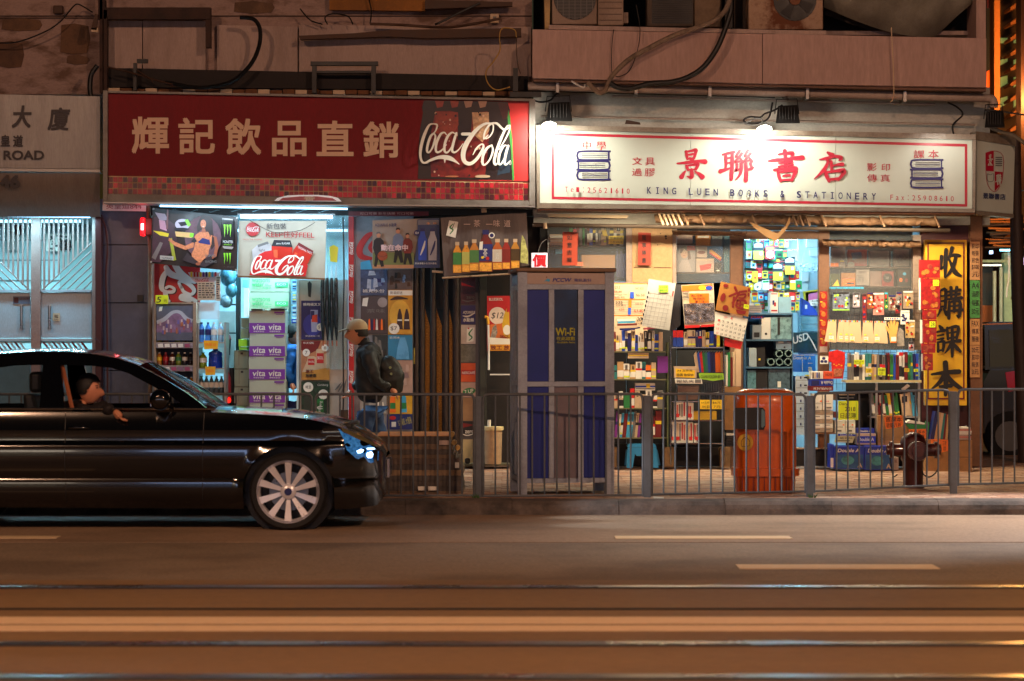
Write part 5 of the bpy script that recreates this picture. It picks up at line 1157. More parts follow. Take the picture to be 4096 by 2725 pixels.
# floodlights
FG=M((255,252,240),.3,var=0,emit=9,ecol=(255,250,235))
def flood(x0,y0,x1,y1,Y,lab,lit=True,gx=0,gy_=0):
 e=empty('floodlight',tuple(W((x0+x1)/2,y1,Y)),lab,'lamp','floodlights over the bookshop sign');w=x1-x0
 m=MB();v=[W(x0+w*.1,y0+4,Y),W(x1-w*.12,y0,Y),W(x1,y1,Y-.1),W(x0,y1,Y-.1)]
 v2=[W(x0+w*.12,y0+4,Y+.14),W(x1-w*.1,y0,Y+.14),W(x1-w*.04,y1-4,Y+.1),W(x0+w*.04,y1-4,Y+.1)]
 m.add(v+v2,[(3,2,1,0),(4,5,6,7),(0,1,5,4),(1,2,6,5),(2,3,7,6),(3,0,4,7)],K_BLACK);m.build('housing',e,bevel=.006)
 for k in range(6):m=MB();m.pbox(x0+w*.16+k*w*.12,y0+8,x0+w*.16+k*w*.12+3,y1-10,Y-.08,.05,K_DARK);m.build('fin',e)
 m=MB();m.tube([W(x0-3,(y0+y1)/2,Y),W(x0+4,y0-22,Y),W(x1-12,y0-24,Y),W(x1-4,(y0+y1)/2,Y)],.006,K_BLACK,6);m.build('bracket',e)
 m=MB();m.tube([W((x0+x1)/2,y0-22,Y),W((x0+x1)/2-6,y0-36,Y+.2),W((x0+x1)/2-20,y0-30,29.8)],.014,ALU_D,8);m.build('arm',e)
 if lit:
  m=MB();m.ppoly([(gx-28,gy_-4),(gx-16,gy_-13),(gx+6,gy_-18),(gx+28,gy_-8),(gx+30,gy_+4),(gx+14,gy_+15),(gx-14,gy_+15),(gx-27,gy_+7)],29.06,.05,FG);m.build('lamp_glass',e)
  light('lamp_light','SPOT',tuple(W(gx,gy_-6,28.55)),EN_FLOOD*11,(1,.95,.80),.07,target=tuple(W(gx,gy_+420,29.25)),parent=e,spot=166)
flood(2184,408,2290,486,29.2,'black floodlight at the left end of the white bookshop sign',True,2196,503)
flood(3102,420,3200,494,29.2,'black floodlight over the middle of the white bookshop sign',True,3058,517)
flood(3938,442,4020,512,29.3,'unlit black floodlight at the right end above the corner sign',False)
light('lamp_light','SPOT',tuple(W(3780,540,28.7)),EN_FLOOD*1.6,(1,.9,.78),.07,target=tuple(W(3780,900,29.25)),parent=bpy.data.objects['floodlight.001'],spot=160)
cable([(3090,410),(3075,470),(3040,490),(2990,492),(2975,480),(3000,468),(3040,470),(3060,455),(3100,440),(3130,420)],29.3,4,K_DARK,'coil of dark flex beside the middle floodlight')
cable([(2980,495),(3020,475),(3050,480),(3035,500),(2990,498),(2975,490)],29.28,3,GREY,'second loop of grey flex left of the middle floodlight')
cable([(2130,400),(2160,408),(2200,402),(2220,380),(2235,372)],29.3,4,K_BLACK,'black flex bunched beside the left floodlight')
cable([(3790,410),(3830,430),(3850,460),(3812,500),(3815,540)],29.5,4,K_DARK,'dark wire sagging beside the right floodlight')
cable([(3940,440),(4000,445),(4096,460),(4200,470)],29.4,4,K_BLACK,'black wire leaving the right floodlight towards the street')
cable([(3960,510),(4010,530),(4060,545),(4130,600)],29.35,8,grime((120,112,96),(70,60,50),6,30),'grey ribbed flex at the corner of the side sign','conduit_pipe')
m=MB();m.ppoly([(2500,495),(2505,480),(2530,484),(2560,490),(2562,498)],29.4,.05,BROWN);tag(m.build('nest_of_wires'),'tangle of brown wires on top of the white sign','wire')
# ------------------------------------------------------------------ bookshop frontage
BF=empty('bookshop_front',tuple(W(2950,1866,30)),'brown and white framed bookshop front with a tall doorway','shopfront')
fw=grime((150,132,122),(112,92,82),1.5,8,.5,.55);fb=grime((120,84,64),(84,58,44),1.2,6,.6,.6);pb_=grime((178,140,98),(140,108,74),1,5,.4,.6)
for n,x0,y0,x1,y1,mt in(('window_frame',2505,880,2528,1135,fw),('side_panel',2529,856,2690,1130,pb_),('window_frame',2691,880,2706,1135,fw),('door_post',2922,925,2971,1866,fb),('door_head',2972,925,3274,956,fb),('door_post',3275,900,3318,1866,fb),('window_frame',3652,940,3684,1400,fw),('window_frame',2192,872,2512,886,fw),('wall_pier',3685,860,3882,1866,MAROON)):
 m=MB();m.pbox(x0,y0,x1,y1,29.9,.12,mt);m.build(n,BF)
for x0,x1 in((2530,2608),(2611,2688)):
 m=MB();m.pbox(x0+4,1070,x1-4,1072,29.895,.01,BROWN);m.build('panel_joint',BF)
m=MB();m.pbox(2972,957,2975,1866,29.88,.1,K_DARK);m.build('door_edge',BF)
for q in((2190,886,2504,1130),(2707,886,2921,1130),(3319,900,3651,1400)):m=MB();m.pbox(*q,29.99,.004,GLASS);m.build('window_pane',BF)
# pale batten, and added unseen tubes under the sign
e=empty('batten_lamp',tuple(W(2350,870,29.5)),'long pale batten under the left end of the white sign','lamp')
m=MB();m.ppoly([(2192,856),(2515,862),(2508,874),(2192,868)],29.5,.1,CREAM);m.build('batten',e)
WT=M((255,244,214),.4,var=0,emit=6,ecol=(255,236,190))
def addlamp(x0,x1,lab,en):
 e=empty('added_tube_lamp',tuple(W((x0+x1)/2,852,28.9)),lab,'lamp','tube lamps tucked behind the bottom edge of the white sign')
 Z=W(0,826,29.32).z;xa,xb=W(x0,0,29.35).x,W(x1,0,29.35).x
 m=MB();m.tube([(xa,29.36,Z),(xb,29.36,Z)],.014,WT,8);m.build('tube',e)
 light('lamp_light','AREA',((xa+xb)/2,28.9,W(0,862,28.9).z),en*1.85,(1.0,.82,.52),abs(xb-xa),.1,target=((xa+xb)/2,29.25,.1),parent=e)  # light floats before the sign, standing in for floodlight spill on the racks
addlamp(2400,2900,'hidden warm tube lamp under the white sign over the left book racks',46)
addlamp(3300,3680,'hidden warm tube lamp under the white sign over the right window',40)
t=empty('tube_lamp',tuple(W(3185,998,31)),'slanting bright tube lamp inside the bookshop doorway','lamp')
m=MB();m.tube([W(3147,1006,31.0),W(3222,990,31.6)],.022,TUBE,10);m.build('tube',t)
light('lamp_light','AREA',tuple(W(3110,962,30.3)),26,(.34,.76,1.0),.7,.1,target=tuple(W(3100,1300,30.9)),parent=t)  # added area light that brightens the goods on the pegboard
for x,en in((3200,75),(2600,16),(3500,16)):light('lamp_light','AREA',(W(x,0,31.3).x,31.3,2.75),en,(.34,.76,1.0),1.0,.2,rot=(0,0,0),parent=t)
# awning roll and bars
clo=grime((128,96,70),(88,60,42),3,12,.6,.7);
e=empty('awning',tuple(W(3200,895,29.4)),'rolled brown awning cloth tied along a bar under the white sign','awning')
def cloth(x0,x1,y0,y1,Y,n,lab=None,amp=.025,mt=clo,sl=0.0,name='cloth_roll'):
 m=MB();v=[];K=8
 for i in range(n+1):
  x=x0+(x1-x0)*i/n;q=1+.12*math.sin(i*1.3)+.08*math.sin(i*3.1)
  for k in range(K):
   t=2*math.pi*k/K;yy=(y0+y1)/2+sl*(x-x0)+(y1-y0)/2*math.cos(t)*q;v.append(W(x+4*math.sin(k+i),yy,Y+.06*math.sin(t)+amp*math.sin(i*2.2+k)))
 m.add(v,[(i*K+k,i*K+(k+1)%K,(i+1)*K+(k+1)%K,(i+1)*K+k)for i in range(n)for k in range(K)]+[tuple(range(K)),tuple(range(n*K+K-1,n*K-1,-1))],mt)
 return m
cloth(2620,3286,858,892,29.45,40,sl=.006).build('cloth_roll',e,smooth=60)
cloth(3292,3752,868,902,29.45,26,sl=.004).build('cloth_roll',e,smooth=60)
m=MB();m.tube([W(2130,900,29.35),W(3800,922,29.35)],.022,M((66,54,46),.5,.4),10);m.build('bar',e)
m=MB();m.tube([W(2180,892,29.33),W(2182,915,29.33)],.02,CREAM,8);m.build('bar_cap',e)
for x in(2637,2655,2672,2690,2712,2736,2800,3010,3170,3196,3222,3286,3520,3740):
 m=MB();m.ptube([(x,856+(x-2600)*.006),(x+6,872+(x-2600)*.008),(x+18,900+(x-2600)*.008)],29.34,5,CREAM if x<2720 else clo,6,3);m.build('tie',e,smooth=60)
m=MB();m.ppoly([(2998,888),(3040,905),(3110,935),(3143,902),(3158,866),(3162,890),(3140,925),(3102,966),(3060,944),(3015,910)],29.28,.01,M((150,112,70),.6,var=.1));m.build('loose_flap',e)
cloth(3292,3512,958,985,29.7,18,sl=.02).build('lower_flap',e,smooth=60);cloth(3514,3682,962,990,29.7,14,sl=.01).build('lower_flap',e,smooth=60)
cloth(2690,2985,922,940,29.7,18,sl=.02).build('lower_flap',e,smooth=60)
def pk(name,cat,lab,x0,y0,x1,y1,Y,dp,mt,art=None,group=None,bevel=0.0):
 m=MB();m.pbox(x0,y0,x1,y1,Y,dp,mt);o=tag(m.build(name,bevel=bevel),lab,cat,group)
 if art:a=Art(Y-.0015);art(a);a.build('print',o)
 return o
def qk(name,cat,lab,pts,Y,dp,mt,art=None,group=None):
 m=MB();m.ppoly(pts,Y,dp,mt);o=tag(m.build(name),lab,cat,group)
 if art:a=Art(Y-.0015);art(a);a.build('print',o)
 return o
def vert(t,x,y,w,h,mt,n=None,off=.02):
 def f(a):
  for i,c in enumerate(t):a.text(c,x,y+i*h,x+w,y+i*h+h*.72,mt,off=off)
 return f
CN={'cream':CREAM,'white':PAPER,'red':RED_B,'navy':NAVY,'blue':BLUE,'green':GREEN,'yellow':YEL,'orange':ORNG,'black':INK,'teal':M((40,120,120),.5),'maroon':RED_D,'grey':GREY,'tan':M((190,150,100),.5),'purple':PURPLE,'sky blue':CYAN}
rb=random.Random(21)
def bookrow(x0,x1,yb,hmin,hmax,Y,where,pal,wr=(8,17),lean=0.0,dp=.17,group=None,tags_=.35):
 x=x0;i=0
 while x<x1-5:
  w=min(rb.uniform(*wr),x1-x);h=rb.uniform(hmin,hmax);c=rb.choice(pal);sh=-lean*h if lean else rb.choice((0,0,0,0,-2,2))
  m=MB();mt=CN[c];q=rb.random()
  segs=[(0,.12),(.12,.5),(.5,.62),(.62,1)]
  cc=[mt,rb.choice((mt,mt,PAPER if c!='white' else INK)),CN[rb.choice(('cream','red','navy','yellow','black'))]if q<.6 else mt,mt]
  for(s0,s1_),mm in zip(segs,cc):
   m.ppoly([(x+.5+sh*s1_,yb-h*s1_),(x+w-.5+sh*s1_,yb-h*s1_),(x+w-.5+sh*s0,yb-h*s0),(x+.5+sh*s0,yb-h*s0)],Y,dp,mm)
  o=tag(m.build('book'),'%s %s book, %s on %s'%('thin' if w<11 else 'thick',c,ordn[min(i,len(ordn)-1)],where),'book',group or 'books on '+where)
  a=Art(Y-.0012);nb=0
  if w>9 and rb.random()<.6:
   k=0
   y=yb-h*.92
   while y<yb-h*.66:a.rect(x+w*.3+sh*.8,y,x+w*.7+sh*.8,y+3,INK if c not in('black','navy')else PAPER);y+=5;nb+=1
  if rb.random()<tags_:a.rect(x+1+sh*.1,yb-h*.2,x+w-1+sh*.1,yb-h*.2+6,FLUO);nb+=1
  if nb:a.build('spine_print',o)
  x+=w+.3;i+=1
def rackpart(e,n,x0,y0,x1,y1,Y,dp,mt):
 m=MB();m.pbox(x0,y0,x1,y1,Y,dp,mt);return m.build(n,e)
MIX=['cream','white','white','navy','yellow','black','teal','tan','blue','cream','maroon'];YR=29.3
RA=empty('book_rack',tuple(W(2560,1870,YR)),'dark metal book rack immediately right of the phone booth','rack')
for x in(2446,2668):rackpart(RA,'upright',x,1370,x+6,1866,YR+.02,.25,M((96,110,74),.5))
for y in(1406,1517,1633,1751):rackpart(RA,'shelf',2453,y,2667,y+4,YR-.02,.27,M((130,128,92),.4,.5))
bookrow(2454,2655,1405,62,84,YR,'the top shelf of the rack beside the booth',MIX,(8,18),tags_=.5)
bookrow(2454,2625,1516,52,70,YR,'the second shelf of the rack beside the booth',['cream','white','tan','cream','grey','teal','orange'],(13,26))
bookrow(2454,2655,1632,52,78,YR,'the third shelf of the rack beside the booth',['cream','red','white','green','grey','cream','orange','white'],(14,26))
bookrow(2456,2560,1750,88,108,YR,'the lowest left shelf beside the booth',['purple','grey','maroon','cream','white','sky blue','grey'],(9,15),-.1)
bookrow(2600,2650,1750,84,108,YR,'the lowest right shelf beside the booth',['maroon','cream','cream'],(14,26))
pk('book','book','purple boxed book lying against the end of the second shelf',2630,1425,2672,1492,YR,.1,PURPLE)
pk('book','book','white bundle tied flat above the third shelf books',2541,1533,2620,1562,YR,.15,PAPER,lambda a:(a.rect(2541,1543,2620,1550,BLUE),a.rect(2585,1536,2600,1552,YEL),a.rect(2543,1554,2619,1557,INK)))
pk('book','book','cream boxed set standing proud on the second shelf',2512,1412,2595,1434,YR-.01,.14,CREAM,lambda a:a.rect(2515,1420,2592,1424,YEL))
for i,(x,y,w,mt)in enumerate(((2468,1277,75,PAPER),(2472,1286,70,CYAN),(2470,1296,78,RED_D),(2462,1306,90,CREAM),(2480,1314,60,NAVY))):
 qk('book','book','%s flat book in the pile above the top shelf'%['white topmost','sky blue second','maroon third','cream fourth','navy lowest'][i],[(x,y),(x+w,y-2),(x+w,y+6),(x,y+8)],YR,.14,mt)
qk('book','book','blue magazine lying tilted on the top shelf books',[(2494,1322),(2560,1308),(2562,1313),(2496,1327)],YR-.02,.16,NAVY)
qk('book','book','pink magazine lying tilted on the top shelf books',[(2575,1313),(2650,1303),(2652,1310),(2578,1320)],YR-.02,.16,M((210,90,110),.5))
bluep=M((40,140,200),.35,var=.08)
e=empty('plastic_stool',tuple(W(2570,1872,29.25)),'bright blue plastic stool under the left book rack','stool')
m=MB();m.ppoly([(2516,1777),(2620,1777),(2626,1790),(2510,1790)],29.2,.3,bluep);m.build('seat',e,bevel=.01)
m=MB();m.ppoly([(2511,1791),(2625,1791),(2627,1800),(2600,1812),(2592,1824),(2546,1824),(2538,1812),(2509,1806)],29.2,.012,bluep);m.build('apron',e)
for p in([(2509,1800),(2540,1812),(2531,1872),(2506,1872)],[(2600,1810),(2626,1796),(2634,1872),(2612,1872)]):
 m=MB();m.ppoly(p,29.2,.03,bluep);m.build('leg',e)
for p in([(2504,1800),(2514,1800),(2510,1862),(2498,1862)],[(2624,1800),(2630,1800),(2642,1862),(2630,1862)]):
 m=MB();m.ppoly(p,29.45,.03,bluep);m.build('leg',e)
stone=M((120,92,60),.8,var=.3,scale=16,bump=.8,bs=20)
for x0,x1,l in((2440,2468,'leftmost'),(2655,2697,'middle'),(2880,2922,'rightmost')):
 qk('wrapped_block','block','%s of the three brown paper wrapped blocks under the racks'%l,[(x0,1796),(x0+8,1788),(x1,1790),(x1-2,1868),(x0+3,1868)],29.3,.2,stone,group='wrapped blocks under the racks')
rackpart(RA,'kick_board',2455,1776,2660,1862,29.75,.05,K_BLACK)
RB=empty('book_rack',tuple(W(2790,1870,YR)),'chrome wire rack with plastic folders right of the booth rack','rack')
CHR=M((170,170,165),.2,1.0,var=.1)
for x in(2680,2892):
 m=MB();m.tube([W(x+3,1345,YR),W(x+3,1860,YR)],.010,CHR,8);m.build('upright',RB,smooth=50)
for y in(1389,1605,1681,1773):rackpart(RB,'shelf',2687,y,2891,y+4,YR-.02,.27,CHR)
rackpart(RB,'kick_board',2700,1790,2878,1864,29.75,.05,K_BLACK)
bookrow(2735,2880,1388,58,72,YR,'the top shelf of the chrome rack',['cream','white','cream','tan','yellow','white','navy','blue'],(9,18))
for i in range(3):pk('sachet','packet','red and blue plastic sachet, %s at the left end of the chrome rack'%ordn[i],2692+i*14,1320+i*3,2705+i*14,1387,YR,.1,BLUE,lambda a,x=2692+i*14:a.rect(x,1322,x+13,1350,RED_B),group='red and blue sachets')
for i,c in enumerate(('cream','blue','red','green','teal','blue','navy','navy','orange','orange','tan')):
 x=2776+i*10.5;qk('folder','folder','%s plastic folder, %s in the fan on the chrome rack'%(c,ordn[i]),[(x,1412-abs(i-6)*-1.5),(x+10,1406),(x+12+max(0,6-i)*1.5,1490),(x+3+max(0,6-i)*1.5,1490)],YR-.03+i*.004,.1,CN[c],group='coloured folders on the chrome rack')
for i in range(9):
 x=2804+i*9.5;qk('folder','folder','dark clear folder, %s in the lower row of the chrome rack'%ordn[i],[(x,1530),(x+7,1528),(x+8,1600),(x+2,1600)],YR,.1,M((40+i*3,60,70),.2,alpha=.9),group='dark folders on the chrome rack')
qk('price_card','price card','lime price card under the coloured folders',[(2795,1496),(2800,1492),(2894,1494),(2896,1518),(2850,1524),(2800,1516)],YR-.05,.004,LIME,lambda a:a.text('CLEAR FOLDER $8元',2803,1500,2890,1514,INK,off=.01))
pk('carton','carton','small carton with a yellow card on the chrome rack',2697,1466,2786,1512,YR-.06,.2,CREAM,lambda a:(a.poly([(2702,1474),(2780,1482),(2778,1512),(2704,1508)],M((236,190,30),.5)),a.text('A4 文件夾',2708,1478,2770,1488,INK,off=.01),a.text('特價 每個$8',2706,1494,2774,1506,INK,off=.01)))
qk('price_card','price card','white handwritten price strip below the yellow card',[(2699,1515),(2806,1516),(2810,1536),(2702,1534)],YR-.07,.004,PAPER,lambda a:(a.text('報紙夾',2706,1519,2776,1532,INK,off=.01),a.rect(2780,1518,2804,1532,GREY)))
qk('bag','bag','grey plastic bag of stationery on the chrome rack',[(2710,1542),(2796,1542),(2790,1598),(2712,1602)],YR,.1,M((120,96,84),.4,var=.3))
for x0,t1,t2,l in((2800,'A4文件','A4 $5','left'),(2846,'$6元','7元','right')):
 pk('price_card','price card','%s of the two yellow cards hanging below the dark folders'%l,x0,1600,x0+43,1637,YR-.06,.004,M((236,196,30),.5),lambda a,x=x0,p=t1,q=t2:(a.text(p,x+4,1606,x+38,1616,INK),a.text(q,x+8,1622,x+38,1633,INK)))
pk('basket','basket','yellow plastic basket on the chrome rack',2774,1646,2866,1679,YR,.2,M((190,150,30),.5))
for x0,x1,y0,y1,l in((2697,2745,1607,1679,'striped book pack on the shelf left of the yellow basket'),(2748,2774,1612,1679,'red and white narrow book pack beside the striped one'),(2683,2696,1687,1771,'narrow green white pack at the left of the lowest chrome shelf'),(2698,2744,1687,1771,'red striped pack with an orange sticker on the lowest chrome shelf'),(2752,2772,1690,1771,'wrapped white pack in the middle of the lowest chrome shelf'),(2776,2795,1694,1771,'right wrapped cream pack on the lowest chrome shelf')):
 def f(a,x0=x0,x1=x1,y0=y0,y1=y1,r=random.Random(x0)):
  n=max(1,int((x1-x0)/9))
  for k in range(n):a.rect(x0+k*9+1,y0+r.uniform(2,14),x0+k*9+7,y1-r.uniform(2,20),r.choice([RED,CREAM,M((190,90,80),.5),GREY,NAVY,GOLD]))
  a.rect(x0+4,y1-24,x0+min(20,x1-x0-2),y1-10,RED_B)
 pk('book_pack','book',l,x0,y0,x1,y1,YR,.18,PAPER,f)
# binders and cartons right of the chrome rack
for i,(x,w,y0,c)in enumerate(((2903,8,1420,'white'),(2912,9,1410,'green'),(2922,9,1430,'maroon'),(2932,8,1408,'cream'),(2942,22,1395,'cream'))):
 pk('binder','binder','%s binder, %s between the chrome rack and the doorway'%(c,ordn[i]),x,y0,x+w,1546,29.5,.2,CN[c],group='binders beside the doorway')
pk('carton','carton','brown carton carrying the binders beside the doorway',2898,1548,2962,1640,29.5,.3,CARD);pk('carton','carton','brown carton lower down beside the orange bin',2900,1641,2958,1720,29.5,.3,CARD)
for i in range(6):pk('magazine','magazine','white edged magazine, %s in the flat pile beside the orange bin'%(['topmost']+[x.replace('left','top')for x in ordn[1:]])[i],2904+rb.uniform(-3,3),1722+i*11,2956+rb.uniform(-3,3),1731+i*11,29.5,.3,rb.choice([PAPER,GREY,INK]),group='pile of magazines beside the bin')
# notices on the pale panel
NB=pk('price_chart','chart','large handwritten price chart beside the phone booth',2450,1132,2590,1368,29.6,.01,CREAM,lambda a:([a.rect(2450,y,2590,y+4,ORNG)for y in(1133,1196,1260)],[a.rect(2452,1203+k*7,2572,1204+k*7,GREY)for k in range(8)],a.text('212',2460,1143,2480,1155,INK,off=.01),a.text('$8.80',2456,1163,2488,1172,RED_B,off=.01),a.text('A4 Paper Size',2456,1176,2508,1182,INK),a.text('每包 9元',2456,1185,2500,1194,RED_B),a.text('223',2462,1205,2490,1216,INK,off=.01),a.text('Size 單行',2464,1218,2504,1226,INK),a.text('4.5元',2476,1232,2498,1246,RED_B),a.text('NO.224',2542,1212,2574,1220,INK),a.text('$3.80',2536,1238,2574,1250,RED_B,off=.01),a.text('NO.222',2542,1150,2574,1158,INK),a.text('$6.50',2544,1176,2578,1186,RED_B),a.text('2018',2548,1268,2586,1286,INK,off=.01,shear=.2),a.text('Diary',2546,1292,2576,1300,INK),a.rect(2520,1168,2536,1194,BLUE),a.rect(2514,1198,2526,1230,ORNG),a.rect(2512,1232,2524,1259,BLUE)))
def cald(a):
 for k in range(8):
  y=1172+k*17.5;x0=2600-k*4.2
  a.stroke([(x0-2,y,1),(x0+92-k*.2,y+14,1)],GREY,1,cap=False)
  a.rect(x0-8,y-6,x0-3,y+4,INK)
 for k in range(6):a.stroke([(2604+k*16,1170+k*2.4,.8),(2574+k*16,1302+k*2.6,.8)],GREY,1,cap=False)
 a.rect(2635,1141,2673,1170,LIME);a.text('2018年曆',2638,1145,2669,1153,INK);a.text('每張25元',2638,1158,2669,1167,INK);a.poly([(2690,1164),(2696,1166),(2692,1186),(2688,1185)],RED_B)
qk('wall_planner','planner','large white wall planner with a lime price card hanging askew',[(2595,1116),(2703,1134),(2678,1322),(2567,1305)],29.2,.006,M((176,174,170),.7),cald)
qk('dark_folder','folder','dark hanging folder behind the wall planner',[(2700,1135),(2725,1140),(2722,1300),(2686,1330),(2680,1318)],29.3,.02,M((40,40,46),.4,bump=.3))
sil=M((170,160,150),.15,.9,var=.5,scale=24,bump=1.0,bs=16)
def bagart(a):
 a.poly([(2728,1143),(2850,1136),(2852,1160),(2728,1166)],ORNG);a.ell(2810,1152,16,9,YEL);a.ell(2836,1152,14,9,BLUE);a.rect(2757,1174,2836,1213,M((240,120,20),.5))
 a.text('進口全新',2764,1178,2810,1188,INK,off=.01);a.text('每個8元',2772,1190,2820,1200,INK,off=.01);a.text('買十送一',2780,1202,2830,1211,INK,off=.01)
 for k in range(3):a.rect(2730,1166+k*12,2756,1170+k*12,GREY)
 a.poly([(2734,1216),(2856,1212),(2860,1285),(2740,1296)],sil);a.poly([(2738,1302),(2800,1300),(2800,1310),(2740,1313)],RED_B);a.poly([(2804,1300),(2860,1297),(2860,1306),(2804,1309)],RED_B)
qk('plastic_bag','bag','crinkled silver plastic bag with an orange card over the chrome rack',[(2726,1140),(2854,1134),(2862,1296),(2740,1314)],29.15,.05,M((205,190,165),.3,var=.2,scale=20),bagart)
def fu(a):
 rd=M((120,18,18),.4)
 brush_fu=[[(2940,1150,10),(2946,1165,10)],[(2918,1185,8),(2956,1172,10),(2930,1212,8)],[(2936,1190,9),(2932,1228,9)],[(2958,1168,8),(2985,1165,9)],[(2956,1180,7),(2982,1178,8),(2976,1192,7),(2956,1192,6)],[(2950,1202,8),(2980,1204,10),(2978,1232,10),(2946,1228,9),(2950,1202,7)],[(2962,1204,6),(2960,1228,6)],[(2948,1216,6),(2978,1218,6)]]
 for s_ in brush_fu:a.stroke(s_,rd,4)
 a.poly([(2942,1238),(2986,1245),(2980,1258),(2950,1255)],rd);a.ell(2903,1143,10,7,rd);a.ell(2892,1190,10,18,rd,rot=.3);a.ell(2902,1232,12,12,rd);a.ell(2996,1160,5,8,rd);a.ell(2994,1180,4,8,rd)
 a.poly([(2976,1217),(2996,1220),(2994,1237),(2974,1233)],FLUO);a.text('10元',2979,1221,2992,1232,INK)
qk('fortune_calendar','calendar','tilted gold card with a red fortune character over the white calendar',[(2884,1127),(3004,1150),(2993,1268),(2862,1240)],29.1,.01,M((176,120,56),.4,.3,var=.12),fu)
def cal2(a):
 a.text('4',2922,1268,2930,1280,RED_B);a.text('APR',2895,1266,2910,1272,RED_B)
 n=1
 for r in range(5):
  for c in range(7):
   if n>31:break
   x=2872+c*17-r*2.6;y=1277+r*17+c*4.4;a.text(str(n),x,y,x+9,y+8,INK if c else RED_B,off=.01);n+=1
qk('paper_calendar','calendar','white date sheet hanging below the gold fortune card',[(2861,1247),(2992,1276),(2972,1366),(2856,1336)],29.11,.01,PAPER,cal2)
qk('calendar_tail','paper','bright red paper tail under the white date sheet',[(2898,1352),(2971,1368),(2962,1398),(2898,1384)],29.12,.008,RED_B)
qk('couplet','banner','orange red couplet strip left above the phone booth',[(2251,927),(2311,929),(2309,1062),(2249,1062)],29.6,.004,M((168,58,34),.6),vert('如意吉祥',2268,940,20,30,INK))
qk('couplet','banner','orange red couplet strip on the beige panel',[(2553,930),(2604,932),(2603,1062),(2552,1060)],29.85,.004,M((168,50,30),.6),vert('萬事勝意',2567,941,18,30,INK))
a=Art(29.896);a.ell(2663,946,5,5,INK);a.ell(2664,955,4,3,INK);a.ell(2642,935,2,2,INK);a.ell(2630,980,2,2,INK);a.build('stain',BF)
# left upper window shelf
SH=empty('window_shelf',tuple(W(2350,985,30.3)),'shelf full of books in the left upper window','shelf')
rackpart(SH,'board',2194,982,2500,990,30.15,.3,BROWN);rackpart(SH,'back',2190,888,2504,1125,30.7,.02,K_DARK)
for i in range(9):pk('paper_pile','paper','pile of paper, sheet bundle %s in the left upper window'%(['topmost']+[x.replace('left','top')for x in ordn[1:]])[i],2200+rb.uniform(-3,3),938+i*4.8,2250+rb.uniform(-2,4),942+i*4.8,30.15,.2,rb.choice([PALE,PAPER,CREAM]),group='paper piles in the upper window')
bookrow(2278,2392,981,92,104,30.15,'the upper window shelf left half',['teal','maroon','navy','grey','green','blue','maroon','black'],(8,16),tags_=.05)
bookrow(2393,2500,981,86,98,30.15,'the upper window shelf right half',['tan','cream','grey','black','grey'],(10,18),tags_=.1)
qk('price_card','price card','yellow handwritten card in the left upper window',[(2435,944),(2496,943),(2493,977),(2434,976)],30.1,.004,YEL,lambda a:(a.text('新書到店',2440,948,2490,958,INK,off=.01),a.text('七折500本',2440,964,2490,974,INK,off=.01)))
qk('price_card','price card','small crumpled yellow tag left of the window card',[(2407,922),(2424,920),(2431,945),(2412,944)],30.1,.004,M((190,160,30),.6))
pk('carton','carton','brown carton in the lower part of the left upper window',2326,1020,2460,1072,30.1,.3,CARD);pk('tape_roll','tape','small stack of orange tape on the booth side of the carton',2302,1048,2332,1064,30.05,.1,ORNG)
for i in range(5):pk('rolled_poster','poster','dark blue rolled poster, %s in the left upper window'%ordn[i],2466+i*8,1010+rb.uniform(-8,8),2472+i*8,1110,30.15,.05,NAVY,group='rolled posters in the window')
pk('plastic_box','box','pale blue box behind the left couplet',2222,998,2250,1014,30.3,.1,CYAN)
# second upper window
pk('gift_box','box','white box with a woman portrait in the second upper window',2708,980,2782,1088,30.1,.2,M((130,124,128),.5),lambda a:(a.ell(2737,1012,15,22,M((166,130,108),.5)),a.poly([(2720,1012),(2724,990),(2742,984),(2758,1000),(2764,1036),(2752,1040),(2750,1006),(2736,996),(2726,1014)],M((70,44,38),.5)),a.poly([(2716,1060),(2728,1040),(2752,1040),(2770,1088),(2714,1088)],M((150,140,140),.5)),a.rect(2748,984,2780,1002,RED),a.ell(2732,1012,2,1.3,INK,n=6),a.ell(2742,1012,2,1.3,INK,n=6),a.stroke([(2733,1023,1.5),(2741,1023,1.5)],RED_D)))
for l,x0,y0,x1,y1,mt,f in(('white box with a red corner high in the second window',2708,930,2770,974,PALE,lambda a:a.poly([(2708,930),(2722,930),(2708,945)],RED)),('orange cardboard box high in the second window',2784,936,2842,982,M((196,130,50),.6),lambda a:a.rect(2790,944,2836,952,PAPER)),('white box with a red car picture in the second window',2786,984,2828,1030,PALE,lambda a:a.ell(2806,1010,16,7,RED_D)),('larger white box with red cars low in the second window',2784,1034,2856,1090,PALE,lambda a:(a.poly([(2798,1062),(2846,1054),(2842,1076),(2802,1084)],RED),a.rect(2788,1038,2850,1042,CREAM))),('grey box at the right of the second window',2846,930,2890,984,M((120,128,130),.5),None),('dark box in the lower right of the second window',2860,1050,2886,1088,K_DARK,lambda a:a.rect(2866,1080,2878,1086,PAPER))):
 pk('box','box',l,x0,y0,x1,y1,30.12,.2,mt,f)
qk('pencil_case','case','yellow and black pencil case leaning in the second window',[(2838,1000),(2846,998),(2886,1030),(2882,1044),(2840,1014)],30.1,.03,M((196,130,30),.5),lambda a:a.poly([(2838,1008),(2884,1038),(2882,1044),(2838,1014)],RED))
SH2=empty('window_shelf',tuple(W(2812,1092,30.3)),'shelf carrying toy boxes in the second upper window','shelf')
rackpart(SH2,'board',2707,1090,2921,1094,30.1,.3,BROWN);rackpart(SH2,'board',2707,975,2784,979,30.1,.3,BROWN);rackpart(SH2,'back',2707,900,2921,1130,30.6,.02,M((30,50,60),.6));rackpart(SH2,'dark_back',2707,1131,2921,1400,30.0,.02,K_DARK)
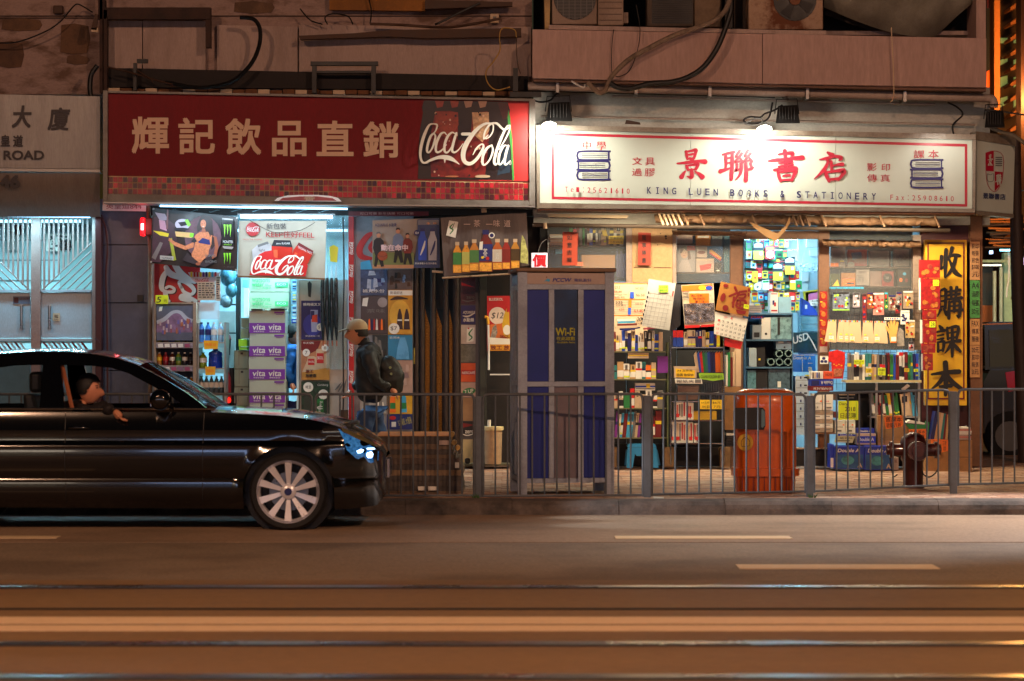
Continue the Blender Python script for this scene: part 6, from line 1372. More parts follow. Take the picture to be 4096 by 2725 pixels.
pk('file_box','box','tall grey file box at the right edge of the second window',2896,940,2918,1088,30.12,.2,M((60,110,130),.4))
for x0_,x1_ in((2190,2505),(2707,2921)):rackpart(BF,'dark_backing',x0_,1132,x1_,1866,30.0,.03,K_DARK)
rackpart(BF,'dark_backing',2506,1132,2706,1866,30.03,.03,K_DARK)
# ------------------------------------------------------------------ doorway goods
rg=random.Random(5)
PG=empty('pegboard',tuple(W(3070,1255,30.9)),'pegboard wall of hanging goods inside the bookshop doorway','pegboard')
rackpart(PG,'board',2977,950,3190,1252,30.95,.02,WHITE);
for k in range(7):rackpart(PG,'rail',2977,958+k*42,3190,960+k*42,30.9,.02,CHR)
pcol=[('yellow',YEL),('white',WHITE),('red',RED_B),('pale blue',CYAN),('teal',CN['teal']),('black',INK),('yellow',YEL),('white',WHITE),('green',GREEN)]
for r in range(7):
 x=2980+rg.uniform(0,6);i=0
 while x<(3150 if r<3 else 3185):
  w=rg.uniform(14,27);h=rg.uniform(26,44);y=956+r*42+rg.uniform(-4,6);nmc,mt=rg.choice(pcol)
  def f(a,x=x,y=y,w=w,h=h,rr=rg):
   c2=rr.choice([WHITE,INK,RED_B,NAVY,YEL,GREEN]);a.rect(x+2,y+2,x+w-2,y+h*.28,c2);a.rect(x+w*.2,y+h*.42,x+w*.8,y+h*.8,rr.choice([WHITE,GREY,CYAN,INK,YEL]))
   if rr.random()<.5:a.ell(x+w/2,y+h*.6,w*.22,w*.22,rr.choice([RED_B,WHITE,INK]),n=10)
  pk('hanging_packet','packet','%s packet, %s in peg row %s from the top of the doorway'%(nmc,ordn[i],['one','two','three','four','five','six','seven'][r]),x,y,x+w,y+h,30.8+rg.uniform(-.05,.05),.03,mt,f,'packets hanging on the pegboard')
  x+=w+rg.uniform(-2,2);i+=1
for i,(x,y)in enumerate(((3014,968),(3092,1052),(3140,1028))):
 def f(a,x=x,y=y):a.poly([(x+2,y+10),(x+19,y+2),(x+36,y+10),(x+36,y+22),(x+2,y+22)],WHITE);a.text('Pattex',x+6,y+11,x+33,y+19,INK,off=.01);a.rect(x,y+36,x+40,y+70,YEL);a.text('99',x+6,y+44,x+18,y+54,INK);a.rect(x+26,y+40,x+34,y+52,WHITE)
 pk('glue_card','card','large black and yellow card, %s in the doorway'%ordn[i],x,y,x+40,y+72,30.7,.02,INK,f,'black and yellow cards in the doorway')
pk('tape_dispenser','tape','red tape card with a white roll high in the doorway',3062,984,3098,1036,30.68,.04,RED_B,lambda a:(a.ell(3080,1018,15,15,WHITE),a.ell(3080,1018,7,7,INK),a.ell(3080,1018,4,4,WHITE),a.rect(3066,990,3094,998,YEL)))
m=MB();m.lathe([(15*S30,0),(15*S30,.05)],tuple(W(3031,1147,30.65)),WHITE,20,'y');m.lathe([(5*S30,-.002),(5*S30,.01)],tuple(W(3031,1147,30.645)),GREY,12,'y');tag(m.build('tape_roll',smooth=50),'white tape roll hanging on the left of the pegboard','tape')
WR=empty('service_wall',tuple(W(3235,1250,31.2)),'pale wall with switch boxes and papers in the doorway','wall')
rackpart(WR,'panel',3192,950,3274,1420,31.2,.04,M((190,205,212),.5))
for x0,y0,x1,y1 in((3206,1090,3234,1125),(3204,1134,3233,1166),(3226,955,3272,990),(3240,1000,3272,1025)):rackpart(WR,'switch_box',x0,y0,x1,y1,31.12,.06,WHITE)
m=MB();v=[]
for j in range(5):
 for i in range(9):v.append(W(3190+i*10,1052+j*9+rg.uniform(-4,4),31.1+rg.uniform(-.06,.06)))
m.add(v,[(j*9+i,j*9+i+1,(j+1)*9+i+1,(j+1)*9+i)for j in range(4)for i in range(8)],PLASTIC);tag(m.build('plastic_bundle'),'crumpled clear plastic bundle above the switch boxes','plastic')
m=MB();m.tube([W(3216,1012,31.0),W(3206,1060,31.0)],.004,WHITE,6);tag(m.build('lamp_flex'),'thin white flex hanging from the slanting tube lamp','cable')
for l,pts,mt in(('yellow file folder fanned behind the blue one',[(3212,1166),(3274,1158),(3274,1200),(3216,1210)],YEL),('green file folder fanned behind the blue one',[(3222,1170),(3275,1163),(3275,1210),(3226,1214)],GREEN),('pink file folder in front of the fan',[(3234,1176),(3275,1169),(3275,1206),(3234,1212)],M((210,110,150),.5))):
 qk('file_folder','folder',l+' in the doorway',pts,31.0-(.02 if 'pink' in l else 0),.01,mt)
qk('file_box','box','bright blue file box in the doorway with a small white label',[(3206,1192),(3238,1212),(3262,1240),(3274,1262),(3210,1262)],30.9,.2,BLUE,lambda a:a.rect(3220,1220,3229,1236,WHITE))
qk('price_card','price card','white card reading A4 over the blue file box',[(3234,1202),(3274,1196),(3274,1222),(3244,1224)],30.88,.004,PAPER,lambda a:(a.text('A4 膠',3246,1200,3272,1209,INK,off=.01),a.text('每個8元',3248,1213,3272,1220,INK)))
for i in range(2):pk('drawer_box','box','clear pale drawer box, %s of the two right of the doorway shelves'%('upper','lower')[i],3204,1268+i*30,3273,1296+i*30,30.9,.2,M((140,190,205),.2,alpha=.9,var=.2))
pk('bag_stack','bag','dark teal bag with white curling letters in the doorway',3174,1330,3273,1412,30.8,.15,M((24,66,78),.3,var=.3),lambda a:(a.text('USD',3170,1338,3236,1368,WHITE,off=.03,rot=-.3,shear=.2),a.stroke([(3232,1340,4),(3250,1370,5),(3266,1402,5)],WHITE)))
pk('paper_box','box','bright blue copy paper box in the doorway',3172,1417,3262,1488,30.7,.25,M((30,120,220),.35),lambda a:(a.rect(3174,1419,3258,1422,WHITE),a.text('Double A',3174,1426,3245,1438,WHITE,off=.02,shear=.15),a.rect(3208,1440,3211,1487,WHITE),a.text('a',3232,1468,3250,1485,WHITE,off=.03),a.rect(3232,1452,3250,1455,WHITE)))
# doorway shelf unit
DS=empty('shelf_unit',tuple(W(3070,1866,30.4)),'blue lit shelf unit in the bookshop doorway','shelf')
tb=M((70,110,140),.5)
for y in(1254,1358,1468,1560):rackpart(DS,'shelf',2984,y,3172,y+6,30.3,.4,tb)
for x in(2980,3168):rackpart(DS,'upright',x,1256,x+4,1866,30.32,.4,tb)
rackpart(DS,'back',2984,1256,3168,1866,30.74,.02,M((30,50,66),.6))
for l,x0,y0,x1,y1,mt,f in(('small blue shop label box on the upper doorway shelf',3002,1262,3056,1276,BLUE,lambda a:a.text('PILOT',3006,1264,3052,1273,RED_B,off=.03)),('white stationery box on the upper doorway shelf',2996,1222,3046,1252,PALE,lambda a:[a.rect(3000,1227+k*7,3042,1229+k*7,GREY)for k in range(3)]),('white box with a red frame on the upper doorway shelf',3082,1170,3112,1252,PAPER,lambda a:(a.rect(3085,1174,3109,1178,RED),a.rect(3085,1240,3109,1246,RED),a.rect(3090,1202,3098,1220,NAVY),a.rect(3096,1210,3104,1226,RED))),('clear plastic jar group on the upper doorway shelf',3114,1188,3165,1252,M((150,190,205),.2),None),('grey framed picture on the second doorway shelf',3010,1300,3044,1357,M((130,140,150),.5),lambda a:a.rect(3016,1330,3038,1350,INK)),('pale binder with a round hole on the second doorway shelf',3046,1270,3082,1357,WHITE,lambda a:a.ell(3064,1336,5,5,INK)),('plastic wrapped folders on the second doorway shelf',3084,1268,3166,1357,M((120,160,170),.3,var=.4,scale=20),lambda a:a.rect(3110,1270,3120,1340,K_DARK)),('white stacked folders on the third doorway shelf',2996,1392,3026,1467,M((170,190,200),.4),None),('dark wrapped bundle on the third doorway shelf',3028,1390,3060,1467,K_DARK,lambda a:a.rect(3034,1434,3042,1442,YEL)),('small binder lying above the paper tubes',3104,1366,3166,1398,M((110,130,150),.4),lambda a:(a.rect(3112,1366,3134,1374,PAPER),a.ell(3138,1390,4,4,INK))),('row of plastic files on the lowest doorway shelf',2990,1482,3024,1559,M((90,140,150),.3,var=.3,scale=30),None),('dark files on the lowest doorway shelf',3026,1480,3070,1559,K_DARK,None),('grey wrapped sheets on the lowest doorway shelf',3074,1478,3160,1559,M((70,96,110),.3,var=.4,scale=24),lambda a:a.rect(3110,1526,3124,1550,PAPER)),('white stacked boxes below the blue copy paper box',3182,1505,3236,1740,M((176,190,205),.5),lambda a:[(a.rect(3184,1520+k*31,3234,1522+k*31,GREY),a.rect(3200,1506+k*31,3206,1516+k*31,NAVY),a.rect(3216,1508+k*31,3228,1514+k*31,INK))for k in range(7)]),('small yellow box on the white boxes of the doorway',3228,1500,3243,1522,YEL,None)):
 pk('box' if 'box' in l else 'file','box' if 'box' in l else 'file',l,x0,y0,x1,y1,30.34,.3,mt,f)
for i,(x,y)in enumerate(((3117,1415),(3154,1414),(3084,1448),(3118,1448),(3152,1448))):
 m=MB();c=tuple(W(x,y,30.3));m.lathe([(15*S30,0),(15*S30,.3),(11*S30,.3),(11*S30,0)],c,M((120,150,150),.4),18,'y');m.lathe([(11*S30,.03),(11*S30,.04)],c,K_BLACK,16,'y')
 tag(m.build('paper_tube',smooth=40),'round paper tube, %s on the third doorway shelf'%['upper left','upper right','lower left','lower middle','lower right'][i],'tube','paper tubes')
# ------------------------------------------------------------------ right window
SH3=empty('window_shelf',tuple(W(3490,1080,30.3)),'shelf of posters and toys in the right window','shelf')
for y in(1068,1146):rackpart(SH3,'board',3319,y,3650,y+4,30.1,.3,M((70,50,44),.6))
rackpart(SH3,'back',3319,940,3650,1400,30.5,.02,M((44,40,44),.6,var=.3));rackpart(SH3,'glass_head',3300,890,3650,955,30.3,.02,M((70,100,115),.4,var=.3))
for l,x0,y0,x1,y1,mt,f in(('pale poster with an orange base in the right window',3322,988,3382,1066,M((120,110,108),.5),lambda a:(a.rect(3322,1052,3354,1066,ORNG),a.rect(3360,1042,3376,1048,YEL),a.rect(3325,990,3372,993,INK))),('red package with a blue notebook picture in the right window',3390,998,3468,1064,M((130,20,24),.5),lambda a:(a.poly([(3404,1012),(3444,1008),(3450,1032),(3410,1040)],M((60,66,110),.5)),a.ell(3404,1058,14,10,GREY))),('grey poster with a sleeping face drawing in the right window',3478,1004,3556,1066,M((110,106,106),.5),lambda a:(a.ell(3524,1042,24,20,INK),a.ell(3524,1042,22,18,M((120,116,116),.5)),a.stroke([(3516,1044,2),(3528,1049,3)],INK))),('grey poster with slanting writing in the right window',3576,998,3636,1064,M((112,104,102),.5),lambda a:a.text('DISNEY\nMALL'.replace('DISNEY\n',''),3586,1015,3628,1045,M((50,30,50),.5),rot=-.6)),('green and yellow toy box low in the right window',3321,1095,3360,1145,M((56,66,30),.5),lambda a:a.poly([(3330,1145),(3350,1118),(3358,1145)],YEL)),('orange craft set box low in the right window',3364,1092,3422,1145,M((150,96,40),.5),lambda a:(a.rect(3370,1116,3418,1142,ORNG),a.rect(3388,1130,3416,1138,INK))),('white handwritten notice in the right window',3424,1074,3478,1142,M((140,130,126),.6),lambda a:(a.text('圖書文具',3432,1084,3466,1094,INK,off=.01),[a.rect(3428,1102+k*7,3428+rg.uniform(16,40),1104+k*7,INK)for k in range(4)])),('round red toy with a black centre in the right window',3528,1086,3574,1145,M((120,24,26),.5),lambda a:(a.ell(3550,1112,19,19,INK),a.ell(3550,1112,5,5,GREY))),('patterned round tin in the right window',3480,1086,3526,1145,M((120,96,90),.5,var=.4,scale=30),None),('dark toy figures at the right end of the window shelf',3590,1080,3640,1145,K_DARK,lambda a:(a.ell(3618,1096,7,6,CYAN),a.ell(3604,1120,6,8,ORNG),a.ell(3626,1122,6,8,RED_D)))):
 pk('window_display','display',l,x0,y0,x1,y1,30.15,.1,mt,f)
for x0,y0,x1,y1 in((3564,1006,3574,1066),(3468,1006,3476,1060)):
 pk('painted_gap_light','glass','narrow pale blue strip painted as light between posters, %s one'%('right' if x0>3500 else 'left'),x0,y0,x1,y1,30.3,.01,M((90,150,180),.4))  # flat blue colour stands in for light through the gap
GR=empty('wire_grid',tuple(W(3490,1400,29.85)),'wire grid with hanging packs in the right window','grid')
m=MB()
for k in range(15):m.pbox(3322+k*24,1150,3323.5+k*24,1560,29.84,.006,ALU_D)
for k in range(16):m.pbox(3322,1160+k*25,3680,1161.5+k*25,29.848,.006,ALU_D)
m.build('wires',GR)['kind']='stuff'
m=MB();m.pbox(3318,1148,3455,1156,29.86,.02,CYAN);m.build('top_rail',GR)
packs=[('clear pack of craft pieces with a lime edge',3331,1168,3398,1244,M((110,120,140),.3,var=.5,scale=30),LIME),('small white tag pack',3412,1172,3440,1230,M((150,140,150),.3),PAPER),('narrow red felt pen pack',3450,1176,3466,1285,RED_D,NAVY),('pack of black and orange buttons',3468,1170,3498,1236,M((120,60,40),.4),ORNG),('pack of red paper cut stickers',3492,1172,3536,1260,M((180,120,110),.4),RED_B),('small green and yellow pack',3538,1170,3552,1236,GREEN,YEL),('pack of mixed red buttons',3554,1180,3584,1242,M((140,120,100),.4,var=.5,scale=40),RED_D),('pack of round grey motifs',3585,1168,3608,1240,M((130,110,100),.4),GREY),('red and cream card pack',3582,1220,3600,1254,RED_D,CREAM),('pack of golden beads',3613,1164,3652,1235,M((150,130,110),.4),GOLD),('billiard ball sticker card',3603,1242,3638,1298,PAPER,NAVY),('golden coin sticker pack',3622,1280,3660,1352,M((190,160,110),.4),GOLD),('small clear pack with a pink strip',3634,1368,3656,1404,M((150,140,150),.3),RED)]
for l,x0,y0,x1,y1,mt,c2 in packs:
 def f(a,x0=x0,y0=y0,x1=x1,y1=y1,c2=c2,r=random.Random(x0)):
  n=int((x1-x0)*(y1-y0)/150)+2
  for k in range(min(n,16)):
   a.ell(r.uniform(x0+5,x1-5),r.uniform(y0+12,y1-8),r.uniform(3,6),r.uniform(3,6),r.choice([c2,c2,WHITE,INK,RED]),n=8)
  a.rect(x0+1,y0+1,x1-1,y0+7,r.choice([NAVY,INK,WHITE,CYAN]));
  if 'lime' in l:a.rect(x0,y1-6,x1,y1-2,LIME)
 pk('hanging_pack','packet',l+' hanging in the right window',x0,y0,x1,y1,29.76,.02,mt,f)
ENV=M((205,170,134),.6,var=.05)
for i,(x0,x1,sl)in enumerate(((3308,3345,-10),(3350,3376,-4),(3372,3396,-3),(3392,3442,2),(3447,3490,4),(3492,3545,8))):
 qk('envelope_pack','envelope','cream envelope pack, %s in the row across the right window'%ordn[i],[(x0+6,1279+i),(x1,1280+i),(x1+(6 if sl>0 else 0),1370+i),(x0+min(0,sl),1366+i)],29.7-i*.006,.006,ENV,lambda a,x0=x0,x1=x1,i=i:([a.rect(x0+7+k*7,1280+i,x0+12+k*7,1286+i,[RED,CYAN,YEL,GREEN][k%4])for k in range(int((x1-x0-8)/7))],a.rect(x0+8,1344+i,x0+26,1362+i,PAPER),a.rect(x0+9,1356+i,x0+24,1361+i,YEL),a.text('中式',x0+10,1346+i,x0+22,1353+i,INK),a.rect(x0+10,1334+i,x0+18,1338+i,FLUO)),'envelope packs')
gl=M((214,160,80),.7)
m=MB();m.ppoly([(3550,1292),(3556,1288),(3563,1308),(3560,1284),(3568,1282),(3572,1306),(3574,1282),(3582,1283),(3580,1308),(3588,1286),(3595,1290),(3590,1320),(3586,1340),(3586,1372),(3562,1372),(3556,1335),(3546,1318),(3541,1306),(3548,1304),(3558,1318)],29.66,.02,gl)
o=tag(m.build('work_glove',bevel=.002),'yellow cotton work glove hanging in the right window','glove');a=Art(29.658);a.rect(3564,1348,3585,1366,PAPER);a.rect(3564,1366,3585,1371,ORNG);a.build('cuff_print',o)
qk('work_glove','glove','grey wrapped glove hanging beside the yellow glove',[(3590,1316),(3602,1312),(3614,1324),(3618,1384),(3590,1386),(3586,1350)],29.68,.02,M((150,140,130),.4,var=.3,scale=30))
pk('small_card','card','narrow flowered header card above the yellow glove',3538,1270,3600,1280,29.68,.01,PAPER,lambda a:[a.ell(3544+k*9,1275,3,3,[RED,BLUE][k%2],n=8)for k in range(6)])
# red packets beside window
LS=M((150,20,20),.35,var=.3,scale=30);LG=M((200,120,50),.35,.3,var=.4,scale=40)
for i in range(6):
 y=1166+i*37;pk('red_packet','packet','red and gold packet, %s in the string on the doorway post'%(['topmost']+[x.replace('left','top')for x in ordn[1:]])[i],3279,y,3309,y+35,29.8,.01,LS,lambda a,y=y:(a.ell(3294,y+17,9,11,LG),a.rect(3281,y+3,3290,y+7,YEL if y%2 else LG)),'red packets on the doorway post')
for l,x0,y0,x1,y1,mt,f in(('white printed card below the string of red packets',3279,1386,3310,1410,PALE,None),('white card with a dark ribbon picture below the red packets',3280,1424,3313,1456,PAPER,lambda a:(a.ell(3295,1434,7,6,NAVY),a.ell(3288,1446,7,6,NAVY),a.ell(3303,1446,7,6,NAVY)))):pk('small_card','card',l,x0,y0,x1,y1,29.8,.005,mt,f)
qk('red_decoration','decoration','large glittering red new year decoration left of the right window books',[(3316,1408),(3350,1400),(3380,1410),(3380,1452),(3372,1515),(3330,1515),(3326,1450),(3314,1446)],29.5,.04,M((190,26,20),.3,var=.3,scale=20),lambda a:([a.ell(3336+k*10,1458+(k%2)*5,4,2.5,GOLD,n=8)for k in range(4)],a.poly([(3334,1476),(3372,1474),(3368,1506),(3336,1508)],M((176,100,70),.4,var=.5,scale=40))))
for i,(x0,y0,x1,y1)in enumerate(((3677,1040,3760,1112),(3684,1114,3760,1238),(3690,1240,3746,1278),(3692,1280,3746,1372),(3686,1374,3742,1412),(3692,1414,3732,1482))):
 def f(a,x0=x0,y0=y0,x1=x1,y1=y1,r=random.Random(i)):
  for k in range(8):a.ell(r.uniform(x0+12,x1-12),r.uniform(y0+12,y1-12),r.uniform(5,12),r.uniform(5,12),r.choice([LG,M((130,40,30),.4),M((150,60,40),.4),LG]),n=9)
  if y1-y0>80:a.rect(x1-28,y0+6,x1-4,y0+30,FLUO);a.text('28',x1-24,y0+10,x1-8,y0+26,INK)
 pk('red_packet_pack','packet','large red pack of gold printed packets, %s beside the yellow board'%(['topmost']+[x.replace('left','top')for x in ordn[1:]])[i],x0,y0,x1,y1,29.45,.03,LS,f,'red packs beside the yellow board')
for i,(y0,y1)in enumerate(((1108,1240),(1280,1374),(1416,1484))):pk('white_edge_card','card','%s white card edge behind the red packs'%('upper','middle','lower')[i],3676+i*5,y0,3684+i*5,y1,29.5,.02,PAPER)
# yellow vertical board
YP=M((226,172,28),.55,var=.08)
yb_=empty('vertical_sign',tuple(W(3780,1625,29.8)),'tall yellow vertical sign with four black brush characters','sign')
rackpart(yb_,'board',3700,960,3867,1622,29.72,.1,YP)
a=Art(29.715)
a.rect(3709,970,3858,975,RED_D);a.rect(3709,1592,3858,1598,RED_D);a.rect(3709,970,3715,1598,RED_D);a.rect(3852,970,3858,1598,RED_D);a.build('border',yb_)
a=Art(29.712);DK=M((16,12,12),.5,var=0)
for ch,y0,y1,x0,x1 in(('收',992,1122,3742,3842),('購',1150,1276,3750,3846),('課',1302,1426,3742,3840),('本',1452,1580,3720,3844)):brush(a,ch,x0,y0,x1,y1,DK,1.25)
a.build('brush_characters',yb_)
# pillar notes
PI=empty('corner_pillar',tuple(W(3905,1866,29.9)),'narrow brick corner pillar covered with price notes','pillar')
rackpart(PI,'pillar_face',3883,860,3930,1866,29.75,.5,grime((110,70,48),(80,50,36),2,10))
for i,(y0,y1,mt,ls)in enumerate(((967,1120,M((190,140,96),.7),('影印','每張','彩色','$100','元')),(1122,1272,M((70,140,70),.6),('A4','過膠','每張','50元')),(1276,1380,M((190,136,84),.7),('FAX','傳真','服務')),(1382,1510,M((176,124,78),.7),('20元','影印','每張','3元')))):
 def f(a,y0=y0,y1=y1,ls=ls):
  h=(y1-y0-12)/len(ls)
  for k,t in enumerate(ls):a.text(t,3887,y0+8+k*h,3915,y0+8+k*h+h*.72,INK,off=.01)
 pk('price_note','notice','%s handwritten note on the corner pillar'%('pale top','green second','tan third','tan lowest')[i],3880,y0,3919,y1,29.74,.004,mt,f)
# right table with books
TB=empty('book_table',tuple(W(3535,1866,YR)),'white metal shelf table under the right window','rack')
for x0,y0,x1,y1 in((3384,1521,3686,1531),):rackpart(TB,'top',x0,y0,x1,y1,YR-.05,.4,M((196,180,130),.5))
rackpart(TB,'lower_shelf',3486,1666,3680,1672,YR-.03,.35,ALU);rackpart(TB,'leg',3502,1532,3511,1740,YR-.04,.03,ALU);rackpart(TB,'leg',3672,1532,3681,1740,YR-.04,.03,ALU)
bookrow(3396,3460,1520,98,112,YR-.03,'the right table top, left cream set',['cream','white','grey','white'],(9,13),tags_=0)
bookrow(3462,3505,1520,98,108,YR-.03,'the right table top, second set',['tan','cream','teal'],(9,13),tags_=.2)
bookrow(3507,3548,1520,98,104,YR-.03,'the right table top, black set',['black','grey','black'],(9,13),tags_=0)
bookrow(3550,3674,1520,96,112,YR-.03,'the right table top, mixed coloured set',['navy','maroon','white','blue','green','teal','grey','maroon','red'],(8,15))
for i,(x,y,w,h)in enumerate(((3416,1440,42,18),(3463,1474,26,18),(3512,1472,30,30),(3617,1474,20,14),(3655,1476,18,12))):pk('price_card','price card','yellow price card, %s along the books on the right table'%ordn[i],x,y,x+w,y+h,YR-.05,.003,[FLUO,YEL][i%2],lambda a,x=x,y=y,w=w,h=h:(a.text('各科課本',x+2,y+3,x+w-3,y+h*.45,INK,off=.01),a.text('七折',x+4,y+h*.55,x+w*.7,y+h-3,INK)),'yellow cards on the table books')
pk('sticker_label','label','red sticker on the mixed coloured books of the right table',3597,1410,3613,1424,YR-.05,.003,RED_B)
rackpart(TB,'dark_back',3384,1532,3686,1866,29.7,.02,K_DARK)
bookrow(3492,3600,1665,78,98,YR,'the lower right table shelf',['blue','white','green','maroon','yellow','yellow','grey','red'],(9,13),.12)
qk('book','book','large cream book leaning on the lower shelf of the right table',[(3600,1578),(3634,1574),(3642,1662),(3612,1665)],YR-.02,.1,CREAM,lambda a:(a.rect(3607,1586,3616,1612,INK),a.rect(3620,1584,3629,1608,INK)))
bookrow(3640,3674,1665,80,100,YR,'the right end of the lower table shelf',['cream','yellow','green','sky blue'],(8,12),.1)
qk('magazine','magazine','white magazine leaning under the right table top',[(3606,1556),(3630,1536),(3640,1545),(3612,1566)],YR,.02,PAPER)
# goods in front, left part
DB=M((18,46,160),.4,var=.06);DB2=M((20,80,140),.4,var=.3,scale=8)
def dbl(x,y,w,h,big=True):
 def f(a):
  a.text('Double A',x+w*.12,y+h*.1,x+w*.85,y+h*.26,WHITE,off=.025,shear=.2)
  if big:a.poly([(x+3,y+h*.36),(x+w-3,y+h*.36),(x+w-3,y+h-3),(x+3,y+h-3)],DB2);a.ell(x+w*.45,y+h*.62,w*.22,h*.2,M((60,140,150),.4,var=.4,scale=12));a.text('A',x+w*.78,y+h*.74,x+w*.94,y+h*.94,CREAM,off=.03)
 return f
goods=[('blue box turned upside down on the white boxes',3243,1518,3334,1544,DB,lambda a:(a.rect(3246,1522,3276,1540,NAVY),a.text('Double A',3284,1524,3330,1538,WHITE,off=.02,rot=math.pi))),('flat red box below the upside down blue box',3240,1545,3333,1564,RED_D,lambda a:a.text('80 PAPERLINE 80',3254,1550,3326,1559,WHITE,rot=math.pi)),('small orange box among the cards on the blue box',3294,1486,3334,1516,M((214,80,40),.5),lambda a:a.text('NOTE',3302,1494,3328,1504,INK)),('row of cards standing on the blue box',3246,1486,3292,1516,PAPER,lambda a:[a.rect(3250+k*8,1490,3255+k*8,1514,c)for k,c in enumerate((BROWN,CREAM,BLUE,NAVY,WHITE))]),('white paper ream box behind the fence, left',3252,1576,3288,1640,PAPER,lambda a:(a.ell(3284,1605,5,3,ORNG),a.text('PAPERLINE',3259,1611,3286,1617,GREY),a.text('毛筆',3258,1626,3274,1634,INK))),('white paper ream box behind the fence, right',3291,1576,3332,1640,PAPER,lambda a:(a.text('A4',3304,1602,3316,1610,RED_B),a.rect(3306,1614,3324,1616,GREY),a.rect(3306,1628,3326,1634,GREY)))]
for l,x0,y0,x1,y1,mt,f in goods:pk('paper_box','box',l,x0,y0,x1,y1,29.2,.25,mt,f)
for r in range(5):
 for c in range(2):pk('paper_ream','paper','white wrapped paper ream in the low pile behind the fence, %s row %s'%(['left','right'][c],['one','two','three','four','five'][r]),3253+c*40,1643+r*17.5,3291+c*41,1659+r*17.5,29.2,.25,[M((170,150,130),.6),PAPER][r%2],lambda a,r=r,c=c:a.rect(3262+c*40,1647+r*17.5,3280+c*40,1650+r*17.5,GREY),'paper reams behind the fence')
pk('low_shelf','shelf','thin wooden shelf board carrying the paper reams',3245,1731,3345,1737,29.2,.3,WOOD);pk('wooden_block','block','upright wooden block under the paper shelf',3276,1738,3294,1792,29.3,.1,WOOD);pk('lower_board','board','pale lower board under the paper shelf',3180,1792,3320,1797,29.4,.2,CREAM);pk('dark_box','box','black box under the pale lower board',3182,1798,3318,1864,29.5,.2,K_BLACK)
pk('black_case','case','black glossy plastic case above the fluorescent diary card',3343,1568,3426,1602,29.3,.3,M((16,16,18),.15),lambda a:(a.rect(3356,1578,3420,1581,CREAM),a.rect(3358,1590,3416,1594,GREY)))
pk('diary_card','price card','big fluorescent yellow card reading Diary 2018',3353,1604,3434,1680,29.1,.004,FLUO,lambda a:(a.text('Diary',3358,1610,3390,1624,INK,off=.006),a.text('2018',3380,1628,3422,1645,INK,off=.012),a.text('日記簿',3362,1652,3424,1672,INK,off=.012),a.rect(3424,1608,3426,1678,LIME)))
pk('red_book','book','red book edge left of the diary card',3340,1648,3352,1672,29.15,.2,RED_D)
for i in range(2):pk('paper_box','box','white ream box under the diary card, %s'%('left','right')[i],3340+i*43,1682,3381+i*40,1733,29.2,.25,PAPER,lambda a,i=i:(a.ell(3374+i*36,1700,4,3,ORNG),a.text('PAPER',3344+i*42,1706,3372+i*42,1712,GREY),a.rect(3348+i*42,1720,3366+i*42,1727,GREY)))
qk('copy_paper','paper','cream copy paper pack with a blue header beside the big blue cartons',[(3352,1735),(3424,1737),(3410,1772),(3342,1770)],29.05,.1,M((196,190,130),.5),lambda a:(a.poly([(3352,1735),(3424,1737),(3422,1745),(3351,1744)],DB),a.text('Double A',3362,1737,3410,1744,WHITE),a.text('紙 DAL',3360,1749,3412,1757,INK,off=.01),a.rect(3350,1762,3400,1765,INK)))
pk('copy_paper','paper','flat blue topped pack on the cream blue banded pack',3430,1714,3498,1734,29.15,.2,DB,lambda a:a.text('Double A',3438,1720,3484,1729,WHITE,off=.02));pk('copy_paper','paper','cream pack with a blue band above the right blue carton',3430,1735,3503,1779,29.1,.25,CREAM,lambda a:(a.rect(3430,1745,3503,1772,DB),a.text('Double A',3434,1751,3496,1765,WHITE,off=.025)))
pk('paper_carton','carton','big blue copy paper carton, left of the two on the pavement',3338,1786,3456,1876,28.9,.35,DB,dbl(3338,1786,118,90));pk('paper_carton','carton','big blue copy paper carton, right of the two on the pavement',3459,1786,3570,1880,28.88,.35,DB,dbl(3459,1786,111,94))
pk('paper_carton','carton','narrow blue and white carton end left of the big blue cartons',3322,1778,3336,1872,28.95,.3,DB,lambda a:a.rect(3322,1832,3334,1870,PAPER))
pk('carton','carton','pink white carton behind the hydrant post',3574,1830,3594,1880,29.0,.3,PALE,lambda a:a.text('紙',3578,1838,3590,1852,RED_D))
pk('carton','carton','brown carton with an orange card on its corner',3512,1662,3615,1782,29.15,.3,CARD,lambda a:(a.rect(3538,1664,3540,1780,BROWN),a.text('天地',3520,1748,3534,1770,INK)))
OC=M((240,120,36),.5,var=.04)
for l,pts,t1,t2 in(('upper orange handwritten card on the brown carton corner',[(3537,1668),(3608,1662),(3613,1700),(3604,1708),(3545,1717),(3540,1700)],'舊課本','收購八折'),('orange handwritten card below the green book',[(3634,1718),(3704,1716),(3706,1754),(3640,1758)],'各科課本','特價'),('left orange card on the carton of large books',[(3723,1758),(3762,1756),(3764,1776),(3724,1778)],'本地','圖書'),('right hanging orange card on the carton of large books',[(3764,1758),(3792,1760),(3792,1804),(3768,1810)],'三折','清貨')):
 xs,ys=[p[0]for p in pts],[p[1]for p in pts];x0,x1,y0,y1=min(xs)+6,max(xs)-6,min(ys)+6,max(ys)-6
 qk('price_card','price card',l,pts,28.8,.004,OC,lambda a,x0=x0,x1=x1,y0=y0,y1=y1,t1=t1,t2=t2:(a.text(t1,x0,y0,x1,(y0+y1)/2-2,INK,off=.006),a.text(t2,x0+3,(y0+y1)/2+2,x1-2,y1,INK,off=.006)))
qk('book','book','white slanting magazine on the green book',[(3640,1680),(3700,1692),(3698,1698),(3622,1692)],29.1,.2,PAPER);qk('book','book','bright green book lying below the table',[(3622,1696),(3708,1700),(3702,1716),(3640,1718)],29.1,.2,GREEN);qk('book','book','small green book standing between the piles',[(3706,1685),(3718,1690),(3712,1750),(3708,1745)],29.1,.1,GREEN)
pk('carton','carton','cream carton under the green book',3616,1700,3700,1790,29.15,.3,CARD)
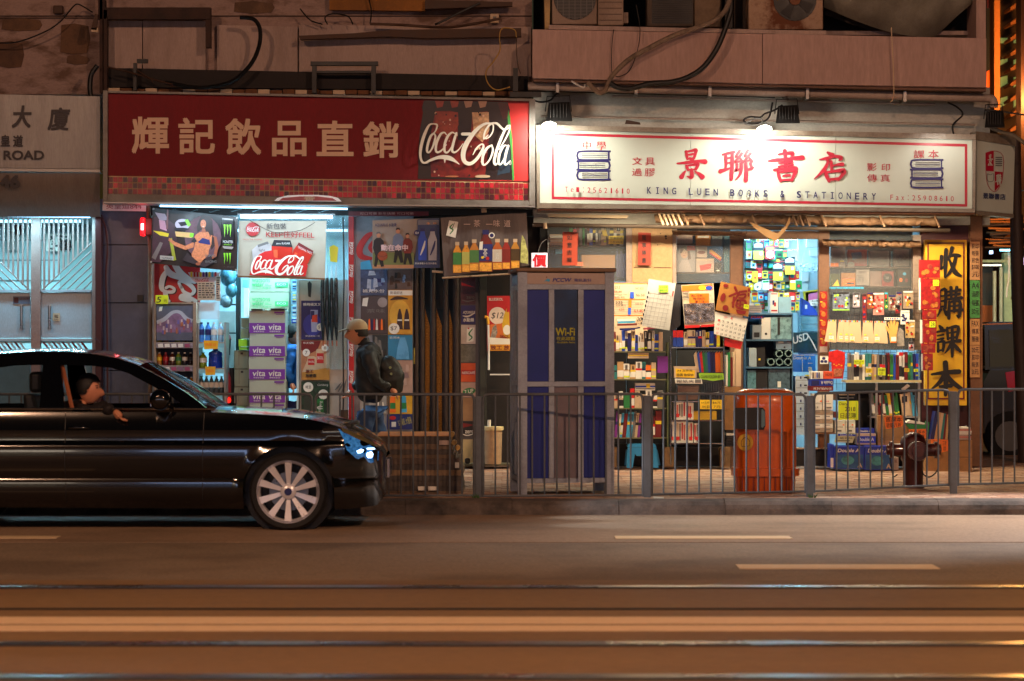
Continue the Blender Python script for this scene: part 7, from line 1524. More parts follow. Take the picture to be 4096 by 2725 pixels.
for i,(x,w,c,sh)in enumerate(((3722,14,'navy',20),(3737,10,'tan',18),(3748,12,'cream',16),(3761,10,'teal',14),(3772,8,'maroon',10),(3781,9,'tan',8))):
 qk('book','book','%s tall leaning book, %s in the carton by the yellow sign'%(c,ordn[i]),[(x+sh,1645+i*3),(x+sh+w,1650+i*2),(x+w,1758),(x,1758)],28.95,.2,CN[c],None,'tall leaning books by the yellow sign')
pk('carton','carton','wide brown carton holding the tall leaning books',3702,1760,3800,1886,28.98,.35,CARD);pk('carton','carton','large brown carton right of the fence post',3822,1762,3889,1888,28.9,.35,CARD,lambda a:(a.rect(3822,1828,3889,1830,BROWN)))
for i in range(7):pk('newspaper','paper','newspaper, %s in the pile on the large right carton'%(['topmost']+[x.replace('left','top')for x in ordn[1:]])[i],3824+rg.uniform(-3,3),1710+i*7.2,3884+rg.uniform(-3,3),1716.5+i*7.2,28.9,.3,rg.choice([PAPER,PALE,M((190,120,110),.6)]),group='newspapers on the large right carton')
pk('power_cabinet','cabinet','low dark box behind the newspapers',3722,1700,3800,1756,29.4,.2,K_DARK)
# ------------------------------------------------------------------ phone booth
bo=empty('phone_booth',tuple(W(2270,1990,24.6)),'blue and grey metal phone booth standing on four short legs','phone booth')
A0,A1=W(2072,0,24.42),W(2457,0,24.60);A2=W(2040,0,25.2);A0.z=A1.z=A2.z=0
ux=(A1-A0).normalized();wB=(A1-A0).length;uy=(A2-A0).normalized();dB=(A2-A0).length;hB=lambda y:W(0,y,24.5).z
bfr=grime((154,162,176),(110,114,124),2,9,.6,.5);BP=M((8,28,122),.35,var=.12,scale=3);DP=M((20,17,18),.2,var=.1)
def bb(n,u0,u1,v0,v1,ya,yb2,mt,par=None,bev=0):
 m=MB();P=lambda u,v,z:tuple(A0+ux*(u*wB)+uy*(v*dB)+Vector((0,0,z)))
 z0,z1=hB(yb2),hB(ya);m.hull8([P(u0,v0,z0),P(u1,v0,z0),P(u1,v1,z0),P(u0,v1,z0),P(u0,v0,z1),P(u1,v0,z1),P(u1,v1,z1),P(u0,v1,z1)],mt)
 return m.build(n,par or bo,bevel=bev)
bb('roof',-.02,1.02,-.03,1.03,1072,1088,M((120,92,70),.6),bev=.01)
for u0,u1,v0,v1 in((0,.095,0,.1),(.905,1,0,.1),(0,.1,.9,1),(.9,1,.9,1)):bb('corner_post',u0,u1,v0,v1,1089,1936,bfr);bb('leg',u0,u1,v0,v1,1936.5,1992,bfr)
hd=bb('header',.096,.904,.012,.09,1092,1137,PALE)
def bart(name,fn,par,v=0.0):
 a=Art(24.5);fn(a)
 for i,p in enumerate(a.v):
  x=CX+p[0]*F/p[1];z=p[2];u=(x-2072)/385;q=A0+ux*(u*wB)+uy*(v*dB);a.v[i]=(q.x,q.y-(24.5-p[1])-.003,z)
 return a.build(name,par)
PCB=M((40,40,130),.5,var=0)
bart('lettering',lambda a:(a.text('PCCW',2212,1112,2284,1128,PCB,off=.03,shear=.25),a.text('電訊盈科',2296,1114,2366,1127,PCB,off=.006),a.poly([(2175,1128),(2190,1115),(2202,1119),(2196,1128),(2186,1124)],CYAN),a.ell(2186,1109,3,2,RED_D)),hd,.012)
bb('rail',.096,.904,.005,.085,1138,1158,bfr);bb('mid_rail',.096,.904,.005,.085,1527,1546,bfr);bb('bottom_rail',.096,.904,.005,.085,1914,1932,bfr)
for u0,u1 in((.32,.375),(.624,.68)):bb('door_stile',u0,u1,.004,.08,1159,1526,bfr);bb('door_stile',u0,u1,.004,.08,1547,1913,bfr)
for u0,u1,mt,y0,y1 in((.096,.319,BP,1159,1526),(.376,.623,DP,1159,1526),(.681,.904,BP,1159,1526),(.096,.319,BP,1547,1913),(.376,.623,M((110,98,104),.5,.2,var=.2,scale=3),1547,1913),(.681,.904,BP,1547,1913)):
 bb('blue_panel' if mt is BP else('window_pane' if mt is DP else 'door_panel'),u0,u1,.03,.05,y0,y1,mt)
WY=M((176,170,24),.6,var=.1)
bart('wifi_lettering',lambda a:(a.text('Wi-Fi',2223,1312,2300,1343,WY,off=.03),a.text('在此啟動',2226,1347,2300,1362,WY,off=.015),a.text('Available here',2228,1366,2300,1373,WY,off=.01)),bo,.03)
for y0,y1 in((1100,1140),(1150,1520),(1540,1900)):
 bb('side_panel',.01,.05,.11,.89,y0,y1,BP if y0<1145 else M((70,84,104),.4,.3));bb('side_panel',.95,.99,.11,.89,y0,y1,BP)
for v in(.3,.5,.7):bb('side_bar',-.01,.02,v-.04,v+.04,1150,1900,bfr)
for y in(1142,1524,1905):bb('side_rail',-.005,.05,.1,.9,y,y+18,bfr);bb('side_rail',.95,1.0,.1,.9,y,y+18,bfr)
bb('back_panel',.1,.9,.95,.98,1092,1930,K_DARK);bb('telephone',.35,.65,.75,.92,1250,1450,GREY)
# ------------------------------------------------------------------ orange litter bin
bi=empty('litter_bin',tuple(W(3060,1980,25.1)),'orange rounded litter bin with a black opening and a yellow emblem','bin')
OB=M((214,94,12),.32,var=.14,scale=5,coat=.4,bump=.1,bs=60);SB_=25.0/F
cx,cyb,z0=W(3060,0,25.15).x,25.15,.13
def sq(rx,ry,z,n=32,p=3.2):
 return[(cx+rx*abs(math.cos(t))**(2/p)*(1 if math.cos(t)>=0 else-1),cyb+ry*abs(math.sin(t))**(2/p)*(1 if math.sin(t)>=0 else-1),z)for t in[2*math.pi*i/n for i in range(n)]]
def loftr(rings,mt,n=32):
 m=MB();v=[p for r in rings for p in r]
 m.add(v,[(i*n+k,i*n+(k+1)%n,(i+1)*n+(k+1)%n,(i+1)*n+k)for i in range(len(rings)-1)for k in range(n)]+[tuple(range(n-1,-1,-1)),tuple(range((len(rings)-1)*n,len(rings)*n))],mt);return m
Wd=124*SB_
loftr([sq(Wd*.95,.22,z0),sq(Wd*.98,.23,z0+.14),sq(Wd*1.10,.26,z0+.145),sq(Wd*1.10,.26,z0+.215),sq(Wd*1.0,.235,z0+.22),sq(Wd*.99,.235,z0+.80),sq(Wd*.98,.23,z0+.86),sq(Wd*.9,.20,z0+.91),sq(Wd*.7,.15,z0+.935)],OB).build('body',bi,smooth=50)
m=MB();yy=24.905
m.ppoly([(2934,1646),(2940,1632),(3050,1630),(3060,1640),(3062,1705),(3054,1720),(2940,1716),(2934,1706)],yy,.03,K_BLACK);m.build('opening',bi)
m=MB();m.ppoly([(3046,1638),(3052,1638),(3060,1648),(3060,1702),(3050,1712),(3045,1708)],yy-.002,.004,M((90,120,130),.3));m.build('opening_edge',bi)
a=Art(yy);a.ell(2981,1770,32,34,M((196,150,20),.5));a.stroke([(2966,1784,2.5),(2966,1764,2.5),(2982,1750,3),(2998,1764,2.5),(2996,1784,2.5),(2966,1786,2.5)],BROWN,3,cap=False);a.build('emblem',bi)
for k in range(11):
 m=MB();m.pbox(2946+k*22,1882,2950+k*22,1973,24.91,.01,M((130,36,12),.4));m.build('rib',bi)
# ------------------------------------------------------------------ hydrant
hy=empty('fire_hydrant',tuple(W(3655,1945,25.6)),'dark maroon fire hydrant with two side outlets behind the fence','hydrant')
HM=M((76,22,20),.4,var=.3,scale=12,coat=.3,bump=.3,bs=60);s_=25.6/F;hx,hyy=W(3652,0,25.7).x,25.7;Zp=lambda y:W(0,y,25.6).z
m=MB();m.lathe([(46*s_,0),(46*s_,.02),(40*s_,.03),(42*s_,Zp(1850)-.13),(48*s_,Zp(1838)-.13),(52*s_,Zp(1800)-.13),(52*s_,Zp(1770)-.13),(46*s_,Zp(1752)-.13),(30*s_,Zp(1738)-.13),(10*s_,Zp(1731)-.13)],(hx,hyy,.13),HM,24);m.build('barrel',hy,smooth=50)
m=MB();c=W(3660,1802,25.6);m.lathe([(38*s_,-.20),(40*s_,-.18),(40*s_,-.14),(34*s_,-.13),(34*s_,0)],tuple(c),HM,24,'y');m.lathe([(24*s_,-.23),(24*s_,-.2)],tuple(c),HM,20,'y');m.build('front_cap',hy,smooth=50)
for sgn,xx in((-1,3545),(1,3762)):
 m=MB();c=W(3652,1800,25.7);L=abs(xx-3652)*s_
 m.lathe([(26*s_,0),(26*s_,sgn*(L-.06)),(34*s_,sgn*(L-.058)),(34*s_,sgn*(L-.03)),(20*s_,sgn*(L-.028)),(20*s_,sgn*L)],tuple(c),HM,18,'x');m.build('outlet',hy,smooth=50)
for pts in([(3560,1830),(3566,1870),(3574,1905),(3590,1898)],[(3755,1830),(3750,1880),(3720,1908),(3694,1898),(3690,1885)]):
 m=MB();m.ptube(pts,25.5,3,K_DARK,6,8);m.build('chain',hy,smooth=60)
# ------------------------------------------------------------------ railing
FN=grime((88,94,100),(66,66,66),3,20,.6,.4,(1,1,1),'galvanised_rail',(.5,.62),.2)
def fpanel(x0,x1,t0,t1,b0,b1,Y0,Y1,lab,pitch=49,post=True,pw=26):
 e=empty('kerb_railing',tuple(W((x0+x1)/2,(b0+b1)/2,(Y0+Y1)/2)),lab,'railing','railing panels along the kerb')
 q=lambda x:(x-x0)/(x1-x0)
 P=lambda x,y:W(x,y,Y0+(Y1-Y0)*q(x))
 T=lambda x:t0+(t1-t0)*q(x)
 Bm=lambda x:b0+(b1-b0)*q(x)
 m=MB();r=.0125
 path=[P(x0,Bm(x0)),P(x0,T(x0)+26),P(x0+3,T(x0)+12),P(x0+9,T(x0)+3),P(x0+24,T(x0)),P(x1-24,T(x1)),P(x1-9,T(x1)+3),P(x1-3,T(x1)+12),P(x1,T(x1)+26),P(x1,Bm(x1))]
 m.tube(path,r,FN,8);m.build('frame_tube',e,smooth=60)
 m=MB();m.tube([P(x0,Bm(x0)-6),P(x1,Bm(x1)-6)],.011,FN,6);m.build('bottom_rail',e,smooth=60)
 n=max(2,round((x1-x0)/pitch));
 for k in range(1,n):
  x=x0+(x1-x0)*k/n;m=MB();m.tube([P(x,T(x)+4),P(x,Bm(x)-8)],.008,FN,6);m.build('bar',e,smooth=60)
def fpost(x,t,b,Y,lab,w=13):
 m=MB();m.pbox(x-w,t,x+w,b,Y,.045,FN);p=tag(m.build('railing_post',bevel=.004),lab,'post','posts of the kerb railing')
fpanel(640,1248,1577,1577,1986,1986,24.15,24.15,'railing panel mostly hidden behind the black car');fpanel(1262,1897,1577,1578,1988,1988,24.15,24.15,'railing panel in front of the pallet stack')
fpanel(-700,626,1577,1577,1986,1986,24.15,24.15,'railing panel hidden behind the car at the far left')
fpanel(1932,2572,1578,1576,1990,1986,24.15,24.15,'railing panel in front of the phone booth');fpanel(2607,3222,1575,1577,1984,1972,24.15,24.25,'railing panel in front of the orange bin')
fpanel(3256,3798,1574,1560,1972,1945,24.3,24.75,'railing panel in front of the hydrant',44);fpanel(3832,4420,1558,1556,1944,1930,24.8,25.3,'railing panel at the right edge in front of the side street',46)
fpost(1914,1585,1998,24.13,'railing post between the pallet stack and the phone booth');fpost(2590,1583,1998,24.13,'railing post in front of the blue stool',14);fpost(3240,1583,1992,24.22,'railing post just right of the orange bin',14);fpost(3815,1566,1976,24.6,'railing post right of the hydrant',14)
# pallet stack behind the railing
ST=empty('flattened_box_stack',tuple(W(1660,1995,24.8)),'tall stack of flattened cardboard behind the railing beside the car','stack')
r_=random.Random(3);y=1745
cols=[(60,50,46),(130,96,66),(70,58,52),(120,88,60),(92,66,54),(66,52,48),(168,124,78),(60,50,46),(74,60,52),(58,48,46),(120,86,56),(150,106,66),(62,50,44)]
hs=[32,22,20,16,24,22,22,22,20,20,18,18,20]
for i,(c,h)in enumerate(zip(cols,hs)):
 xr=1798+min(i*9,52)+r_.uniform(-6,6)
 m=MB();m.pbox(1420+r_.uniform(-8,8),y,xr,y+h-.6,24.75+r_.uniform(-.01,.01),1.1,M(tuple((q+w)//2 for q,w in zip(c,(92,92,92))),.85,var=.3,scale=9,bump=.3));m.build('cardboard_sheet',ST);y+=h
m=MB();m.hull8([tuple(W(1500,1745,24.74)),tuple(W(1798,1745,24.74)),tuple(W(1798,1745,24.74)+Vector((-.02,1.1,0))),tuple(W(1500,1745,24.74)+Vector((.0,1.1,0))),tuple(W(1500,1743,24.74)),tuple(W(1798,1743,24.74)),tuple(W(1798,1743,24.74)+Vector((-.02,1.1,0))),tuple(W(1500,1743,24.74)+Vector((0,1.1,0)))],M((226,160,96),.8,var=.1));m.build('top_sheet',ST)
for x0,y0,x1,y1,mt in((1757,1762,1798,1780,PALE),(1672,1946,1700,1962,PAPER),(1712,1946,1746,1962,PAPER),(1820,1850,1836,1872,PAPER)):
 m=MB();m.pbox(x0,y0,x1,y1,24.72,.004,mt);m.build('label',ST)
m=MB();m.pbox(1440,1990,1850,1998,24.9,.9,K_BLACK);m.build('base_frame',ST)
for x,y_ in((1808,1738),(1816,1772),(1830,1792)):m=MB();m.lathe([(10*SB_,0),(10*SB_,.2)],tuple(W(x,y_,24.76)),M((190,150,80),.6),12,'y');m.build('rolled_end',ST)
# added unseen spot lamp, casts the white pool along the right kerb
e=empty('added_spot_lamp',(7.4,25.2,4.2),'white spotlight on a bracket out of view at the right','lamp')
m=MB();m.box(7.3,7.5,25.1,25.3,4.15,4.3,K_BLACK);m.build('housing',e,bevel=.01);m=MB();m.tube([(7.4,25.2,4.3),(7.4,25.4,4.6),(7.4,29.8,4.7)],.02,K_DARK,8);m.build('arm',e)
light('lamp_light','SPOT',(7.4,25.15,4.13),3800,(1,.93,.90),.12,target=(4.0,22.6,0),parent=e,spot=50)
# ------------------------------------------------------------------ people
FOLD=bpy.data.textures.new('folds','CLOUDS');FOLD.noise_scale=.11;FOLD.noise_depth=2;CLOTH=('jacket','trousers','shirt','backpack')
def skin(name,pts,edges,rad,mt,parent,lv=2):
 me=bpy.data.meshes.new(name);o0=Vector(pts[0]);me.from_pydata([Vector(p)-o0 for p in pts],edges,[]);me.materials.append(mt)
 o=bpy.data.objects.new(name,me);COL.objects.link(o);WO[o.name]=o0;o.parent=parent;o.location=o0-WO[parent.name]
 md=o.modifiers.new('skin','SKIN');md.use_smooth_shade=True;me.skin_vertices or None
 if not me.skin_vertices:me.attributes.new if False else None
 for i,r in enumerate(rad):
  s=me.skin_vertices[0].data[i];s.radius=(r,r)if not isinstance(r,tuple)else r;s.use_root=i==0
 sb=o.modifiers.new('sub','SUBSURF');sb.levels=sb.render_levels=lv+(name in CLOTH)
 if name in CLOTH:dm=o.modifiers.new('folds','DISPLACE');dm.texture=FOLD;dm.strength=.055;dm.mid_level=.5
 return o
def chain(n):return[(i,i+1)for i in range(n-1)]
def head(par,px,py,Y,r,face,sk_,hr,cap=None,tilt=0.0):
 """head seen from the side: face -1 looks left, +1 looks right"""
 c=W(px,py,Y);m=MB();v=[];n,k=16,22
 for j in range(n+1):
  t=math.pi*j/n
  for i in range(k):
   a=2*math.pi*i/k;x=math.sin(t)*math.cos(a);y=math.sin(t)*math.sin(a);z=math.cos(t)
   q=1.0;fx=x*face
   if z<-.1:q=1-.26*(-z-.1)
   X=x*.92*q+(.10*face if z<-.2 and fx>.2 else 0)
   if fx>.6 and abs(y)<.28:
    if-.42<z<.05:X+=face*(.38*(1-abs(z+.30)/.36)if abs(z+.30)<.36 else 0)
    if .05<z<.22:X-=face*.05
    if-.72<z<-.5:X+=face*.05*(1 if z>-.62 else .6)
   v.append(c+Vector((X*r,y*r*.74*q,z*r*1.18)))
 m.add(v,[(j*k+i,(j+1)*k+i,(j+1)*k+(i+1)%k,j*k+(i+1)%k)for j in range(n)for i in range(k)],sk_);h=m.build('head',par,smooth=80)
 m=MB();m.lathe([(r*.05,0),(r*.15,.004),(r*.2,.012),(r*.06,.016)],(c.x-face*r*.08,c.y-r*.80,c.z-r*.05),sk_,10,'y');m.build('ear',h,smooth=70)
 for sy in(-1,1):
  m=MB();m.lathe([(r*.02,-.003),(r*.09,0),(r*.02,.003)],(c.x+face*r*.86,c.y+sy*r*.32,c.z+r*.12),INK,8,'x');m.build('eye',h)
 for sy in(-1,1):m=MB();m.box(c.x+face*r*.66-.012,c.x+face*r*.66+.012,c.y+sy*r*.56-.004,c.y+sy*r*.56+.004,c.z+r*.22,c.z+r*.27,hr);m.box(c.x+face*r*.68-.008,c.x+face*r*.68+.008,c.y+sy*r*.55-.004,c.y+sy*r*.55+.004,c.z+r*.06,c.z+r*.12,INK);m.build('eyebrow',h)
 m=MB();m.box(c.x+face*r*.86,c.x+face*r*.9,c.y-r*.2,c.y+r*.2,c.z-r*.6,c.z-r*.57,M((120,60,50),.5));m.build('mouth',h)
 m=MB();v=[]
 for j in range(9):
  t=math.pi*.62*j/8
  for i in range(k):
   a=2*math.pi*i/k;x,y,z=math.sin(t)*math.cos(a),math.sin(t)*math.sin(a),math.cos(t)
   lim=.42 if x*face>.35 else(-.35 if x*face<-.1 else 0.0);z=max(z,lim)
   f=1.06+.03*math.sin(i*5+j*3);v.append(c+Vector((x*r*.96*f-face*r*.05,y*r*.78*f,z*r*1.22+r*.03)))
 m.add(v,[(j*k+i,(j+1)*k+i,(j+1)*k+(i+1)%k,j*k+(i+1)%k)for j in range(8)for i in range(k)],hr);m.build('hair',h,smooth=80)
 if cap:
  m=MB();v=[]
  for j in range(8):
   t=math.pi*.5*j/7
   for i in range(k):
    a=2*math.pi*i/k;v.append(c+Vector((math.sin(t)*math.cos(a)*r*1.04,math.sin(t)*math.sin(a)*r*.86,math.cos(t)*r*1.02+r*.26-math.sin(t)*math.cos(a)*face*r*.05)))
  m.add(v,[(j*k+i,(j+1)*k+i,(j+1)*k+(i+1)%k,j*k+(i+1)%k)for j in range(7)for i in range(k)],cap)
  pts=[(.85,.34),(1.2,.24),(1.55,.12),(1.72,.04)]
  vv=[]
  for a_,b_ in pts:
   wv=.8*(1-(a_-.9)*.55);vv+=[c+Vector((face*a_*r,-wv*r,b_*r)),c+Vector((face*a_*r,0,b_*r+r*.10)),c+Vector((face*a_*r,wv*r,b_*r))]
  vv+=[p-Vector((0,0,.008))for p in vv[:12]]
  m.add(vv,[(i*3+q,i*3+q+1,i*3+q+4,i*3+q+3)for i in range(3)for q in range(2)]+[(12+i*3+q,12+i*3+q+1,12+i*3+q+4,12+i*3+q+3)for i in range(3)for q in range(2)],cap);m.build('cap',h,smooth=50)
def hand(par,p,d,s,sk_,side=-1):
 """palm with four bent fingers and a thumb; d = direction of the fingers"""
 d=Vector(d).normalized();w=Vector((0,1,0));n=d.cross(w).normalized();p=Vector(p)
 skin('hand',[p,p+d*.05*s,p+d*.085*s],chain(3),[.024*s,(.036*s),.032*s],sk_,par,1)
 h=[o for o in par.children if o.name.startswith('hand')][-1]
 for i,l in enumerate((.066,.074,.070,.056)):
  b=p+d*.07*s+w*(i-1.5)*.019*s;k1=b+d*l*.5*s+n*.006*s*side;k2=k1+d*l*.35*s+n*.022*s*side;skin('finger',[b,k1,k2],chain(3),[.0095*s,.0085*s,.007*s],sk_,h,1)
 b=p+d*.02*s-w*.028*s;skin('thumb',[b,b+d*.03*s-w*.018*s,b+d*.06*s-w*.016*s],chain(3),[.013*s,.010*s,.008*s],sk_,h,1)
Yw=28.6;V=lambda x,y,dy=0:W(x,y,Yw)+Vector((0,dy,0))
JK=M((20,26,32),.6,var=.4,scale=9,bump=1.0,bs=9);JN=M((36,66,110),.8,var=.3,scale=9,bump=.3,bs=30)
pe=empty('person',V(1480,1890),'man in a pale cap and dark jacket with a backpack walking past the drinks shop','person')
pts=[V(1482,1618),V(1484,1535),V(1482,1460),V(1472,1408),V(1456,1376),V(1448,1358),V(1478,1412,-.17),V(1490,1468,-.25),V(1512,1528,-.24),V(1560,1552,-.2),V(1474,1412,.17),V(1462,1475,.24),V(1440,1535,.22),V(1408,1560,.2)]
skin('jacket',pts,[(0,1),(1,2),(2,3),(3,4),(4,5),(3,6),(6,7),(7,8),(8,9),(3,10),(10,11),(11,12),(12,13)],[.165,.17,.175,.15,.08,.06,.095,.08,.068,.05,.095,.08,.068,.05],JK,pe)
head(pe,1428,1330,Yw,.112,-1,SKIN,M((20,16,14),.7),M((168,150,118),.8,var=.1))
skin('neck',[V(1450,1385),V(1440,1355)],[(0,1)],[.055,.05],SKIN,pe,1)
hand(pe,V(1566,1553,-.2),(.6,0,-.6),1.0,SKIN);hand(pe,V(1402,1562,.2),(-.5,0,-.6),1.0,SKIN)
skin('trousers',[V(1482,1598),V(1470,1670,-.08),V(1446,1760,-.09),V(1412,1860,-.09),V(1494,1670,.08),V(1524,1765,.09),V(1582,1850,.09)],[(0,1),(1,2),(2,3),(0,4),(4,5),(5,6)],[.14,.10,.075,.055,.10,.075,.055],JN,pe)
for x,y,dy in((1400,1882,-.09),(1590,1878,.09)):
 skin('shoe',[V(x+14,y-6,dy),V(x-10,y+2,dy),V(x-34,y+6,dy)],chain(3),[.045,.045,.035],K_DARK,pe,1)
BPK=M((12,18,16),.6,var=.5,scale=14,bump=1.0,bs=12)
m=skin('backpack',[V(1528,1425,-.02),V(1552,1480,-.02),V(1562,1535,-.02),V(1552,1580,-.02)],chain(4),[(.10,.14),(.13,.17),(.14,.17),(.10,.14)],BPK,pe)
for x,y in((1568,1470),(1572,1495),(1566,1540)):
 q=MB();q.lathe([(.014,0),(.014,.01)],tuple(V(x-4,y,-.19)),M((150,170,120),.4),8,'y');q.build('strap_clip',m)
skin('strap',[V(1530,1420,-.14),V(1500,1402,-.17),V(1470,1420,-.19),V(1472,1470,-.22),V(1500,1530,-.2)],chain(5),[.018]*5,BPK,pe,1)
# shopkeeper
Ys=30.15;V2=lambda x,y,dy=0:W(x,y,Ys)+Vector((0,dy,0));SH_=M((30,110,190),.7,var=.15,scale=12,bump=.4,bs=16)
p2=empty('person',V2(1170,1866),'shopkeeper in a blue shirt standing behind the tall carton stack','person')
skin('shirt',[V2(1172,1560),V2(1172,1490),V2(1174,1430),V2(1176,1395),V2(1176,1375),V2(1164,1402,-.17),V2(1152,1470,-.2),V2(1172,1525,-.24),V2(1180,1402,.17),V2(1190,1470,.2)],[(0,1),(1,2),(2,3),(3,4),(3,5),(5,6),(6,7),(3,8),(8,9)],[.13,.14,.15,.12,.06,.08,.065,.05,.08,.06],SH_,p2)
skin('trousers',[V2(1172,1580),V2(1166,1640,-.08),V2(1166,1740,-.08),V2(1166,1850,-.08),V2(1178,1640,.08),V2(1178,1740,.08),V2(1178,1850,.08)],[(0,1),(1,2),(2,3),(0,4),(4,5),(5,6)],[.13,.09,.07,.055,.09,.07,.055],NAVY,p2)
head(p2,1178,1338,Ys,.10,1,SKIN,M((14,12,12),.7));hand(p2,V2(1174,1530,-.25),(.3,0,-1),.95,SKIN)
# ------------------------------------------------------------------ black saloon car
YC=21.8;SC_=YC/F;HW=.87;CEN=YC+HW
car=empty('car',(W(500,0,YC).x,CEN,0),'glossy black saloon car driving right with its side window open','car')
CP=M((5,5,8),.12,var=.0,coat=.6,spec=.5);TR=M((16,16,17),.5);CG=M((20,26,30),.03,var=0,alpha=.22,spec=.7);CH=M((190,190,190),.15,1.0,var=0)
def interp(T,x):
 if x<=T[0][0]:return T[0][1]
 for(a,b),(c,d)in zip(T,T[1:]):
  if x<=c:return b+(d-b)*(x-a)/(c-a)
 return T[-1][1]
BELT=[(-790,1700),(-760,1650),(-560,1632),(-400,1634),(0,1636),(560,1640),(840,1650),(1000,1657),(1120,1664),(1220,1676),(1300,1692),(1370,1714),(1430,1744),(1480,1778),(1515,1806),(1532,1840)]
HWT=[(-790,.60),(-760,.72),(-650,.82),(-450,.87),(1150,.87),(1280,.85),(1380,.80),(1450,.72),(1500,.60),(1525,.48),(1532,.40)]
LOW=[(-790,1960),(-700,2030),(1400,2040),(1500,2030),(1532,1990)]
INS=[(1630,.10),(1665,.085),(1705,.05),(1722,.034),(1740,.040),(1764,.036),(1780,.008),(1788,.0045),(1812,.001),(1835,0),(1865,.006),(1895,.020),(1905,.030),(1915,.040),(1923,.034),(1932,.032),(1962,.030),(1985,.038),(2040,.10)]
WH=[(1153,1967),(-260,1967)]
def low(x):
 y=interp(LOW,x)
 for cx_,cy_ in WH:
  if abs(x-cx_)<182:y=min(y,cy_-math.sqrt(182**2-(x-cx_)**2))
 return y
def side(x,y,s=-1,out=0.0):
 hw=interp(HWT,x)-interp(INS,y)*min(1,max(.2,(1560-x)/300))+out
 for cx_,cy_ in WH:
  d=math.hypot(x-cx_,y-cy_)
  if 178<d<215:hw+=.018*(1-(d-182)/33)
 q=W(x,y,YC);return Vector((q.x,CEN+s*hw,H-(y-CY)*SC_))
xs=sorted(set([-790,-775,-760]+list(range(-740,1532,16))+[1515,1524,1532]+[int(c-182)for c,_ in WH]+[int(c+182)for c,_ in WH]));ysr=[2040,2010,1985,1962,1948,1932,1923,1915,1905,1895,1880,1865,1850,1835,1823,1812,1800,1788,1780,1772,1764,1740,1722,1705,1685,1660,1630]
for s in(-1,1):
 m=MB();v=[];n=len(ysr)
 for x in xs:
  b,l=interp(BELT,x),low(x)
  for y in ysr:v.append(side(x,max(b,min(l,y)),s))
 m.add(v,[(i*n+j,(i+1)*n+j,(i+1)*n+j+1,i*n+j+1)for i in range(len(xs)-1)for j in range(n-1)],CP);m.build('body_side',car,smooth=32)
def topsurf(xa,xb,name,crown,K=10):
 X=[x for x in xs if xa<=x<=xb];m=MB();v=[]
 for x in X:
  for k in range(K+1):
   s=-1+2*k/K;b=interp(BELT,x);p=side(x,b,s and(s/abs(s)),0);p.y=CEN+s*abs(side(x,b).y-CEN);p.z+=crown*(1-abs(s)**2.4);v.append(p)
 m.add(v,[(i*(K+1)+k,(i+1)*(K+1)+k,(i+1)*(K+1)+k+1,i*(K+1)+k+1)for i in range(len(X)-1)for k in range(K)],CP);m.build(name,car,smooth=40)
topsurf(836,1532,'bonnet',.035);topsurf(-790,-480,'boot_lid',.02)
for xe,nm_ in((1532,'front_bumper'),(-790,'rear_bumper')):
 v=[side(xe,max(interp(BELT,xe),min(low(xe),y)),-1)for y in(2040,1960,1900,1860,1780)]+[side(xe,max(interp(BELT,xe),min(low(xe),y)),1)for y in(1780,1860,1900,1960,2040)]
 m=MB();m.add(v,[tuple(range(10))],CP);m.build(nm_,car)
for sy in(-1,1):
 m=MB();x=W(1534,0,YC).x
 for k in range(7):m.box(x,x+.02,CEN+sy*(.05+k*.035)-.008,CEN+sy*(.05+k*.035)+.008,H-(1925-CY)*SC_,H-(1850-CY)*SC_,CH)
 m.build('grille',car)
# cabin
ROOF=[(-520,1600),(-420,1540),(-300,1478),(-180,1438),(-60,1416),(100,1406),(240,1408),(360,1418),(450,1434),(530,1460),(640,1516),(740,1574),(840,1648)]
def cab(x,y,s=-1):
 t=max(0,min(1,(1640-y)/232));q=W(x,y,YC);return Vector((q.x,CEN+s*(.79-.23*t),H-(y-CY)*SC_))
m=MB();X=list(range(-300,541,20));v=[]
for x in X:
 y=interp(ROOF,x);w=abs(cab(x,y).y-CEN)
 for k in range(9):s=-1+k/4;v.append(Vector((W(x,0,YC).x,CEN+s*w,H-(y-CY)*SC_+.025*(1-abs(s)**2.5))))
m.add(v,[(i*9+k,(i+1)*9+k,(i+1)*9+k+1,i*9+k+1)for i in range(len(X)-1)for k in range(8)],CP);m.build('roof',car,smooth=60)
def strip(name,outer,inner,mt,s):
 m=MB();v=[cab(x,y,s)for x,y in outer]+[cab(x,y,s)for x,y in inner];v+=[p-Vector((0,s*.05,0))for p in v];n=len(outer)
 f=[(i,i+1,n+i+1,n+i)for i in range(n-1)]+[(2*n+i,2*n+i+1,3*n+i+1,3*n+i)for i in range(n-1)]+[(n+i,n+i+1,3*n+i+1,3*n+i)for i in range(n-1)]+[(i,i+1,2*n+i+1,2*n+i)for i in range(n-1)]
 m.add(v,f,mt);m.build(name,car,smooth=40)
INN=[(-470,1604),(-370,1562),(-280,1518),(-170,1482),(-60,1468),(100,1462),(240,1462),(360,1466),(430,1474),(500,1496),(590,1542),(680,1590),(756,1642)]
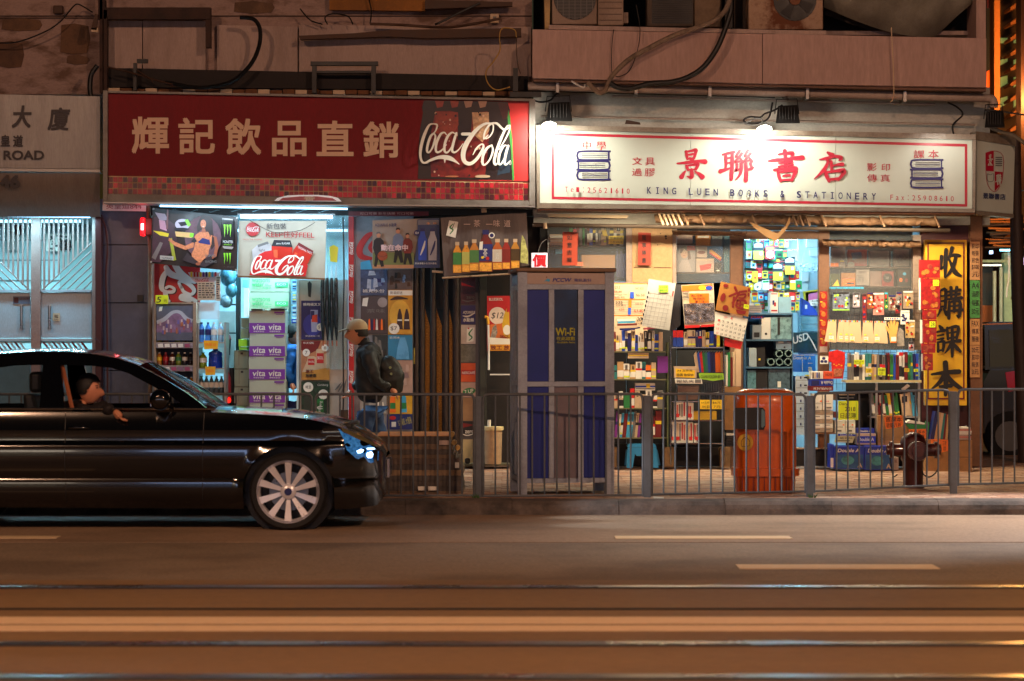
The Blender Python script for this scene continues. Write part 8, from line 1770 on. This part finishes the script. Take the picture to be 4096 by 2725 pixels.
for s in(-1,1):
 strip('roof_rail',ROOF,INN,CP,s)
 strip('door_pillar',[(150,1462),(150,1552),(150,1640)],[(222,1462),(238,1552),(252,1640)],CP,s)
 strip('quarter_pillar',[(-300,1500),(-340,1640)],[(-250,1500),(-262,1640)],CP,s)
 m=MB();g=[(-262,1640),(-250,1510),(-170,1482),(-60,1468),(100,1463),(150,1463),(150,1640)];m.add([cab(x,y,s)-Vector((0,s*.02,0))for x,y in g],[tuple(range(7))],CG);m.build('rear_side_glass',car)
 if s==1:m=MB();g=[(250,1640),(222,1463),(360,1467),(430,1475),(500,1497),(590,1543),(680,1591),(756,1640)];m.add([cab(x,y,s)-Vector((0,s*.02,0))for x,y in g],[tuple(range(8))],CG);m.build('front_side_glass',car)
 m=MB();v=[cab(x,1636,s)+Vector((0,s*.005,0))for x in(-480,860)];m.tube([v[0],v[1]],.008,CH,6);m.build('window_trim',car)
 m=MB();v=[side(x,1650,s)for x in range(-480,861,60)];w2=[cab(x,1640,s)for x in range(-480,861,60)];q=len(v);m.add(v+w2,[(i,i+1,q+i+1,q+i)for i in range(q-1)],CP);m.build('waist_ledge',car,smooth=60)
for nm_,a_,b_ in(('windscreen',(532,1462),(838,1646)),('rear_window',(-300,1480),(-520,1606))):
 m=MB();v=[]
 for i in range(2):
  x,y=(a_,b_)[i];w=abs(cab(x,y).y-CEN)-.02
  for k in range(9):s=-1+k/4;v.append(Vector((W(x,0,YC).x+(.06 if nm_=='windscreen' else-.05)*(1-s*s),CEN+s*w,H-(y-CY)*SC_+.02*(1-s*s))))
 m.add(v,[(k,k+1,9+k+1,9+k)for k in range(8)],CG);m.build(nm_,car,smooth=60)
zf=lambda y:H-(y-CY)*SC_;xf=lambda x:W(x,0,YC).x
for n,x0,x1,y0,y1,z0,z1 in(('floor',-740,1380,CEN-.70,CEN+.70,2030,1980),('bulkhead',800,1400,CEN-.55,CEN+.55,1979,1700),('dashboard',690,840,CEN-.66,CEN+.66,1760,1655),('seat',90,330,CEN-.60,CEN-.12,1900,1780),('seat',90,330,CEN+.12,CEN+.60,1900,1780),('rear_seat',-420,-180,CEN-.62,CEN+.62,1900,1700),('parcel_shelf',-520,-400,CEN-.6,CEN+.6,1650,1632),('inner_trim',-480,820,CEN-.72,CEN-.66,1979,1668),('inner_trim',-480,820,CEN+.66,CEN+.72,1979,1668)):
 m=MB();m.box(xf(x0),xf(x1),y0,y1,zf(z0),zf(z1),TR);m.build(n,car,bevel=.02)
for sy in(-1,1):
 m=MB();b=CEN+sy*.36;m.hull8([(xf(90),b-.22,zf(1790)),(xf(160),b-.22,zf(1790)),(xf(160),b+.22,zf(1790)),(xf(90),b+.22,zf(1790)),(xf(60),b-.2,zf(1580)),(xf(110),b-.2,zf(1580)),(xf(110),b+.2,zf(1580)),(xf(60),b+.2,zf(1580))],TR);m.build('seat_back',car,bevel=.03)
 m=MB();m.box(xf(80),xf(132),b-.12,b+.12,zf(1575),zf(1490),TR);m.build('headrest',car,bevel=.03)
m=MB();m.tube([Vector((xf(620)+.0,CEN-.36+.17*math.cos(t),zf(1660)+.17*math.sin(t)))for t in[2*math.pi*i/20 for i in range(21)]],.014,K_BLACK,8);m.build('steering_wheel',car,smooth=60)
m=MB();m.tube([cab(219,1448)+Vector((0,.05,0)),cab(282,1650)+Vector((0,.05,0))],.018,M((150,84,50),.6),6);m.build('seat_belt',car)
for y_,nm_ in((1646,'door_seam'),):
 for x0,x1 in((256,262),(812,808)):
  m=MB();v=[]
  for y in range(1652,2034,24):v+=[side(x0+(x1-x0)*(y-1652)/382-1.4,y,-1,.002),side(x0+(x1-x0)*(y-1652)/382+1.4,y,-1,.002)]
  m.add(v,[(2*i,2*i+1,2*i+3,2*i+2)for i in range(len(v)//2-1)],K_BLACK);m.build(nm_,car)
for x in(300,-330):
 m=MB();m.tube([side(x-30,1713,-1,0),side(x-22,1711,-1,.035),side(x+40,1711,-1,.035),side(x+50,1713,-1,0)],.014,CP,8);m.build('door_handle',car,smooth=60)
m=MB();c=cab(640,1600)+Vector((0,-.10,0));m.lathe([(.03,-.09),(.075,-.07),(.088,0),(.08,.05),(.05,.09)],tuple(c),CP,14,'y');mr=m.build('mirror',car,smooth=60)
m=MB();m.box(c.x-.072,c.x-.062,c.y-.06,c.y+.07,c.z-.05,c.z+.05,CH);m.build('mirror_glass',mr);m=MB();m.tube([c+Vector((.02,.08,-.04)),cab(690,1640)],.02,CP,8);m.build('mirror_arm',mr,smooth=60)
def patch(name,poly,mt,out,par=car):
 cx_=sum(p[0]for p in poly)/len(poly);cy_=sum(p[1]for p in poly)/len(poly);m=MB();v=[side(cx_,cy_,-1,out)]
 for f in(.5,1):v+=[side(cx_+(x-cx_)*f,cy_+(y-cy_)*f,-1,out)for x,y in poly]
 n=len(poly);m.add(v,[(0,1+i,1+(i+1)%n)for i in range(n)]+[(1+i,1+n+i,1+n+(i+1)%n,1+(i+1)%n)for i in range(n)],mt);return m.build(name,par,smooth=60)
hl=patch('headlight',[(1350,1716),(1420,1746),(1480,1788),(1508,1812),(1506,1848),(1478,1858),(1420,1836),(1384,1800),(1372,1760)],M((70,150,210),.05,var=.7,scale=30,emit=.22,ecol=(40,130,230),coat=1),.006)
for pl,em in(([(1464,1816),(1480,1811),(1487,1822),(1482,1836),(1468,1836),(1462,1826)],7),([(1424,1806),(1442,1799),(1452,1804),(1444,1814),(1428,1816)],5),([(1462,1796),(1490,1796),(1496,1802),(1466,1803)],4)):patch('lamp_cell',pl,M((220,240,255),.2,var=0,emit=em,ecol=(190,225,255)),.010,hl)
patch('upper_trim',[(1368,1712),(1430,1742),(1490,1776),(1502,1792),(1480,1784),(1420,1756),(1366,1726)],M((140,130,90),.2,.6),.009,hl)
for s in(-1,1):light('headlight_beam','SPOT',(xf(1540)+.03,CEN+s*.5,zf(1830)),260,(.80,.90,1),.05,target=(xf(1540)+9,CEN+s*.5+1.0,.0),parent=car,spot=44)
for c in WH:
 for s in(-1,1):
  w=empty('x',(xf(c[0]),CEN+s*.80,zf(c[1])),'','');w.parent=None;bpy.data.objects.remove(w)
  x,y,z=xf(c[0]),CEN+s*.80,zf(c[1]);R_=156*SC_;r_i=126*SC_
  m=MB();m.lathe([(r_i,-.10),(R_*.93,-.105),(R_*.985,-.085),(R_,-.06),(R_,.09),(R_*.93,.11),(r_i,.11)],(x,y,z),K_RUBBER,48,'y',False);ty=m.build('tyre',car,smooth=40)
  m=MB();f=s;RM=M((225,225,232),.3,.35,var=.06)
  m.lathe([(r_i,f*.10),(r_i,f*.09),(r_i*.94,f*.07),(r_i*.94,-f*.02),(r_i*.90,-f*.02),(r_i*.90,f*.08),(r_i*.945,f*.10)],(x,y,z),RM,48,'y',False);rm=m.build('rim',ty,smooth=30)
  for k in range(10):
   a=2*math.pi*k/10+.31;ca,sa=math.cos(a),math.sin(a);P=lambda rr,t,d:(x+(ca*rr-sa*t)*r_i,y+f*d,z+(sa*rr+ca*t)*r_i)
   m=MB();m.hull8([P(.2,-.055,.05),P(.2,.055,.05),P(.2,.055,.02),P(.2,-.055,.02),P(.95,-.115,.092),P(.95,.115,.092),P(.95,.115,.05),P(.95,-.115,.05)],RM);m.build('spoke',ty)
  m=MB();m.lathe([(r_i*.24,f*.02),(r_i*.24,f*.07),(r_i*.16,f*.085)],(x,y,z),RM,20,'y');m.lathe([(r_i*.12,f*.085),(r_i*.12,f*.092)],(x,y,z),NAVY,16,'y');m.build('hub_cap',ty,smooth=40)
  m=MB();m.lathe([(r_i*.62,0),(r_i*.62,f*.02)],(x,y,z),M((120,124,128),.3,.8),32,'y');m.build('brake_disc',ty);m=MB();m.lathe([(182*SC_,-f*.06),(182*SC_,-f*.10)],(x,y,z),K_BLACK,32,'y');m.build('wheel_well',ty)
# driver
Yd=CEN-.36;sc2=Yd/YC;D=lambda x,y,dy=0:Vector((xf(x),Yd+dy,zf(y)))
dr=empty('person',D(230,1790),'driver in dark clothes resting an arm on the open car window','person')
DC=M((26,20,22),.7,var=.2)
skin('jacket',[D(210,1770),D(220,1720),D(240,1680),D(268,1640),D(290,1622),D(262,1655,-.17),D(330,1650,-.30),D(400,1634,-.36),D(446,1642,-.44),D(262,1655,.17),D(350,1720,.2),D(440,1690,.16),D(540,1660,.1)],[(0,1),(1,2),(2,3),(3,4),(3,5),(5,6),(6,7),(7,8),(3,9),(9,10),(10,11),(11,12)],[.15,.16,.16,.13,.06,.08,.06,.055,.045,.08,.06,.05,.045],DC,dr)
skin('neck',[D(282,1640),D(296,1600)],[(0,1)],[.055,.052],SKIN,dr,1)
h_=W(0,0,1);hp=D(318,1560);hx_=CX+hp.x*F/hp.y;hy_=CY+(H-hp.z)*F/hp.y;head(dr,hx_,hy_,Yd,.105,1,M((206,136,104),.5),M((14,12,14),.6))
hand(dr,D(452,1640,-.46),(.62,0,-.75),1.05,SKIN,1);hand(dr,D(560,1658,.1),(.9,0,.2),1,SKIN)
skin('trousers',[D(200,1790),D(300,1770,-.1),D(420,1765,-.1),D(500,1880,-.1),D(300,1770,.1),D(420,1765,.1),D(500,1880,.1)],[(0,1),(1,2),(2,3),(0,4),(4,5),(5,6)],[.13,.09,.07,.05,.09,.07,.05],TR,dr)
# ------------------------------------------------------------------ side street at the right
OW=grime((190,110,40),(120,66,26),.5,3,.6,.7);GW=M((150,180,120),.5,var=0,emit=.35,ecol=(120,150,80))
sbd=empty('side_building',tuple(W(4100,1600,44)),'amber lit building with slanting louvres across the side street','building')
def sp(n,x0,y0,x1,y1,Y,d,mt,e=None,bev=0):m=MB();m.pbox(x0,y0,x1,y1,Y,d,mt);return m.build(n,e or sbd,bevel=bev)
sp('wall',3990,-700,5200,880,44,6,M((84,56,26),.8,var=.3,scale=.6));sp('lower_wall',3700,860,5200,1560,46,5,M((60,36,28),.8,var=.4,scale=.9));sp('column',3944,-700,3976,500,43,.5,K_DARK);sp('orange_column',3977,-700,4000,480,42,.4,OW);sp('street_column',4084,-700,4110,760,40,.4,M((70,34,18),.7))
for i,(y0,y1)in enumerate(((152,172),(232,262),(302,350),(385,430))):
 for x0,x1 in((4002,4030),(4056,4076)):
  m=MB();m.ppoly([(x0,y0+(0 if i<1 else 8)),(x1,y0),(x1,y1-(0 if i<1 else 16)),(x0,y1)],43.9,.05,GW);m.build('lit_opening',sbd)
for k in range(22):
 y=-120+k*61;m=MB();m.ppoly([(4042,y+28),(4078,y),(4082,y+22),(4050,y+36),(4043,y+38)],43,.6,OW);m.build('louvre',sbd)
m=MB();m.ppoly([(3948,286),(3974,272),(3974,358),(3944,356)],42.5,.05,M((255,90,10),.4,var=0,emit=.9));tag(m.build('orange_sign'),'plain glowing orange sign between the beam and the louvres','sign')
m=MB();m.pbox(3948,-60,3982,32,42.5,.05,RED_D);tag(m.build('red_sign'),'dark red sign at the top right corner','sign')
e=empty('side_shop',tuple(W(4030,1500,42)),'pale green lit service wall with white pipes across the side street','building');PG_=M((150,180,150),.5,var=.2)
sp('service_wall',4016,1012,4058,1292,43,.2,M((170,196,160),.5,var=.2,emit=.25,ecol=(120,150,110)),e);sp('opening',3924,1070,3972,1222,43,.2,K_BLACK,e);sp('brick_panel',3924,1222,3974,1290,43,.2,M((150,84,40),.7),e);sp('beam',3900,1040,4058,1050,42.8,.1,PG_,e);sp('tube',3924,1058,4006,1064,42.5,.05,M((230,230,210),.4,var=0,emit=1.6),e)  # service wall glows by emission in place of lamplight falling on it
for x in(3978,4004):m=MB();m.tube([W(x,1085 if x<4000 else 1070,42.6),W(x,1290,42.6)],7.5*42.6/F,M((170,180,165),.5),10);m.build('white_pipe',e,smooth=60)
m=MB();m.ptube([(4034,1010),(4036,1100),(4028,1160),(4026,1190)],42.5,4,WHITE,8);m.build('thin_pipe',e,smooth=60)
for l,x0,y0,x1,y1,ec in(('small hooked neon light',3958,1003,3972,1016,(120,190,255)),('small dotted neon light',4000,997,4040,1005,(90,230,255)),('violet window light beyond the pole',4076,1030,4130,1060,(220,180,255))):m=MB();m.pbox(x0,y0,x1,y1,42.4,.03,M((255,255,255),.4,var=0,emit=3,ecol=ec));tag(m.build('neon_light'),l+' in the side street','lamp')
rr_=random.Random(8)
for k in range(14):
 y=880+k*8.5;m=MB();m.tube([W(3925+rr_.uniform(0,60),y,42.7),W(4050+rr_.uniform(0,60),y+rr_.uniform(-8,8),42.7)],rr_.uniform(.006,.02),rr_.choice([OW,K_DARK,OW,BROWN]),6);m.build('overhead_pipe',e)
light('lamp_light','POINT',tuple(W(4120,400,40)),620,(1,.45,.12),.3,parent=sbd);light('lamp_light','POINT',tuple(W(4020,1180,41.5)),26,(.85,1,.75),.3,parent=e)
m=MB();m.tube([W(4066,860,31),W(4072,1180,31),W(4100,1860,31)],.075,M((64,48,42),.6,var=.2),12);m.tube([W(4062,560,31),W(4066,860,31)],.06,M((64,48,42),.6,var=.2),12);tag(m.build('street_pole',smooth=60),'dark slanting steel pole at the right edge of the side street','pole')
c2=empty('parked_car',tuple(W(4080,1790,33.5)),'dark parked car with a red tail light in the side street','car')
def cp_(n,pts,Y,d,mt,b=.0):m=MB();m.ppoly(pts,Y,d,mt);return m.build(n,c2,bevel=b)
cp_('body',[(3934,1530),(3960,1480),(4300,1470),(4420,1500),(4430,1760),(3945,1760),(3934,1700)],33,1.7,CP,.05);cp_('cabin',[(3938,1300),(3960,1288),(4250,1284),(4330,1470),(3940,1480)],33.1,1.5,CP,.05);cp_('side_glass',[(3956,1320),(4240,1314),(4290,1460),(3960,1468)],33.08,.02,M((14,14,18),.05,coat=1));cp_('tail_light',[(4022,1490),(4060,1484),(4072,1500),(4068,1560),(4034,1568)],32.98,.03,M((120,10,20),.15,emit=.2,ecol=(200,10,30)),.01);cp_('roof_rail',[(3930,1296),(4250,1286),(4250,1290),(3930,1300)],33.05,.05,M((220,120,50),.2,.8))
for x in(4040,4330):
 m=MB();c=W(x,1745,32.98);m.lathe([(.30,-.0),(.30,.18)],tuple(c),K_RUBBER,24,'y');m.lathe([(.18,-.01),(.18,.0)],tuple(c),GREY,20,'y');m.build('wheel',c2)
# ------------------------------------------------------------------ unseen block behind the camera, glowing panels added for car reflections
ob=empty('added_opposite_block',(0,-9,0),'tenement block with lit shopfronts on the near side behind the camera','building')
m=MB();m.box(-24,24,-10,-9,0,14,plaster2);m.build('wall',ob)
for i,x in enumerate((-19,-13,-7,-1,5,11,17)):
 m=MB();m.box(x,x+4.6,-8.99,-8.9,2.9,3.7,M((220,225,235),.4,var=0,emit=7,ecol=[(190,210,255),(255,236,210),(170,200,255)][i%3]));m.build('shop_sign',ob)  # added glow panels: bright strips for the car body, and cool fill
 m=MB();m.box(x+.3,x+4.3,-8.99,-8.93,.3,2.6,M((150,160,170),.2,var=0,emit=.35,ecol=[(160,200,255),(255,220,170)][i%2]));m.build('added_glow_window',ob)
